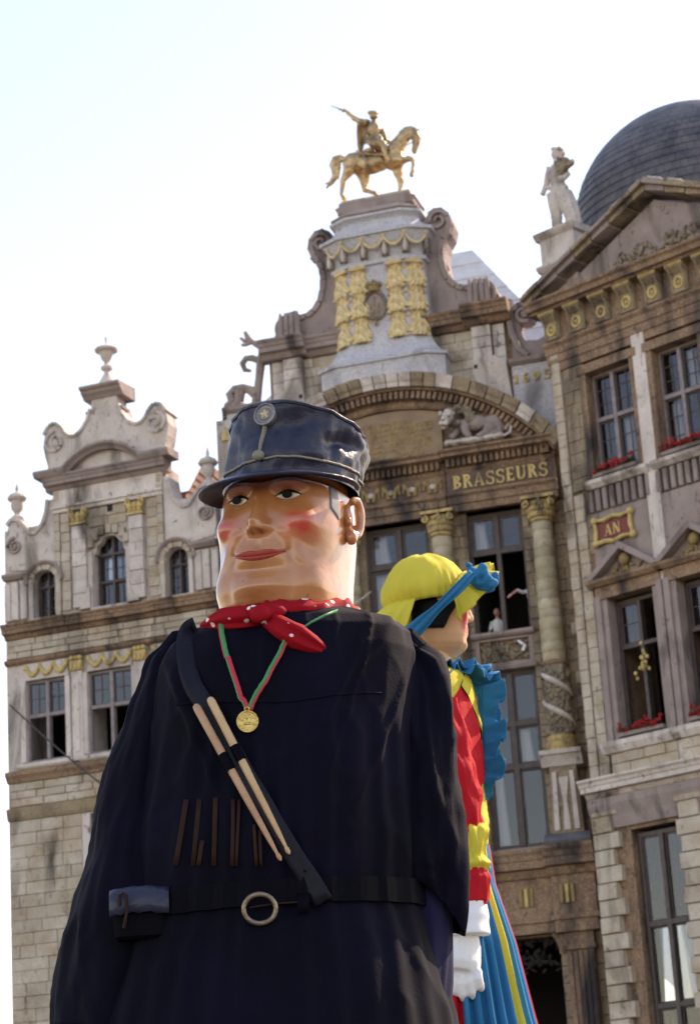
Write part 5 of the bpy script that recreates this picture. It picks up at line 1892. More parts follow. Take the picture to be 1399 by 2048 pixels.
def cable(label, p0, p1, r, m, sag=0.1):
    c = Vector(p0)
    pts = [Vector(p0).lerp(Vector(p1), i / 12) - c - Vector((0, 0, sag * sin(PI * i / 12))) for i in range(13)]
    b = MB()
    b.tube(pts, r, 6)
    o = part('cable', b, m, None, True)
    o.location = c
    tag(o, label, 'cable')


cable('black cable slanting across the pale house front beside the dark sleeve', at(20, 1410, 58), at(330, 1660, 56), 0.022, CABLE, 0.15)
cable('thin pale cable slanting past the window behind the yellow bonnet', at(610, 1275, 58.2), at(742, 1183, 58.6), 0.016, PALE, 0.03)

# ================================================================== the two carnival giants
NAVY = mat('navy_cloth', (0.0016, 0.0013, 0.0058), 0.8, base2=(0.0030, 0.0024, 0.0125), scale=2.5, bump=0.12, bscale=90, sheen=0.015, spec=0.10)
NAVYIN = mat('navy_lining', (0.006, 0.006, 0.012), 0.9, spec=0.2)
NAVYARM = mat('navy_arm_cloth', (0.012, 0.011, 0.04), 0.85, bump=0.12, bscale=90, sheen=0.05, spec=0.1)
LEATH = mat('black_leather', (0.016, 0.018, 0.044), 0.38, spec=0.4, base2=(0.022, 0.025, 0.056), scale=5, bump=0.2, bscale=25, fine=(0.022, 0.026, 0.05))
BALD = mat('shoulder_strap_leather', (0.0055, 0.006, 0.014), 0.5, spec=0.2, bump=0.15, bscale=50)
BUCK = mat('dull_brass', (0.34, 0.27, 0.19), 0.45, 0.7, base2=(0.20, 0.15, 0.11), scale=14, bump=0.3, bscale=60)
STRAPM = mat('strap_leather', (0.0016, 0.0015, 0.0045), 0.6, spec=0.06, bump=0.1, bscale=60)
SILV = mat('dull_silver', (0.27, 0.26, 0.26), 0.5, 0.6, base2=(0.16, 0.155, 0.16), scale=12, bump=0.3, bscale=60)
BRAID = mat('grey_gold_braid', (0.25, 0.225, 0.18), 0.6, 0.3, bump=0.5, bscale=120)
LACQ = mat('lacquered_skin', (0.8, 0.5, 0.3), 0.3, coat=1.0, attr='paint', bump=0.10, bscale=16, spec=0.4)
LACQ2 = mat('painted_skin', (0.8, 0.5, 0.3), 0.5, coat=0.15, attr='paint', bump=0.05, bscale=9)
LIPS = mat('lip_paint', (0.44, 0.065, 0.05), 0.35, coat=0.4)
WHITEP = mat('white_paint', (0.72, 0.66, 0.58), 0.35, coat=0.4)
BLACKP = mat('black_paint', (0.004, 0.004, 0.005), 0.5, spec=0.15)
GREYHAIR = mat('grey_painted_hair', (0.20, 0.19, 0.21), 0.5, coat=0.2)
DRUMST = mat('drumstick_wood', (0.62, 0.41, 0.22), 0.45, base2=(0.52, 0.32, 0.16), scale=9, coat=0.2)
DRUMST2 = mat('reddish_stick_wood', (0.50, 0.29, 0.17), 0.45, base2=(0.42, 0.22, 0.12), scale=9, coat=0.2)
SLATW = mat('brown_slat_wood', (0.034, 0.013, 0.009), 0.7, spec=0.2, base2=(0.022, 0.009, 0.006), scale=12)
MEDAL = mat('brass_medal', (0.68, 0.52, 0.20), 0.4, 0.8, base2=(0.55, 0.40, 0.15), scale=40, bump=0.3, bscale=60)
REDR = mat('red_ribbon', (0.55, 0.02, 0.04), 0.55)
GREENR = mat('green_ribbon', (0.03, 0.25, 0.09), 0.55)
IVORY = mat('ivory_button', (0.75, 0.70, 0.60), 0.3, coat=0.5)
YELC = mat('yellow_cloth', (0.64, 0.53, 0.07), 0.8, base2=(0.57, 0.47, 0.055), scale=4, bump=0.1, bscale=80, spec=0.15)
REDC = mat('red_cloth', (0.50, 0.010, 0.018), 0.75, bump=0.1, bscale=80, spec=0.15)
BLUC = mat('turquoise_cloth', (0.006, 0.17, 0.36), 0.7, base2=(0.006, 0.15, 0.31), scale=4, bump=0.1, bscale=80, spec=0.15)
WHITEC = mat('white_cloth', (0.78, 0.78, 0.80), 0.8, bump=0.1, bscale=60)
BLKH = mat('black_wig', (0.005, 0.004, 0.004), 0.7, spec=0.15, bump=0.4, bscale=60)

# red kerchief cloth with printed white spots
RK = mat('spotted_red_cloth', (0.33, 0.005, 0.013), 0.75, bump=0.1, bscale=80, spec=0.15)
nt = RK.node_tree
vo_ = nt.nodes.new('ShaderNodeTexVoronoi')
vo_.inputs['Scale'].default_value = 21.0
vo_.inputs['Randomness'].default_value = 0.95
ge_ = nt.nodes.new('ShaderNodeNewGeometry')
nt.links.new(ge_.outputs['Position'], vo_.inputs['Vector'])
ra_ = nt.nodes.new('ShaderNodeValToRGB')
ra_.color_ramp.elements[0].position = 0.19
ra_.color_ramp.elements[0].color = (0.8, 0.72, 0.72, 1)
ra_.color_ramp.elements[1].position = 0.24
ra_.color_ramp.elements[1].color = (0.33, 0.005, 0.013, 1)
nt.links.new(vo_.outputs['Distance'], ra_.inputs[0])
nt.links.new(ra_.outputs[0], nt.nodes['Principled BSDF'].inputs['Base Color'])


def sst(x, a, b_):
    t = np.clip((x - a) / (b_ - a), 0, 1)
    return t * t * (3 - 2 * t)


def ga(x, m, s):
    return np.exp(-((x - m) / s) ** 2)


def head_r(th, z, P):
    """radius of a carnival head at angle th (0 = nose) and height z (0 = eyes)"""
    a, bb, n = P['a'], P['b'], 2.7
    r = 1.0 / ((np.abs(np.sin(th)) / a) ** n + (np.abs(np.cos(th)) / bb) ** n) ** (1 / n)
    r = r * np.interp(z, P['pz'], P['ps'])
    at_ = np.abs(th)
    k = P.get('k', 1.0)
    # nose
    bridge = np.interp(z, [-0.164, -0.150, -0.138, -0.108, -0.02, 0.05], [0.0, 0.012, 0.064, 0.074, 0.024, 0.0])
    wid = np.interp(z, [-0.18, -0.14, -0.02, 0.05], [0.105, 0.105, 0.075, 0.12])
    r = r + k * bridge * np.exp(-(at_ / wid) ** 2.2)
    r = r + k * 0.020 * ga(at_, 0.14, 0.05) * ga(z, -0.126, 0.020)
    # eye hollows, brows, cheeks
    r = r - k * 0.030 * ga(at_, 0.42, 0.19) * ga(z, 0.0, 0.034)
    r = r + k * 0.020 * ga(at_, 0.40, 0.28) * ga(z, 0.055, 0.022)
    r = r + k * 0.028 * ga(at_, 0.62, 0.22) * ga(z, -0.10, 0.050) - k * 0.008 * ga(at_, 0.72, 0.25) * ga(z, -0.21, 0.05)
    # fold from nose to mouth corner
    lx = 0.20 + (-(z + 0.13)) * 2.6
    fold = (sst(z, -0.29, -0.25) * (1 - sst(z, -0.15, -0.12)))
    r = r - k * 0.003 * ga(at_, lx, 0.07) * fold + k * 0.005 * ga(at_, lx + 0.13, 0.13) * fold
    # mouth
    zm = -0.232 + 0.010 * (at_ / 0.4) ** 2
    mm = np.exp(-(at_ / 0.40) ** 4)
    r = r + k * 0.013 * mm * ga(z, -0.236, 0.042) - k * 0.008 * np.exp(-(at_ / 0.42) ** 6) * ga(z, zm, 0.005)
    r = r - k * 0.006 * ga(th, 0, 0.05) * ga(z, -0.195, 0.02)
    r = r - k * 0.008 * ga(at_, 0.46, 0.05) * ga(z, -0.230, 0.034) + k * 0.007 * ga(at_, 0.60, 0.12) * ga(z, -0.222, 0.05)
    # chin pad with creases
    r = r - k * 0.010 * np.exp(-(at_ / 0.36) ** 2) * ga(z, -0.290, 0.022)
    r = r + k * 0.030 * np.exp(-(at_ / 0.40) ** 2.6) * ga(z, -0.352, 0.048)
    r = r - k * 0.006 * ga(at_, 0.50, 0.07) * ga(z, -0.36, 0.06)
    r = r + k * 0.018 * ga(at_, 0.80, 0.26) * ga(z, -0.33, 0.07)
    return r


P1 = dict(a=0.247, b=0.260, pz=[-0.47, -0.455, -0.44, -0.41, -0.36, -0.28, -0.12, 0.0, 0.06, 0.08, 0.3], ps=[0.55, 0.80, 0.88, 0.94, 0.965, 0.965, 1.0, 0.975, 0.95, 0.86, 0.8])


def hpt(th, z, P, M, off=0.0):
    th_ = np.array([th], float)
    r = float(head_r(th_, np.array([z], float), P)[0]) + off
    return M @ Vector((r * sin(th), -r * cos(th), z))


def make_head(P, M, nth, zs, m, parent, paint):
    th = np.linspace(-PI, PI, nth, endpoint=False)
    Z, T = np.meshgrid(np.array(zs), th, indexing='ij')
    R_ = head_r(T, Z, P)
    X, Y, = R_ * np.sin(T), -R_ * np.cos(T)
    vs = [M @ Vector(p) for p in zip(X.ravel().tolist(), Y.ravel().tolist(), Z.ravel().tolist())]
    nr = len(zs)
    fs = [(i * nth + j, i * nth + (j + 1) % nth, (i + 1) * nth + (j + 1) % nth, (i + 1) * nth + j) for i in range(nr - 1) for j in range(nth)]
    fs += [tuple(range(nth))[::-1], tuple((nr - 1) * nth + j for j in range(nth))]
    me = bpy.data.meshes.new('head')
    me.from_pydata([tuple(v) for v in vs], [], fs)
    ca = me.color_attributes.new('paint', 'FLOAT_COLOR', 'POINT')
    c = paint(T, Z).reshape(-1, 3)
    ca.data.foreach_set('color', np.concatenate([c, np.ones((len(c), 1))], 1).ravel().astype(np.float32))
    return link('head', me, m, parent, 'all')


def patch(name, P, M, fn, ns, nt__, off, m, parent, bulge=0.0):
    """thin raised piece following the head: fn(s, t) -> (th, z), s, t in 0..1"""
    b = MB()
    rows = []
    for i in range(nt__ + 1):
        t = i / nt__
        rows.append([hpt(*fn(j / ns, t), P, M, off + bulge * sin(PI * t) * sin(PI * min(1, max(0, j / ns)))) for j in range(ns + 1)])
    b.grid(rows)
    return part(name, b, m, parent, True, solid=0.006)


# ---------------------------------------------------------------- first giant
YG = 8.4
gx = at(575, 1500, YG).x
G1 = thing('giant_puppet', 'giant drummer puppet with glossy painted face, black leather cap and navy smock', 'giant puppet', (gx, YG, 0))
g0 = Vector((gx, YG, 0))


def w1(px, py, Y=YG):
    return at(px, py, Y) - g0


def wx(px, py, Y=YG):
    return at(px, py, Y).x - gx


PXM = (at(600, 1200, YG) - at(599, 1200, YG)).length      # metres per photo pixel at the giant
hc = at(578, 1031, YG) - g0
HM = Matrix.Translation(hc) @ Matrix.Rotation(0.075, 4, 'Y') @ Matrix.Rotation(rad(-23), 4, 'Z')


def paint1(T, Z):
    c = np.zeros(T.shape + (3,))
    base = np.array((0.50, 0.205, 0.075))
    c[:] = base
    at_ = np.abs(T)

    def blend(col, f):
        c[:] = c * (1 - f[..., None]) + np.array(col) * f[..., None]
    blend((0.50, 0.19, 0.075), 0.5 * sst(-Z, 0.26, 0.42))
    blend((0.60, 0.05, 0.03), 0.95 * np.clip(1.2 * ga(at_, 0.60, 0.25) * ga(Z, -0.12, 0.055) * (0.80 + 0.30 * np.sin(T * 19 + Z * 55) * np.sin(T * 9 - Z * 83)), 0, 1))
    blend((0.60, 0.20, 0.10), 0.5 * ga(at_, 0.0, 0.2) * ga(Z, -0.147, 0.02))
    blend((0.10, 0.03, 0.03), 0.85 * ga(at_, 0.07, 0.03) * ga(Z, -0.146, 0.008))
    blend((0.42, 0.10, 0.05), 0.75 * np.exp(-(at_ / 0.85) ** 4) * ga(Z, 0.06, 0.045))  # visor's reddish shade on the forehead, put into the skin colour
    blend((0.42, 0.12, 0.05), 0.15 * ga(at_, 0.20 + (-(Z + 0.13)) * 2.6, 0.03) * sst(Z, -0.29, -0.25) * (1 - sst(Z, -0.15, -0.12)))
    blend((0.55, 0.2, 0.1), 0.5 * ga(at_, 0.45, 0.05) * ga(Z, -0.225, 0.015))
    return c


zs = [-0.475, -0.47] + list(np.linspace(-0.46, 0.10, 140)) + [0.12]
make_head(P1, HM, 320, zs, LACQ, G1, paint1)
for s_ in (-1, 1):
    # eyes: almond whites with large black irises, lids and brows
    def alm(s, t, s_=s_):
        th = s_ * 0.43 + (s - 0.5) * 0.38
        h = 0.022 * (1 - abs(2 * s - 1) ** 1.8)
        return th, 0.002 - 0.65 * h + 1.5 * h * t + 0.004 * (s - 0.5) * s_
    ey = patch('eye', P1, HM, alm, 14, 6, 0.004, WHITEP, G1, 0.010)
    b = MB()
    th0 = s_ * 0.43 - 0.015
    for ring in range(5):
        pass
    rows = []
    for i in range(6):
        rr = 0.0001 + 0.0165 * i / 5
        rows.append([hpt(th0 + 1.18 * rr * cos(a) / 0.26, 0.005 + rr * 0.95 * sin(a), P1, HM, 0.0215 - 0.004 * (i / 5) ** 2) for a in [2 * PI * k / 20 for k in range(20)]])
    b.grid(rows, closed=True)
    part('iris', b, BLACKP, ey, True, solid=0.004)
    b = MB()
    pts = [hpt(*alm(k / 14, 1.0), P1, HM, 0.006) for k in range(15)]
    b.tube(pts, [0.002 + 0.004 * sin(PI * k / 14) for k in range(15)], 6)
    part('eyelid', b, BLACKP if s_ > 0 else BLACKP, ey, True)

    def brow(s, t, s_=s_):
        th = s_ * (0.20 + 0.48 * s)
        return th, 0.050 + 0.022 * sin(PI * (0.15 + 0.75 * s)) + (t - 0.5) * 0.022 * (1 - 0.6 * s)
    patch('eyebrow', P1, HM, brow, 12, 3, 0.003, GREYHAIR, G1, 0.003)
    # sideburn
    def side(s, t, s_=s_):
        zt_ = 0.07
        zb = -0.030 - 0.035 * s
        return s_ * (1.10 + 0.21 * s), zb + (zt_ - zb) * t
    patch('sideburn', P1, HM, side, 5, 8, 0.003, GREYHAIR, G1)
    # ear
    b = MB()
    eth = s_ * 1.63
    c0 = Vector((0.238 * sin(eth), -0.245 * cos(eth), -0.045))
    out = Vector((sin(eth), -cos(eth), 0))
    tan = Vector((cos(eth), sin(eth), 0)) * s_           # towards the back
    pts, rr = [], []
    for k in range(15):
        a = -2.0 + 4.3 * k / 14
        pts.append(HM @ (c0 + tan * (0.032 * cos(a) + 0.012) + Vector((0, 0, 0.072 * sin(a) + 0.012)) + out * (0.032 + 0.012 * cos(a))))
        rr.append(0.019 if k < 12 else 0.016)
    b.tube(pts, rr, 8)
    b.ell(HM @ (c0 + out * 0.002 + tan * 0.004), (0.024, 0.036, 0.070), 10, 8)
    b.ell(HM @ (c0 + out * 0.028 - tan * 0.012 + Vector((0, 0, -0.072))), (0.026, 0.026, 0.034), 8, 6)
    b.ell(HM @ (c0 + out * 0.024 - tan * 0.030 + Vector((0, 0, -0.012))), (0.014, 0.016, 0.02), 8, 6)
    ear = sculpt('ear', b, LACQ, G1, 0.007, 4)
    ca = ear.data.color_attributes.new('paint', 'FLOAT_COLOR', 'POINT')
    ca.data.foreach_set('color', np.tile(np.array((0.52, 0.20, 0.08, 1), np.float32), len(ear.data.vertices)))
# lips


def lip(up_):
    def fn(s, t):
        th = -0.42 + 0.84 * s
        q = abs(2 * s - 1)
        zc = -0.234 + 0.012 * q * q
        if up_:
            h = 0.013 * (1 - q ** 2.2) * (1 - 0.25 * math.exp(-(q / 0.12) ** 2))
            return th, zc + 0.001 + h * t
        return th, zc - 0.001 - 0.019 * (1 - q ** 2.4) * (1 - t)
    return fn


patch('lip', P1, HM, lip(True), 24, 4, 0.002, LIPS, G1, 0.004)
patch('lip', P1, HM, lip(False), 24, 4, 0.002, LIPS, G1, 0.007)

# cap: leather crown, cord, visor, badge with braid
CC = (0.012, -0.0)


def capr(th, t):
    """crown: t 0 at the sweat band, 1 at the top edge"""
    dent = 0.0
    if t > 0.03:
        dent = 0.030 * noise.noise(Vector((2.2 * cos(th), 2.2 * sin(th), 2.0 * t))) * min(1, 3 * t) * (1 if t < 0.95 else 0.4)
        dent += 0.012 * noise.noise(Vector((6 * cos(th), 6 * sin(th), 4 * t + 3)))
        dent -= 0.035 * math.exp(-((th - 1.15) / 0.35) ** 2 - ((t - 0.62 - 0.35 * (th - 1.15)) / 0.12) ** 2)
        dent += 0.020 * math.exp(-((th - 1.7) / 0.35) ** 2 - ((t - 0.82) / 0.18) ** 2)
    r = 0.258 + 0.006 * t + dent
    a_, b_ = 1.0, 1.04
    z0 = 0.080
    ztop = 0.325 + 0.055 * cos(th) - 0.010 * sin(th)
    return Vector((CC[0] + r * a_ * sin(th) + 0.012 * t, CC[1] - r * b_ * cos(th) + 0.02 * t, z0 + (ztop - z0) * t))


b = MB()
rows = []
nth = 120
for i in range(41):
    t = i / 40
    rows.append([HM @ capr(2 * PI * k / nth - PI, t) for k in range(nth)])
top_c = sum((capr(2 * PI * k / nth - PI, 1.0) for k in range(nth)), Vector()) / nth
for s in (0.97, 0.75, 0.4, 0.02):
    rows.append([HM @ (top_c + (capr(2 * PI * k / nth - PI, 1.0) - top_c) * s + Vector((0, 0, 0.012 * (1 - s) + (0.006 if s == 0.97 else 0)))) for k in range(nth)])
b.grid(rows, closed=True)
capo = part('cap', b, LEATH, G1, 'all')
b = MB()
b.tube([HM @ (capr(2 * PI * k / 80 - PI, 1.0) + Vector((0, 0, 0.0))) for k in range(81)], 0.009, 6, cap=False)
part('crown_seam', b, LEATH, capo, True)
b = MB()
pts = []
for k in range(81):
    th = 2 * PI * k / 80 - PI
    p = capr(th, (0.146 - 0.080) / (0.245 + 0.055 * cos(th) - 0.010 * sin(th)))
    q = Vector((p.x - CC[0], p.y - CC[1], 0)).normalized() * 0.004
    pts.append(HM @ (p + q))
b.tube(pts, 0.0052, 8, cap=False)
part('cap_cord', b, BRAID, capo, True)
b = MB()
rows = []
for i in range(9):
    s = i / 8
    row = []
    for k in range(41):
        th = -1.52 + 3.04 * k / 40
        ext = 0.125 * max(0.0, cos(th * 1.02)) ** 0.6 * s + 0.006
        r = 0.262 + ext
        row.append(HM @ Vector((CC[0] + r * sin(th) * 1.02, CC[1] - r * cos(th) * 1.04, 0.088 - (0.020 + 0.030 * max(0, cos(th + 0.15)) ** 2) * s * s - 0.006 * s + 0.004 * sin(th) * s)))
    rows.append(row)
b.grid(rows)
part('visor', b, LEATH, capo, 'all', solid=0.009)
b = MB()
b.tube([p for p in rows[-1]], 0.005, 8)
part('visor_rim', b, LEATH, capo, True)
bt = -0.04
pts = [HM @ (capr(bt, t) * 1.0 + Vector((0.006 * sin(bt), -0.008, 0))) for t in (0.27, 0.42, 0.6, 0.75)]
b = MB()
b.tube(pts, [0.008, 0.010, 0.012, 0.014], 8, 0.5)
b.ell(pts[0] + HM.to_3x3() @ Vector((0, -0.006, -0.004)), (0.024, 0.016, 0.022), 10, 8)
part('braid', b, BRAID, capo, True)
fwd_l = HM.to_3x3() @ Vector((sin(bt), -cos(bt), 0.08)).normalized()
cb = HM @ (capr(bt, 0.84)) + fwd_l * 0.004
qx = Vector((0, 0, 1)).cross(fwd_l).normalized()
qy = fwd_l.cross(qx)
b = MB()
rows = []
for r, d in ((0.0005, 0.016), (0.022, 0.016), (0.026, 0.012), (0.036, 0.014), (0.040, 0.02), (0.047, 0.018), (0.050, 0.0), (0.046, -0.02)):
    rows.append([cb + (qx * cos(a) + qy * sin(a)) * r + fwd_l * d for a in [2 * PI * k / 28 for k in range(28)]])
b.grid(rows, closed=True)
bd = part('cap_badge', b, SILV, capo, True)
b = MB()
for k in range(5):
    a = PI / 2 + 2 * PI * k / 5
    tip, l, r_ = [cb + (qx * cos(x) + qy * sin(x)) * q + fwd_l * 0.017 for x, q in ((a, 0.024), (a + 0.6, 0.010), (a - 0.6, 0.010))]
    m_ = cb + fwd_l * 0.022
    b.add([tip, l, m_, r_], [(0, 1, 2), (0, 2, 3)])
part('badge_star', b, GOLD, bd)

# smock body
TT = [(1206, 70, 572, 0.15), (1222, 92, 572, 0.19), (1240, 128, 575, 0.24), (1255, 172, 583, 0.28), (1268, 210, 586, 0.31), (1290, 238, 582, 0.34), (1330, 256, 576, 0.365), (1400, 262, 571, 0.385), (1500, 268, 566, 0.40), (1600, 276, 561, 0.415), (1700, 286, 556, 0.43), (1815, 290, 552, 0.43), (1900, 306, 550, 0.45), (2048, 340, 546, 0.5)]
tz = [w1(575, t[0]).z for t in TT]
thw = [t[1] * PXM for t in TT]
tcx = [wx(t[2], t[0]) for t in TT]
tb_ = [t[3] for t in TT]
zz = list(np.linspace(tz[0], tz[-1], 190)) + [tz[-1] * 0.66, tz[-1] * 0.33, 0.05]
zrev, hrev, crev, brev = tz[::-1] , thw[::-1], tcx[::-1], tb_[::-1]
zyoke = w1(575, 1440).z


def crease(p):
    n1 = 1 - abs(noise.noise(p))
    n2 = 1 - abs(noise.noise(p * 2.1 + Vector((7, 3, 1))))
    return n1 ** 6 + 0.5 * n2 ** 6 - 0.45


def torso_pt(th, z, off=0.0):
    zz_ = max(z, zrev[0])
    a, bb, cx = np.interp(zz_, zrev, hrev), np.interp(zz_, zrev, brev), np.interp(zz_, zrev, crev)
    if z < zrev[0]:
        g = (zrev[0] - z)
        a, bb = a + 0.12 * g, bb + 0.12 * g
    n = 2.25
    r = 1.0 / ((abs(sin(th)) / a) ** n + (abs(cos(th)) / bb) ** n) ** (1 / n)
    ramp = min(1, max(0, (zyoke - z) / 0.12))
    ple = sin(th * 30 + 2.2 * noise.noise(Vector((th * 3, z * 0.7, 0)))) * (0.006 + 0.004 * noise.noise(Vector((th * 5, z, 4))))
    r += ple * ramp
    r += 0.018 * noise.noise(Vector((th * 2.4, z * 1.6, 1.5))) * min(1, max(0, (tz[0] - z) / 0.1))
    r += 0.011 * crease(Vector((th * 1.9 + z * 0.9, z * 1.3 - th * 0.8, 2.5))) * min(1, max(0, (tz[1] - z) / 0.1))
    d = (z - zbelt) / 0.09
    r -= 0.012 * math.exp(-d * d)
    # soft diagonal drags from shoulder and armpit
    for (t0, z0, sl_, am, wd) in DRAGS:
        q = (z - z0) - sl_ * (th - t0)
        r += am * math.exp(-(q / wd) ** 2) * math.exp(-((th - t0) / 0.35) ** 2)
    r += off
    return Vector((cx + r * sin(th), -r * cos(th), z))


zbelt = w1(575, 1815).z
DRAGS = [(0.9, w1(575, 1330).z, 0.5, 0.018, 0.03), (0.55, w1(575, 1420).z, 0.9, 0.014, 0.03), (0.7, w1(575, 1400).z, 1.4, 0.012, 0.025), (-0.9, w1(575, 1420).z, -0.6, 0.016, 0.03), (-0.7, w1(575, 1520).z, -0.9, 0.014, 0.03), (1.0, w1(575, 1480).z, 1.0, 0.012, 0.03)]
b = MB()
nth = 260
b.grid([[torso_pt(2 * PI * k / nth - PI, z) for k in range(nth)] for z in zz], closed=True)
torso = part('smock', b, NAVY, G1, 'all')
# yoke seam
b = MB()
b.tube([torso_pt(-0.9 + 1.8 * k / 40, zyoke + 0.015 * cos(k * 0.15), 0.002) for k in range(41)], 0.004, 6)
part('yoke_seam', b, NAVY, torso, True)


def sleeve(name, ctrl, nz, seed, m, parent, wr=0.02, solid=0.012, flat=1.0, cap=False, hem=0.0):
    """ctrl: (px, py, Y, radius px)"""
    P_ = [w1(c[0], c[1], c[2]) for c in ctrl]
    R_ = [c[3] * PXM for c in ctrl]
    nseg = len(ctrl) - 1
    b = MB()
    rows = []
    for i in range(nz + 1):
        u_ = i / nz * nseg
        k = min(int(u_), nseg - 1)
        f = u_ - k
        p0, p1, p2, p3 = P_[max(k - 1, 0)], P_[k], P_[k + 1], P_[min(k + 2, nseg)]
        c = 0.5 * ((2 * p1) + (p2 - p0) * f + (2 * p0 - 5 * p1 + 4 * p2 - p3) * f * f + (3 * p1 - p0 - 3 * p2 + p3) * f ** 3)
        r = R_[k] + (R_[k + 1] - R_[k]) * (f * f * (3 - 2 * f))
        d = (p2 - p1).normalized()
        x = Vector((1, 0, 0)) - d * d.x
        x.normalize()
        y = d.cross(x)
        row = []
        for j in range(72):
            a = 2 * PI * j / 72
            nn = noise.noise(Vector((1.7 * cos(a), 1.7 * sin(a), c.z * 2.2 + seed))) * wr * 1.3 + noise.noise(Vector((4.5 * cos(a), 4.5 * sin(a), c.z * 3.0 + seed * 2))) * wr * 0.55
            nn += 0.004 * sin(a * 17 + 3 * noise.noise(Vector((a, c.z, seed)))) * max(0, 1 - i / nz * 2.2)
            nn += wr * 0.62 * crease(Vector((1.5 * cos(a) + c.z * 0.8, 1.5 * sin(a) - c.z * 0.5, c.z * 1.9 + seed * 3)))
            o_ = x * cos(a) + y * sin(a) * flat
            p = c + o_ * (r + nn)
            if hem:
                t_ = max(0, (i / nz - 0.55) / 0.45)
                p.z += hem * t_ * t_ * max(0, -o_.y - 0.25 * o_.x)
            row.append(p)
        rows.append(row)
    b.grid(rows, closed=True)
    if cap:
        b.add(rows[-1], [tuple(range(72))])
    return part(name, b, m, parent, 'all', solid=solid)


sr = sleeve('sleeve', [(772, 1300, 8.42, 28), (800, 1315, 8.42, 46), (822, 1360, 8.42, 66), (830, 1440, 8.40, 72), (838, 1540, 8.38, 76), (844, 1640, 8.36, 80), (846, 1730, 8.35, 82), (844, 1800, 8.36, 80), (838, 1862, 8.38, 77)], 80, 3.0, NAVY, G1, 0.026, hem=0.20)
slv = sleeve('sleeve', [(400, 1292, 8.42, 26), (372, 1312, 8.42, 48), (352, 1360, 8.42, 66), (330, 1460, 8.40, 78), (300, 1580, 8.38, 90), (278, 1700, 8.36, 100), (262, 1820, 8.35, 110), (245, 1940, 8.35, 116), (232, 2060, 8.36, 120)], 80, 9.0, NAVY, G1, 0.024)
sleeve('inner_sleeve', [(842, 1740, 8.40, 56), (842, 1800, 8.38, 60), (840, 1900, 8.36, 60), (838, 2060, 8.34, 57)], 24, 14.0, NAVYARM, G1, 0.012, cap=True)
b = MB()
b.ell(w1(750, 1252, 8.3), (0.012, 0.012, 0.013), 12, 8)
part('shoulder_button', b, IVORY, G1, True)

bpy.context.view_layer.update()
VV, FF = [], []
for o in (torso, slv, sr):
    n0 = len(VV)
    VV += [Vector(v.co) + g0 for v in o.data.vertices]
    FF += [tuple(i + n0 for i in p.vertices) for p in o.data.polygons]
BV = BVHTree.FromPolygons(VV, FF)


def onb(px, py, off=0.01):
    """point lying on the smock where the sight line meets it, in the giant's frame"""
    d = ray(px, py).normalized()
    h = BV.ray_cast(CAM + d * 4, d)
    if h[0] is None:
        return at(px, py, 8.2) - g0
    n = h[1] if h[1].dot(d) < 0 else -h[1]
    return h[0] + n * off - g0


def strip(name, pts, wd, m, parent, th=0.004, side=None, smooth_n=1):
    b = MB()
    for _ in range(smooth_n):
        pts = [pts[0]] + [(pts[i - 1] + pts[i] * 2 + pts[i + 1]) / 4 for i in range(1, len(pts) - 1)] + [pts[-1]]
    rows = []
    for i, p in enumerate(pts):
        d = (pts[min(i + 1, len(pts) - 1)] - pts[max(i - 1, 0)]).normalized()
        vw = (CAM - g0 - p).normalized()
        s_ = d.cross(vw).normalized()
        w_ = wd[i] if hasattr(wd, '__len__') else wd
        o_ = side if side is not None else (-0.5, 0.5)
        rows.append([p + s_ * w_ * (o_[0] + (o_[1] - o_[0]) * k / 4) for k in range(5)])
    b.grid(rows)
    o = part(name, b, m, parent, True, solid=th)
    return o


def lerp2(pts, n):
    out = []
    for i in range(n + 1):
        u_ = i / n * (len(pts) - 1)
        k = min(int(u_), len(pts) - 2)
        f = u_ - k
        out.append((pts[k][0] + (pts[k + 1][0] - pts[k][0]) * f, pts[k][1] + (pts[k + 1][1] - pts[k][1]) * f))
    return out


# baldric
bp = lerp2([(392, 1252), (378, 1272), (375, 1300), (380, 1340), (392, 1380), (425, 1430), (470, 1510), (520, 1600), (580, 1700), (650, 1806)], 50)
bal = strip('baldric', [onb(x, y, 0.014) for x, y in bp], 36 * PXM, BALD, G1, 0.008, None, 3)
for (x, y) in ((373, 1308), (384, 1352), (402, 1394), (608, 1742), (628, 1775)):
    b = MB()
    b.ell(onb(x, y, 0.016), (0.006, 0.006, 0.006), 8, 6)
    part('strap_hole', b, BLACKP, bal, True)
# belt, buckle, keeper
b = MB()
rows = []
for dz, of in ((-0.045, 0.006), (-0.045, 0.016), (0.045, 0.016), (0.045, 0.006)):
    rows.append([torso_pt(2 * PI * k / 120 - PI, zbelt + dz, of) for k in range(120)])
b.grid(rows, closed=True)
belt = part('belt', b, STRAPM, G1)
b = MB()
cbk = onb(515, 1826, 0.04)
vw = (CAM - g0 - cbk).normalized()
ux = rgt - vw * rgt.dot(vw)
ux.normalize()
uy = vw.cross(ux)
b.tube([cbk + (ux * cos(2 * PI * k / 32) * 29 + uy * sin(2 * PI * k / 32) * 26) * PXM for k in range(33)], 4.6 * PXM, 10, cap=False)
part('buckle', b, BUCK, belt, True)
b = MB()
b.tube([onb(500, 1822, 0.03), onb(550, 1815, 0.032), onb(600, 1810, 0.03)], 0.0035, 6)
part('buckle_pin', b, SLATW, belt, True)
strip('belt_keeper', [onb(605, 1790, 0.03), onb(605, 1808, 0.032), onb(607, 1832, 0.03)], 0.04, STRAPM, belt, 0.006)
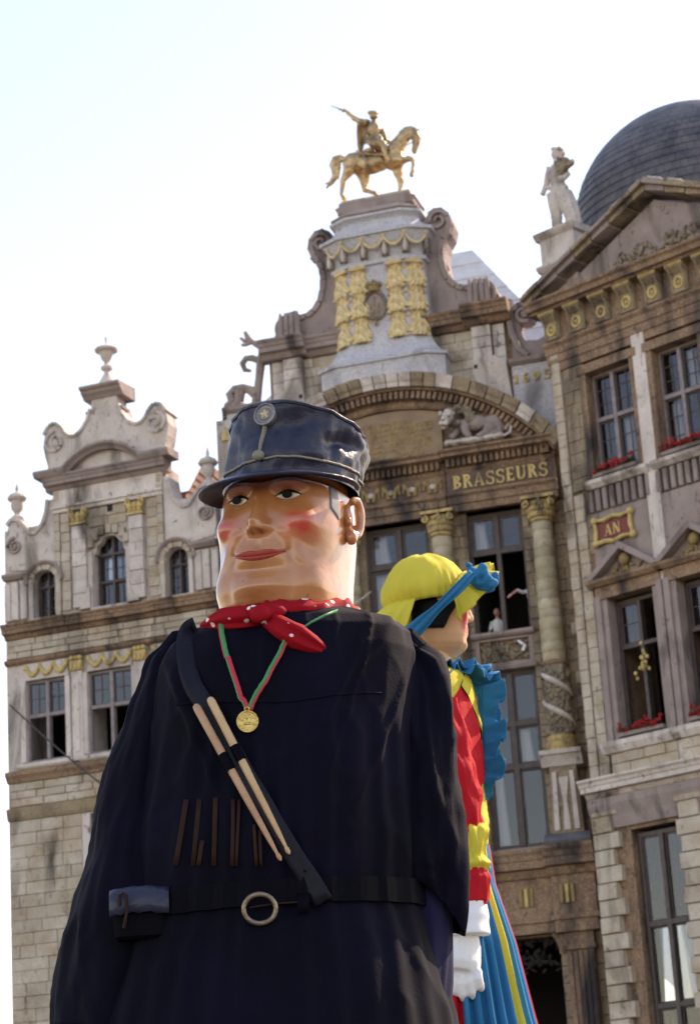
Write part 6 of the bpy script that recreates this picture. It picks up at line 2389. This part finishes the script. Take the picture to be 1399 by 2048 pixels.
# grille of slats the bearer looks through
for (x0, y0, x1, y1, wd) in ((374, 1600, 353, 1732, 10), (402, 1600, 390, 1732, 9), (405, 1682, 399, 1732, 8), (434, 1596, 430, 1732, 9), (466, 1600, 463, 1733, 7), (478, 1600, 473, 1733, 6), (507, 1650, 512, 1733, 6), (518, 1660, 520, 1733, 6)):
    strip('grille_slat', [onb(x0 + (x1 - x0) * t, y0 + (y1 - y0) * t, 0.009) for t in (0, 0.25, 0.5, 0.75, 1)], wd * PXM, SLATW, torso, 0.004)

# kerchief
b = MB()
rows = []
nk = 96
kc = w1(574, 1242, 8.4)
for i in range(nk):
    a = 2 * PI * i / nk
    c = kc + Vector((0.255 * cos(a), 0.26 * sin(a), 0.004 * cos(a) - 0.02 * (1 if sin(a) < 0 else 0) * abs(sin(a)) - 0.012))
    o_ = Vector((cos(a), sin(a), 0))
    row = []
    for j in range(20):
        t = 2 * PI * j / 20
        r = 0.036 * (1 + 0.22 * sin(3 * t + 5 * a) + 0.50 * crease(Vector((cos(a) * 3.2 + t, sin(a) * 2.5 - t * 0.6, t * 0.5))) + 0.5 * noise.noise(Vector((cos(a) * 3, sin(a) * 3, t * 0.9))))
        row.append(c + o_ * cos(t) * r * 1.0 + Vector((0, 0, sin(t) * r * 1.05 - 0.02 * cos(t))))
    rows.append(row)
rows.append(rows[0])
b.grid(rows, closed=True)
ker = part('kerchief', b, RK, G1, 'all')


def tail(name, pts, wds, ths, seed):
    b = MB()
    rows = []
    for i, p in enumerate(pts):
        d = (pts[min(i + 1, len(pts) - 1)] - pts[max(i - 1, 0)]).normalized()
        vw = (CAM - g0 - p).normalized()
        s_ = d.cross(vw).normalized()
        row = []
        for j in range(28):
            t = 2 * PI * j / 28
            f = 1 + 0.25 * noise.noise(Vector((cos(t) * 1.5, i * 0.35, seed))) + 0.22 * crease(Vector((cos(t) * 2.2, sin(t) * 2.2 + i * 0.3, seed)))
            row.append(p + s_ * cos(t) * wds[i] * f + vw * (sin(t) * ths[i] + 0.012 * sin(cos(t) * 5 + seed) * (wds[i] / 0.06)))
        rows.append(row)
    b.grid(rows, closed=True)
    b.add(rows[0], [tuple(range(28))])
    b.add(rows[-1], [tuple(range(28))])
    return part(name, b, RK, ker, 'all')


yk = 8.08
def kp(px, py, Y): return w1(px, py, Y)
tail('kerchief_tail', [kp(522, 1234, yk), kp(480, 1234, 8.06), kp(445, 1238, 8.09), kp(418, 1246, 8.13), kp(400, 1252, 8.16)], [0.03, 0.042, 0.036, 0.020, 0.004], [0.022, 0.022, 0.016, 0.010, 0.004], 1.0)
tail('kerchief_tail', [kp(524, 1230, yk), kp(560, 1252, 8.03), kp(595, 1272, 8.02), kp(625, 1288, 8.03), kp(645, 1299, 8.045), kp(652, 1302, 8.05)], [0.028, 0.042, 0.044, 0.032, 0.018, 0.006], [0.024, 0.022, 0.018, 0.012, 0.009, 0.004], 5.0)
b = MB()
b.ell(kp(521, 1230, 8.04), (0.042, 0.035, 0.036), 12, 9)
b.ell(kp(505, 1222, 8.06), (0.03, 0.03, 0.022), 12, 9)
b.ell(kp(548, 1224, 8.06), (0.05, 0.03, 0.028), 12, 9)
sculpt('kerchief_knot', b, RK, ker, 0.009, 2, 0.008, 18)

# medal on its ribbon
mp = onb(496, 1446, 0.022)
med = thing('medal', 'round brass medal hanging on a green and red ribbon over the navy smock', 'medal', g0 + mp)
vw = Vector((0.05, -1, -0.12)).normalized()
ux = Vector((1, 0, 0)) - vw * vw.x
ux.normalize()
uy = ux.cross(vw) * -1
uy = Vector((0, 0, 1)) - vw * vw.z
uy.normalize()
b = MB()
rows = []
R0 = 21 * PXM
for r, d in ((0.0005, 0.003), (R0 * 0.82, 0.003), (R0 * 0.86, 0.006), (R0 * 0.97, 0.006), (R0, 0.003), (R0, -0.004), (R0 * 0.5, -0.005), (0.0005, -0.005)):
    rows.append([(ux * cos(a) + uy * sin(a)) * r + vw * d for a in [2 * PI * k / 40 for k in range(40)]])
b.grid(rows, closed=True)
part('disc', b, MEDAL, med, True)
b = MB()
for (dx, dy, sx_, sy_) in ((-0.25, 0.1, 0.10, 0.34), (0.12, 0.15, 0.12, 0.36), (-0.05, -0.2, 0.4, 0.12), (0.0, 0.35, 0.16, 0.16)):
    b.ell((ux * dx + uy * dy) * R0 + vw * 0.003, (sx_ * R0, 0.003, sy_ * R0), 10, 6)
part('medal_relief', b, MEDAL, med, True)
b = MB()
b.tube([(ux * cos(a) * 0.008 + uy * (sin(a) * 0.008)) + uy * (R0 + 0.004) + vw * 0.004 for a in [2 * PI * k / 16 for k in range(17)]], 0.0025, 6, cap=False)
part('ring', b, MEDAL, med, True)


def ribbon(path, offs, cols):
    pts = [onb(x, y, 0.016) - mp for x, y in lerp2(path, 24)]
    n = len(pts)
    g0_, b0 = globals()['g0'], None
    for cname, side, sl_ in cols:
        seg = pts[int(sl_[0] * (n - 1)):int(sl_[1] * (n - 1)) + 1]
        b = MB()
        rows = []
        for i, p in enumerate(seg):
            d = (seg[min(i + 1, len(seg) - 1)] - seg[max(i - 1, 0)]).normalized()
            v_ = (CAM - g0 - mp - p).normalized()
            s_ = v_.cross(d).normalized()
            if s_.x < 0:
                s_ = -s_
            rows.append([p + s_ * side[0] * PXM, p + s_ * side[1] * PXM])
        b.grid(rows)
        part('ribbon_stripe', b, cname, med, True, solid=0.002)


ribbon([(444, 1252), (446, 1275), (451, 1300), (456, 1318)], 0, [(GREENR, (-3, 6), (0, 1)), (REDR, (-5, -3), (0, 1))])
ribbon([(457, 1316), (466, 1345), (480, 1385), (496, 1424)], 0, [(REDR, (-2, 6), (0, 1)), (GREENR, (-4.5, -2), (0, 1))])
ribbon([(580, 1272), (560, 1310), (540, 1345), (516, 1388), (499, 1424)], 0, [(GREENR, (-5, 1.5), (0, 1)), (REDR, (1.5, 6), (0, 1))])
b = MB()
q = [w1(x, y, Y) - mp for x, y, Y in ((676, 1222, 8.10), (650, 1232, 8.06), (622, 1246, 8.03), (600, 1262, 8.0))]
rows = [[p + Vector((0.0, 0, 0.008)), p - Vector((0.004, 0, 0.004))] for p in q]
b.grid(rows)
part('ribbon_stripe', b, GREENR, med, True, solid=0.002)

# drumsticks in their holder
def stick(p0, p1, label, m):
    a, c = onb(*p0, 0.05), onb(*p1, 0.04)
    ax = (c - a)
    Ln = ax.length
    o = thing('drumstick', label, 'drumstick', g0 + a, 0, 'drumsticks tucked in the strap')
    d = ax.normalized()
    b = MB()
    prof = [(0, 0.006), (0.006, 0.013), (0.02, 0.0155), (0.3 * Ln, 0.0155), (0.6 * Ln, 0.014), (0.85 * Ln, 0.010), (0.955 * Ln, 0.006), (0.965 * Ln, 0.0085), (0.985 * Ln, 0.0085), (Ln, 0.003)]
    b.tube([d * t for t, r in prof], [r for t, r in prof], 14)
    part('shaft', b, m, o, True)
    return a, d, Ln


S1 = stick((397, 1418), (558, 1725), 'lower drumstick of reddish wood tucked in the black strap on the navy smock', DRUMST2)
S2 = stick((428, 1402), (579, 1711), 'upper drumstick of pale wood tucked in the black strap beside the medal', DRUMST)
for (a, d, Ln), (t0, t1) in ((S1, (0.325, 0.43)), (S2, (0.315, 0.41))):
    b = MB()
    b.tube([a + d * Ln * (t0 + (t1 - t0) * k / 10) for k in range(11)], [0.0170 + 0.002 * abs(sin(k * 1.1)) for k in range(11)], 14)
    part('stick_loop', b, STRAPM, bal, True)

# cartridge pouch on the belt
pc = onb(276, 1830, 0.05)
pch = thing('belt_pouch', 'small black leather pouch with worn flap and brown strap on the belt', 'pouch', g0 + pc)
b = MB()
W2 = 50 * PXM
rows = []
for (z, sx_, sy_) in ((-0.095, 0.86, 0.7), (-0.085, 0.95, 0.95), (0.0, 1.0, 1.0), (0.065, 0.98, 0.95), (0.08, 0.9, 0.7)):
    rows.append([Vector((W2 * sx_ * max(-1, min(1, 1.25 * cos(a))), 0.04 * sy_ * max(-1, min(1, 1.25 * sin(a))), z)) for a in [2 * PI * k / 32 for k in range(32)]])
b.grid(rows, closed=True)
b.add(rows[0], [tuple(range(32))])
b.add(rows[-1], [tuple(range(32))])
part('pouch_body', b, STRAPM, pch, True)
b = MB()
rows = []
for i, (y, z) in enumerate(((0.03, 0.085), (0.0, 0.096), (-0.03, 0.092), (-0.052, 0.07), (-0.058, 0.03), (-0.060, -0.005))):
    rows.append([Vector((W2 * 1.1 * (k / 10 - 0.5) * 2, y - 0.004 * sin(k * 1.3), z - 0.012 * abs(k / 5 - 1) ** 2 + 0.004 * sin(k * 2.1) * (i / 5))) for k in range(11)])
b.grid(rows)
part('pouch_flap', b, LEATH, pch, 'all', solid=0.006)
b = MB()
b.tube([Vector((-0.055 + x, y, z)) for x, y, z in ((-0.012, -0.066, 0.02), (-0.012, -0.07, 0.055), (0.0, -0.066, 0.065), (0.012, -0.07, 0.055), (0.014, -0.07, 0.0), (0.0, -0.068, -0.06))], 0.006, 8)
part('pouch_strap', b, SLATW, pch, True)
b = MB()
b.ell((0.098, -0.03, 0.062), (0.020, 0.012, 0.008), 10, 7, Matrix.Rotation(0.25, 3, 'Y'))
part('pouch_stud', b, IVORY, pch, True)

# ---------------------------------------------------------------- second giant
Y2 = 13.0
g2x = at(868, 1500, Y2).x
G2 = thing('giant_puppet', 'giant harlequin puppet in yellow bonnet, turquoise ruff and yellow and red lozenge costume', 'giant puppet', (g2x, Y2, 0))
h0 = Vector((g2x, Y2, 0))
PX2 = (at(900, 1300, Y2) - at(899, 1300, Y2)).length


def w2(px, py, dY=0.0):
    return at(px, py, Y2 + dY) - h0


P2 = dict(a=0.165, b=0.195, k=0.72, pz=[-0.42, -0.40, -0.37, -0.33, -0.27, -0.15, 0.0, 0.2, 0.3], ps=[0.45, 0.62, 0.78, 0.90, 0.96, 1.0, 1.0, 0.92, 0.7])
SC2 = 0.80
HM2 = Matrix.Translation(w2(880, 1206)) @ Matrix.Rotation(0.05, 4, 'Y') @ Matrix.Rotation(rad(97), 4, 'Z') @ Matrix.Scale(SC2, 4)


def paint2(T, Z):
    c = np.zeros(T.shape + (3,))
    c[:] = (0.60, 0.31, 0.15)
    at_ = np.abs(T)
    f = np.clip(1.3 * ga(at_, 0.58, 0.24) * ga(Z, -0.13, 0.11), 0, 1)
    c[:] = c * (1 - f[..., None]) + np.array((0.55, 0.012, 0.014)) * f[..., None]
    f = 0.8 * np.exp(-(at_ / 0.35) ** 4) * ga(Z, -0.235, 0.022)
    c[:] = c * (1 - f[..., None]) + np.array((0.55, 0.08, 0.06)) * f[..., None]
    return c


zs = [-0.425] + list(np.linspace(-0.415, 0.10, 80)) + [0.12]
make_head(P2, HM2, 180, zs, LACQ2, G2, paint2)
b = MB()
b.tube([w2(868, 1400), w2(872, 1340), w2(875, 1270)], [0.115, 0.085, 0.095], 24)
nk_ = part('neck', b, LACQ2, G2, True)
ca = nk_.data.color_attributes.new('paint', 'FLOAT_COLOR', 'POINT')
ca.data.foreach_set('color', np.tile(np.array((0.60, 0.31, 0.15, 1), np.float32), len(nk_.data.vertices)))
for s_ in (-1, 1):
    def alm2(s, t, s_=s_):
        h = 0.024 * (1 - abs(2 * s - 1) ** 1.8)
        return s_ * 0.45 + (s - 0.5) * 0.36, -0.6 * h + 1.5 * h * t
    e_ = patch('eye', P2, HM2, alm2, 10, 4, 0.004, WHITEP, G2, 0.006)
    b = MB()
    b.ell(hpt(s_ * 0.45, 0.004, P2, HM2, 0.010), (0.012, 0.012, 0.013), 10, 8)
    part('iris', b, BLACKP, e_, True)
    b = MB()
    c0 = HM2 @ Vector((s_ * 0.165, 0.02, -0.02))
    b.ell(c0, (0.035, 0.012, 0.05), 10, 8)
    b.ell(c0 + Vector((-0.01, -s_ * 0.0 - 0.012, 0.012)), (0.022, 0.012, 0.03), 10, 8)
    er = sculpt('ear', b, LACQ2, G2, 0.008, 2)
    ca = er.data.color_attributes.new('paint', 'FLOAT_COLOR', 'POINT')
    ca.data.foreach_set('color', np.tile(np.array((0.60, 0.31, 0.15, 1), np.float32), len(er.data.vertices)))
# black wig showing under the bonnet
b = MB()
rows = []
for i in range(13):
    t = i / 12
    row = []
    for k in range(49):
        th = 0.95 + (2 * PI - 1.9) * k / 48
        edge = min(k, 48 - k) / 48
        zl = -0.235 + 0.20 * max(0, 1 - edge * 7.5) ** 0.7
        z = 0.10 + (zl - 0.10) * t
        r = float(head_r(np.array([((th + PI) % (2 * PI)) - PI]), np.array([z]), P2)[0]) + 0.022
        row.append(HM2 @ Vector((r * sin(th), -r * cos(th), z)))
    rows.append(row)
b.grid(rows)
part('wig', b, BLKH, G2, True, solid=0.012)
# bonnet: gathered dome
bc = w2(853, 1196)
b = MB()
rows = []
tilt = Matrix.Rotation(-0.10, 3, 'Y')
for i in range(31):
    ph = PI / 2 * i / 30
    row = []
    for k in range(140):
        a = 2 * PI * k / 140
        g = 0.009 * sin(a * 30 + 2.5 * noise.noise(Vector((cos(a) * 2, sin(a) * 2, 0)))) * sin(ph) ** 16
        g += 0.012 * crease(Vector((1.1 * cos(a) + 0.5 * ph, 1.1 * sin(a), ph * 0.5))) * sin(ph) + 0.012 * noise.noise(Vector((2.2 * cos(a), 2.2 * sin(a), ph * 2.0))) + 0.0022 * sin(a * 9 + 1.5 * ph + 2 * noise.noise(Vector((cos(a), sin(a), 5)))) * sin(ph) ** 2
        rr = sin(ph) ** 0.96
        pull = 1.0 - 0.13 * max(0, (ph - 1.36) / 0.21) ** 1.5
        p = Vector((0.272 * rr * pull * cos(a), 0.235 * rr * pull * sin(a), 0.262 * cos(ph) ** 0.9 - 0.055 * (1 if ph > 1.5 else sin(ph) ** 8)))
        row.append(bc + tilt @ (p + p.normalized() * g))
    rows.append(row)
b.grid(rows, closed=True)
bon = part('bonnet', b, YELC, G2, 'all', solid=0.006)


def ruffle(name, pts, out, up_, wd, amp, freq, m, parent, ph=0.0, nr=10, drop=None, n2=1):
    """gathered strip: pts = root line, out = direction the free edge goes, up_ = direction of the waves"""
    b = MB()
    rows = []
    n = len(pts)
    for i in range(nr + 1):
        t = i / nr
        row = []
        for k, p in enumerate(pts):
            o_ = out[k] if isinstance(out, list) else out
            u_ = up_[k] if isinstance(up_, list) else up_
            w_ = wd[k] if hasattr(wd, '__len__') else wd
            s = k / (n - 1)
            wv = sin(2 * PI * freq * s + ph + 0.9 * noise.noise(Vector((s * 5, ph, 0)))) + 0.4 * sin(2 * PI * freq * 2.3 * s + 2 * ph)
            row.append(p + o_ * w_ * t * (1 + 0.12 * sin(2 * PI * freq * 0.5 * s + ph)) + u_ * amp * wv * t ** 1.2 + (drop * t * t if drop is not None else Vector()))
        rows.append(row)
    b.grid(rows)
    return part(name, b, m, parent, 'all', solid=0.005)


# frill round the face and frill at the nape
tl = []
ou = []
upd = []
for k in range(90):
    a = -1.55 + 3.1 * k / 89            # across the brow from near side to far side
    c = w2(896, 1196)
    tl.append(c + Vector((0.01 + 0.085 * cos(a), 0.215 * sin(a), -0.02 + 0.165 * cos(a))))
    ou.append(Vector((-0.02 + 0.86 * cos(a), 0.25 * sin(a), -0.80 * abs(sin(a)) ** 2 + 0.30 * cos(a))).normalized())
    upd.append(Vector((0.75 * abs(sin(a)), 0.35 * sin(a), 0.75 * cos(a) ** 2 + 0.15)).normalized())
ruffle('bonnet_frill', tl, ou, upd, [(0.15 + 0.035 * cos(-1.55 + 3.1 * k / 89)) * (1 if k < 55 else max(0.3, 1 - (k - 55) / 25)) for k in range(90)], 0.042, 7.5, YELC, bon, 0.9, 14, Vector((0, 0, -0.05)))
tl, ou = [], []
for k in range(70):
    a = 1.9 + 2.5 * k / 69
    tl.append(bc + Vector((0.236 * cos(a), 0.205 * sin(a), -0.05 - 0.02 * cos(a))))
    ou.append(Vector((cos(a) * 0.85, sin(a) * 0.45, -0.75)).normalized())
ruffle('nape_frill', tl, ou, Vector((0.25, -0.3, 0.8)).normalized(), 0.23, 0.030, 9, YELC, bon, 0.2, 10)
# turquoise band and rosette
path = lerp2([(806, 1283), (832, 1258), (858, 1232), (886, 1205), (912, 1180), (932, 1158), (944, 1146)], 30)
pp_ = []
for i, (x, y) in enumerate(path):
    t = i / 30
    pp_.append(w2(x, y, -0.30 + 0.02 * t - 0.06 * sin(PI * t)))
b = MB()
rows = []
for i, p in enumerate(pp_):
    d = (pp_[min(i + 1, 30)] - pp_[max(i - 1, 0)]).normalized()
    v_ = (CAM - h0 - p).normalized()
    s_ = d.cross(v_).normalized()
    t = i / 30
    wd = (0.052 + 0.05 * (1 - t) ** 1.5 - 0.02 * sin(PI * min(1, t * 1.15)) ** 8)
    rows.append([p + s_ * wd * (k / 8 - 0.5) + v_ * (0.012 * sin(k * 1.6 + 3 * t) + 0.012 * (1 - (k / 4 - 1) ** 2)) for k in range(9)])
b.grid(rows)
part('bonnet_band', b, BLUC, bon, 'all', solid=0.006)
b = MB()
c = w2(962, 1158, -0.20)
for k in range(44):
    a = rnd.uniform(0, 2 * PI)
    r = rnd.uniform(0, 1) ** 0.5
    b.ell(c + Vector((0.068 * r * cos(a), rnd.uniform(-0.05, 0.05), 0.062 * r * sin(a) - 0.03 * cos(a) * r)), (0.032, 0.03, 0.022), 8, 6, Matrix.Rotation(rnd.uniform(-1, 1), 3, 'Y'))
sculpt('rosette', b, BLUC, bon, 0.010, 2, 0.016, 16)
b = MB()
for (x0, y0, x1, y1) in ((985, 1150, 997, 1166), (988, 1148, 996, 1158), (940, 1134, 928, 1128)):
    b.tube([w2(x0, y0, -0.2), w2((x0 + x1) / 2 + 1, (y0 + y1) / 2 - 3, -0.22), w2(x1, y1, -0.2)], [0.022, 0.016, 0.006], 8)
sculpt('rosette_end', b, BLUC, bon, 0.008, 1)

# body: lozenge costume cut into cloth pieces
BT = [(1340, 0.10, 0.11), (1352, 0.17, 0.28), (1366, 0.225, 0.38), (1400, 0.25, 0.43), (1470, 0.27, 0.45), (1560, 0.27, 0.45), (1650, 0.255, 0.44), (1740, 0.245, 0.44), (1800, 0.25, 0.46)]
bz = [w2(868, t[0]).z for t in BT][::-1]
bx = [t[1] for t in BT][::-1]
by = [t[2] for t in BT][::-1]
bcx = w2(868, 1450).x


def body2(th, z, off=0.0):
    a, c = np.interp(z, bz, bx), np.interp(z, bz, by)
    n = 2.3
    r = 1.0 / ((abs(cos(th)) / a) ** n + (abs(sin(th)) / c) ** n) ** (1 / n)
    r += 0.014 * noise.noise(Vector((th * 2, z * 2.5, 8))) + 0.016 * crease(Vector((th * 1.6 + z, z * 2.2 - th, 2))) + off
    return Vector((bcx + 0.0 + r * cos(th), r * sin(th), z))


NP, LH = 4, 0.74
z0_ = w2(868, 1525).z
zlo, zhi = bz[0], bz[-1]
for si in range(-6, 12):
    for ti in range(-9, 12):
        pc_ = (si + ti + 1) / 2
        qc_ = (si - ti) / 2
        if not (0 <= pc_ < NP) or not (zlo - LH < qc_ * LH + z0_ < zhi + LH):
            continue
        mm = REDC if (si + ti) % 2 == 0 and qc_ * LH + z0_ < w2(868, 1440).z else YELC
        b = MB()
        n = 22
        vv = {}
        for i in range(n + 1):
            for j in range(n + 1):
                s_, t_ = si + i / n, ti + j / n
                th = ((s_ + t_) / 2) / NP * 2 * PI - 0.36
                z = min(zhi, max(zlo, z0_ + (s_ - t_) / 2 * LH))
                vv[i, j] = body2(th, z)
        for i in range(n):
            for j in range(n):
                q = [vv[i, j], vv[i + 1, j], vv[i + 1, j + 1], vv[i, j + 1]]
                if max(p.z for p in q) - min(p.z for p in q) > 1e-4:
                    b.add(q, [(0, 1, 2, 3)])
        if b.f:
            part('costume_lozenge', b, mm, G2, 'all')
# jabot down the front and ruff at the neck
for j, (px_, dy, ph) in enumerate(((962, -0.16, 0.0), (955, -0.05, 1.7), (958, 0.06, 3.1))):
    pts = [w2(px_ + 6 * k / 70 + (0 if k < 50 else (50 - k) * 0.1), 1372 + (1598 - 1372) * k / 70, dy) for k in range(71)]
    ruffle('jabot_ruffle', pts, Vector((0.9, -0.3 + 0.3 * j, 0.05)).normalized(), Vector((0.15, -0.75, 0.6)).normalized(), [0.115 + 0.02 * sin(k * 0.25 + j) - 0.06 * max(0, (k - 50) / 20) for k in range(71)], 0.036, 6 + j, BLUC, G2, ph, 12)
for j, (rz, wd, ph) in enumerate(((0.0, 0.24, 0.3), (0.03, 0.20, 1.9))):
    pts, ou = [], []
    for k in range(161):
        a = 2 * PI * k / 160
        pts.append(w2(874, 1352) + Vector((0.11 * cos(a), 0.12 * sin(a), rz)))
        ou.append(Vector((cos(a), sin(a), -0.18 + 0.02 * j)).normalized())
    ruffle('neck_ruff', pts, ou, Vector((0, 0, 1)), wd, 0.030, 19 + 4 * j, BLUC, G2, ph, 8)
# near arm: puffed sleeve, red cuff, white glove
def tube2(name, ctrl, m, seed, wr, cap=False):
    P_ = [w2(c[0], c[1], c[2]) for c in ctrl]
    b = MB()
    rows = []
    n = len(ctrl) - 1
    for i in range(n * 8 + 1):
        u_ = i / 8
        k = min(int(u_), n - 1)
        f = u_ - k
        c = P_[k].lerp(P_[k + 1], f)
        s_ = f * f * (3 - 2 * f)
        r = (ctrl[k][3] * (1 - s_) + ctrl[k + 1][3] * s_) * PX2
        rows.append([c + Vector((cos(a), sin(a), 0)) * (r + wr * noise.noise(Vector((2 * cos(a), 2 * sin(a), c.z * 7 + seed))) + 0.5 * wr * noise.noise(Vector((6 * cos(a), 6 * sin(a), c.z * 9 + seed)))) for a in [2 * PI * j / 48 for j in range(48)]])
    b.grid(rows, closed=True)
    b.add(rows[-1], [tuple(range(48))])
    return part(name, b, m, G2, 'all')


tube2('upper_sleeve', [(890, 1400, -0.36, 26), (900, 1480, -0.40, 34), (915, 1560, -0.42, 36), (930, 1640, -0.44, 34), (938, 1668, -0.44, 26)], REDC, 2, 0.03)
tube2('puffed_sleeve', [(938, 1648, -0.44, 24), (942, 1662, -0.44, 30), (944, 1690, -0.45, 25), (942, 1712, -0.45, 24), (944, 1728, -0.46, 30), (944, 1744, -0.46, 22)], YELC, 5, 0.03)
tube2('red_cuff', [(944, 1738, -0.46, 24), (946, 1760, -0.46, 31), (944, 1800, -0.47, 31), (942, 1812, -0.47, 28)], REDC, 9, 0.02)
tube2('glove_cuff', [(940, 1806, -0.47, 31), (936, 1840, -0.47, 38), (932, 1872, -0.47, 44)], WHITEC, 4, 0.006)
b = MB()
gp = w2(930, 1872, -0.47)
b.tube([gp + Vector((0, 0, 0.02)), gp + Vector((-0.005, 0, -0.06)), gp + Vector((-0.02, -0.01, -0.15)), gp + Vector((-0.03, -0.02, -0.2))], [0.085, 0.10, 0.11, 0.085], 14, 0.75)
for k in range(4):
    q = gp + Vector((-0.10 + 0.05 * k, -0.02, -0.19))
    L_ = (0.13, 0.16, 0.15, 0.11)[k]
    b.tube([q, q + Vector((0.0, -0.015, -L_ * 0.45)), q + Vector((0.01, 0.0, -L_ * 0.8)), q + Vector((0.015, 0.03, -L_))], [0.030, 0.028, 0.025, 0.017], 10)
b.tube([gp + Vector((-0.07, -0.03, -0.06)), gp + Vector((-0.13, -0.06, -0.12)), gp + Vector((-0.145, -0.07, -0.18)), gp + Vector((-0.13, -0.07, -0.22))], [0.045, 0.038, 0.032, 0.02], 10)
sculpt('gloved_hand', b, WHITEC, G2, 0.010, 3)
# skirt of coloured gores
sk = [(w2(868, 1700).z, 0.235), (w2(868, 1780).z, 0.25), (w2(868, 1900).z, 0.325), (w2(868, 2048).z, 0.385), (0.05, 0.85)]
ng = 24
for g in range(ng):
    mm = (BLUC, BLUC, YELC, BLUC, REDC, BLUC)[g % 6]
    b = MB()
    rows = []
    for i in range(33):
        t = i / 32 * (len(sk) - 1)
        k = min(int(t), len(sk) - 2)
        f = t - k
        z = sk[k][0] + (sk[k + 1][0] - sk[k][0]) * f
        r = sk[k][1] + (sk[k + 1][1] - sk[k][1]) * f
        row = []
        for j in range(9):
            a = 2 * PI * (g + j / 8) / ng + 0.25
            fold = 0.10 * (r - 0.22) * sin(a * ng * 1.5 + 0.4 * noise.noise(Vector((a * 2, z, 0)))) * 2.2
            row.append(Vector((bcx + 0.03 + (r + fold) * cos(a), (r + 0.1 + fold) * sin(a), z)))
        rows.append(row)
    b.grid(rows)
    part('skirt_gore', b, mm, G2, 'all')

# clear the workbench
bpy.data.batch_remove(SPENT)
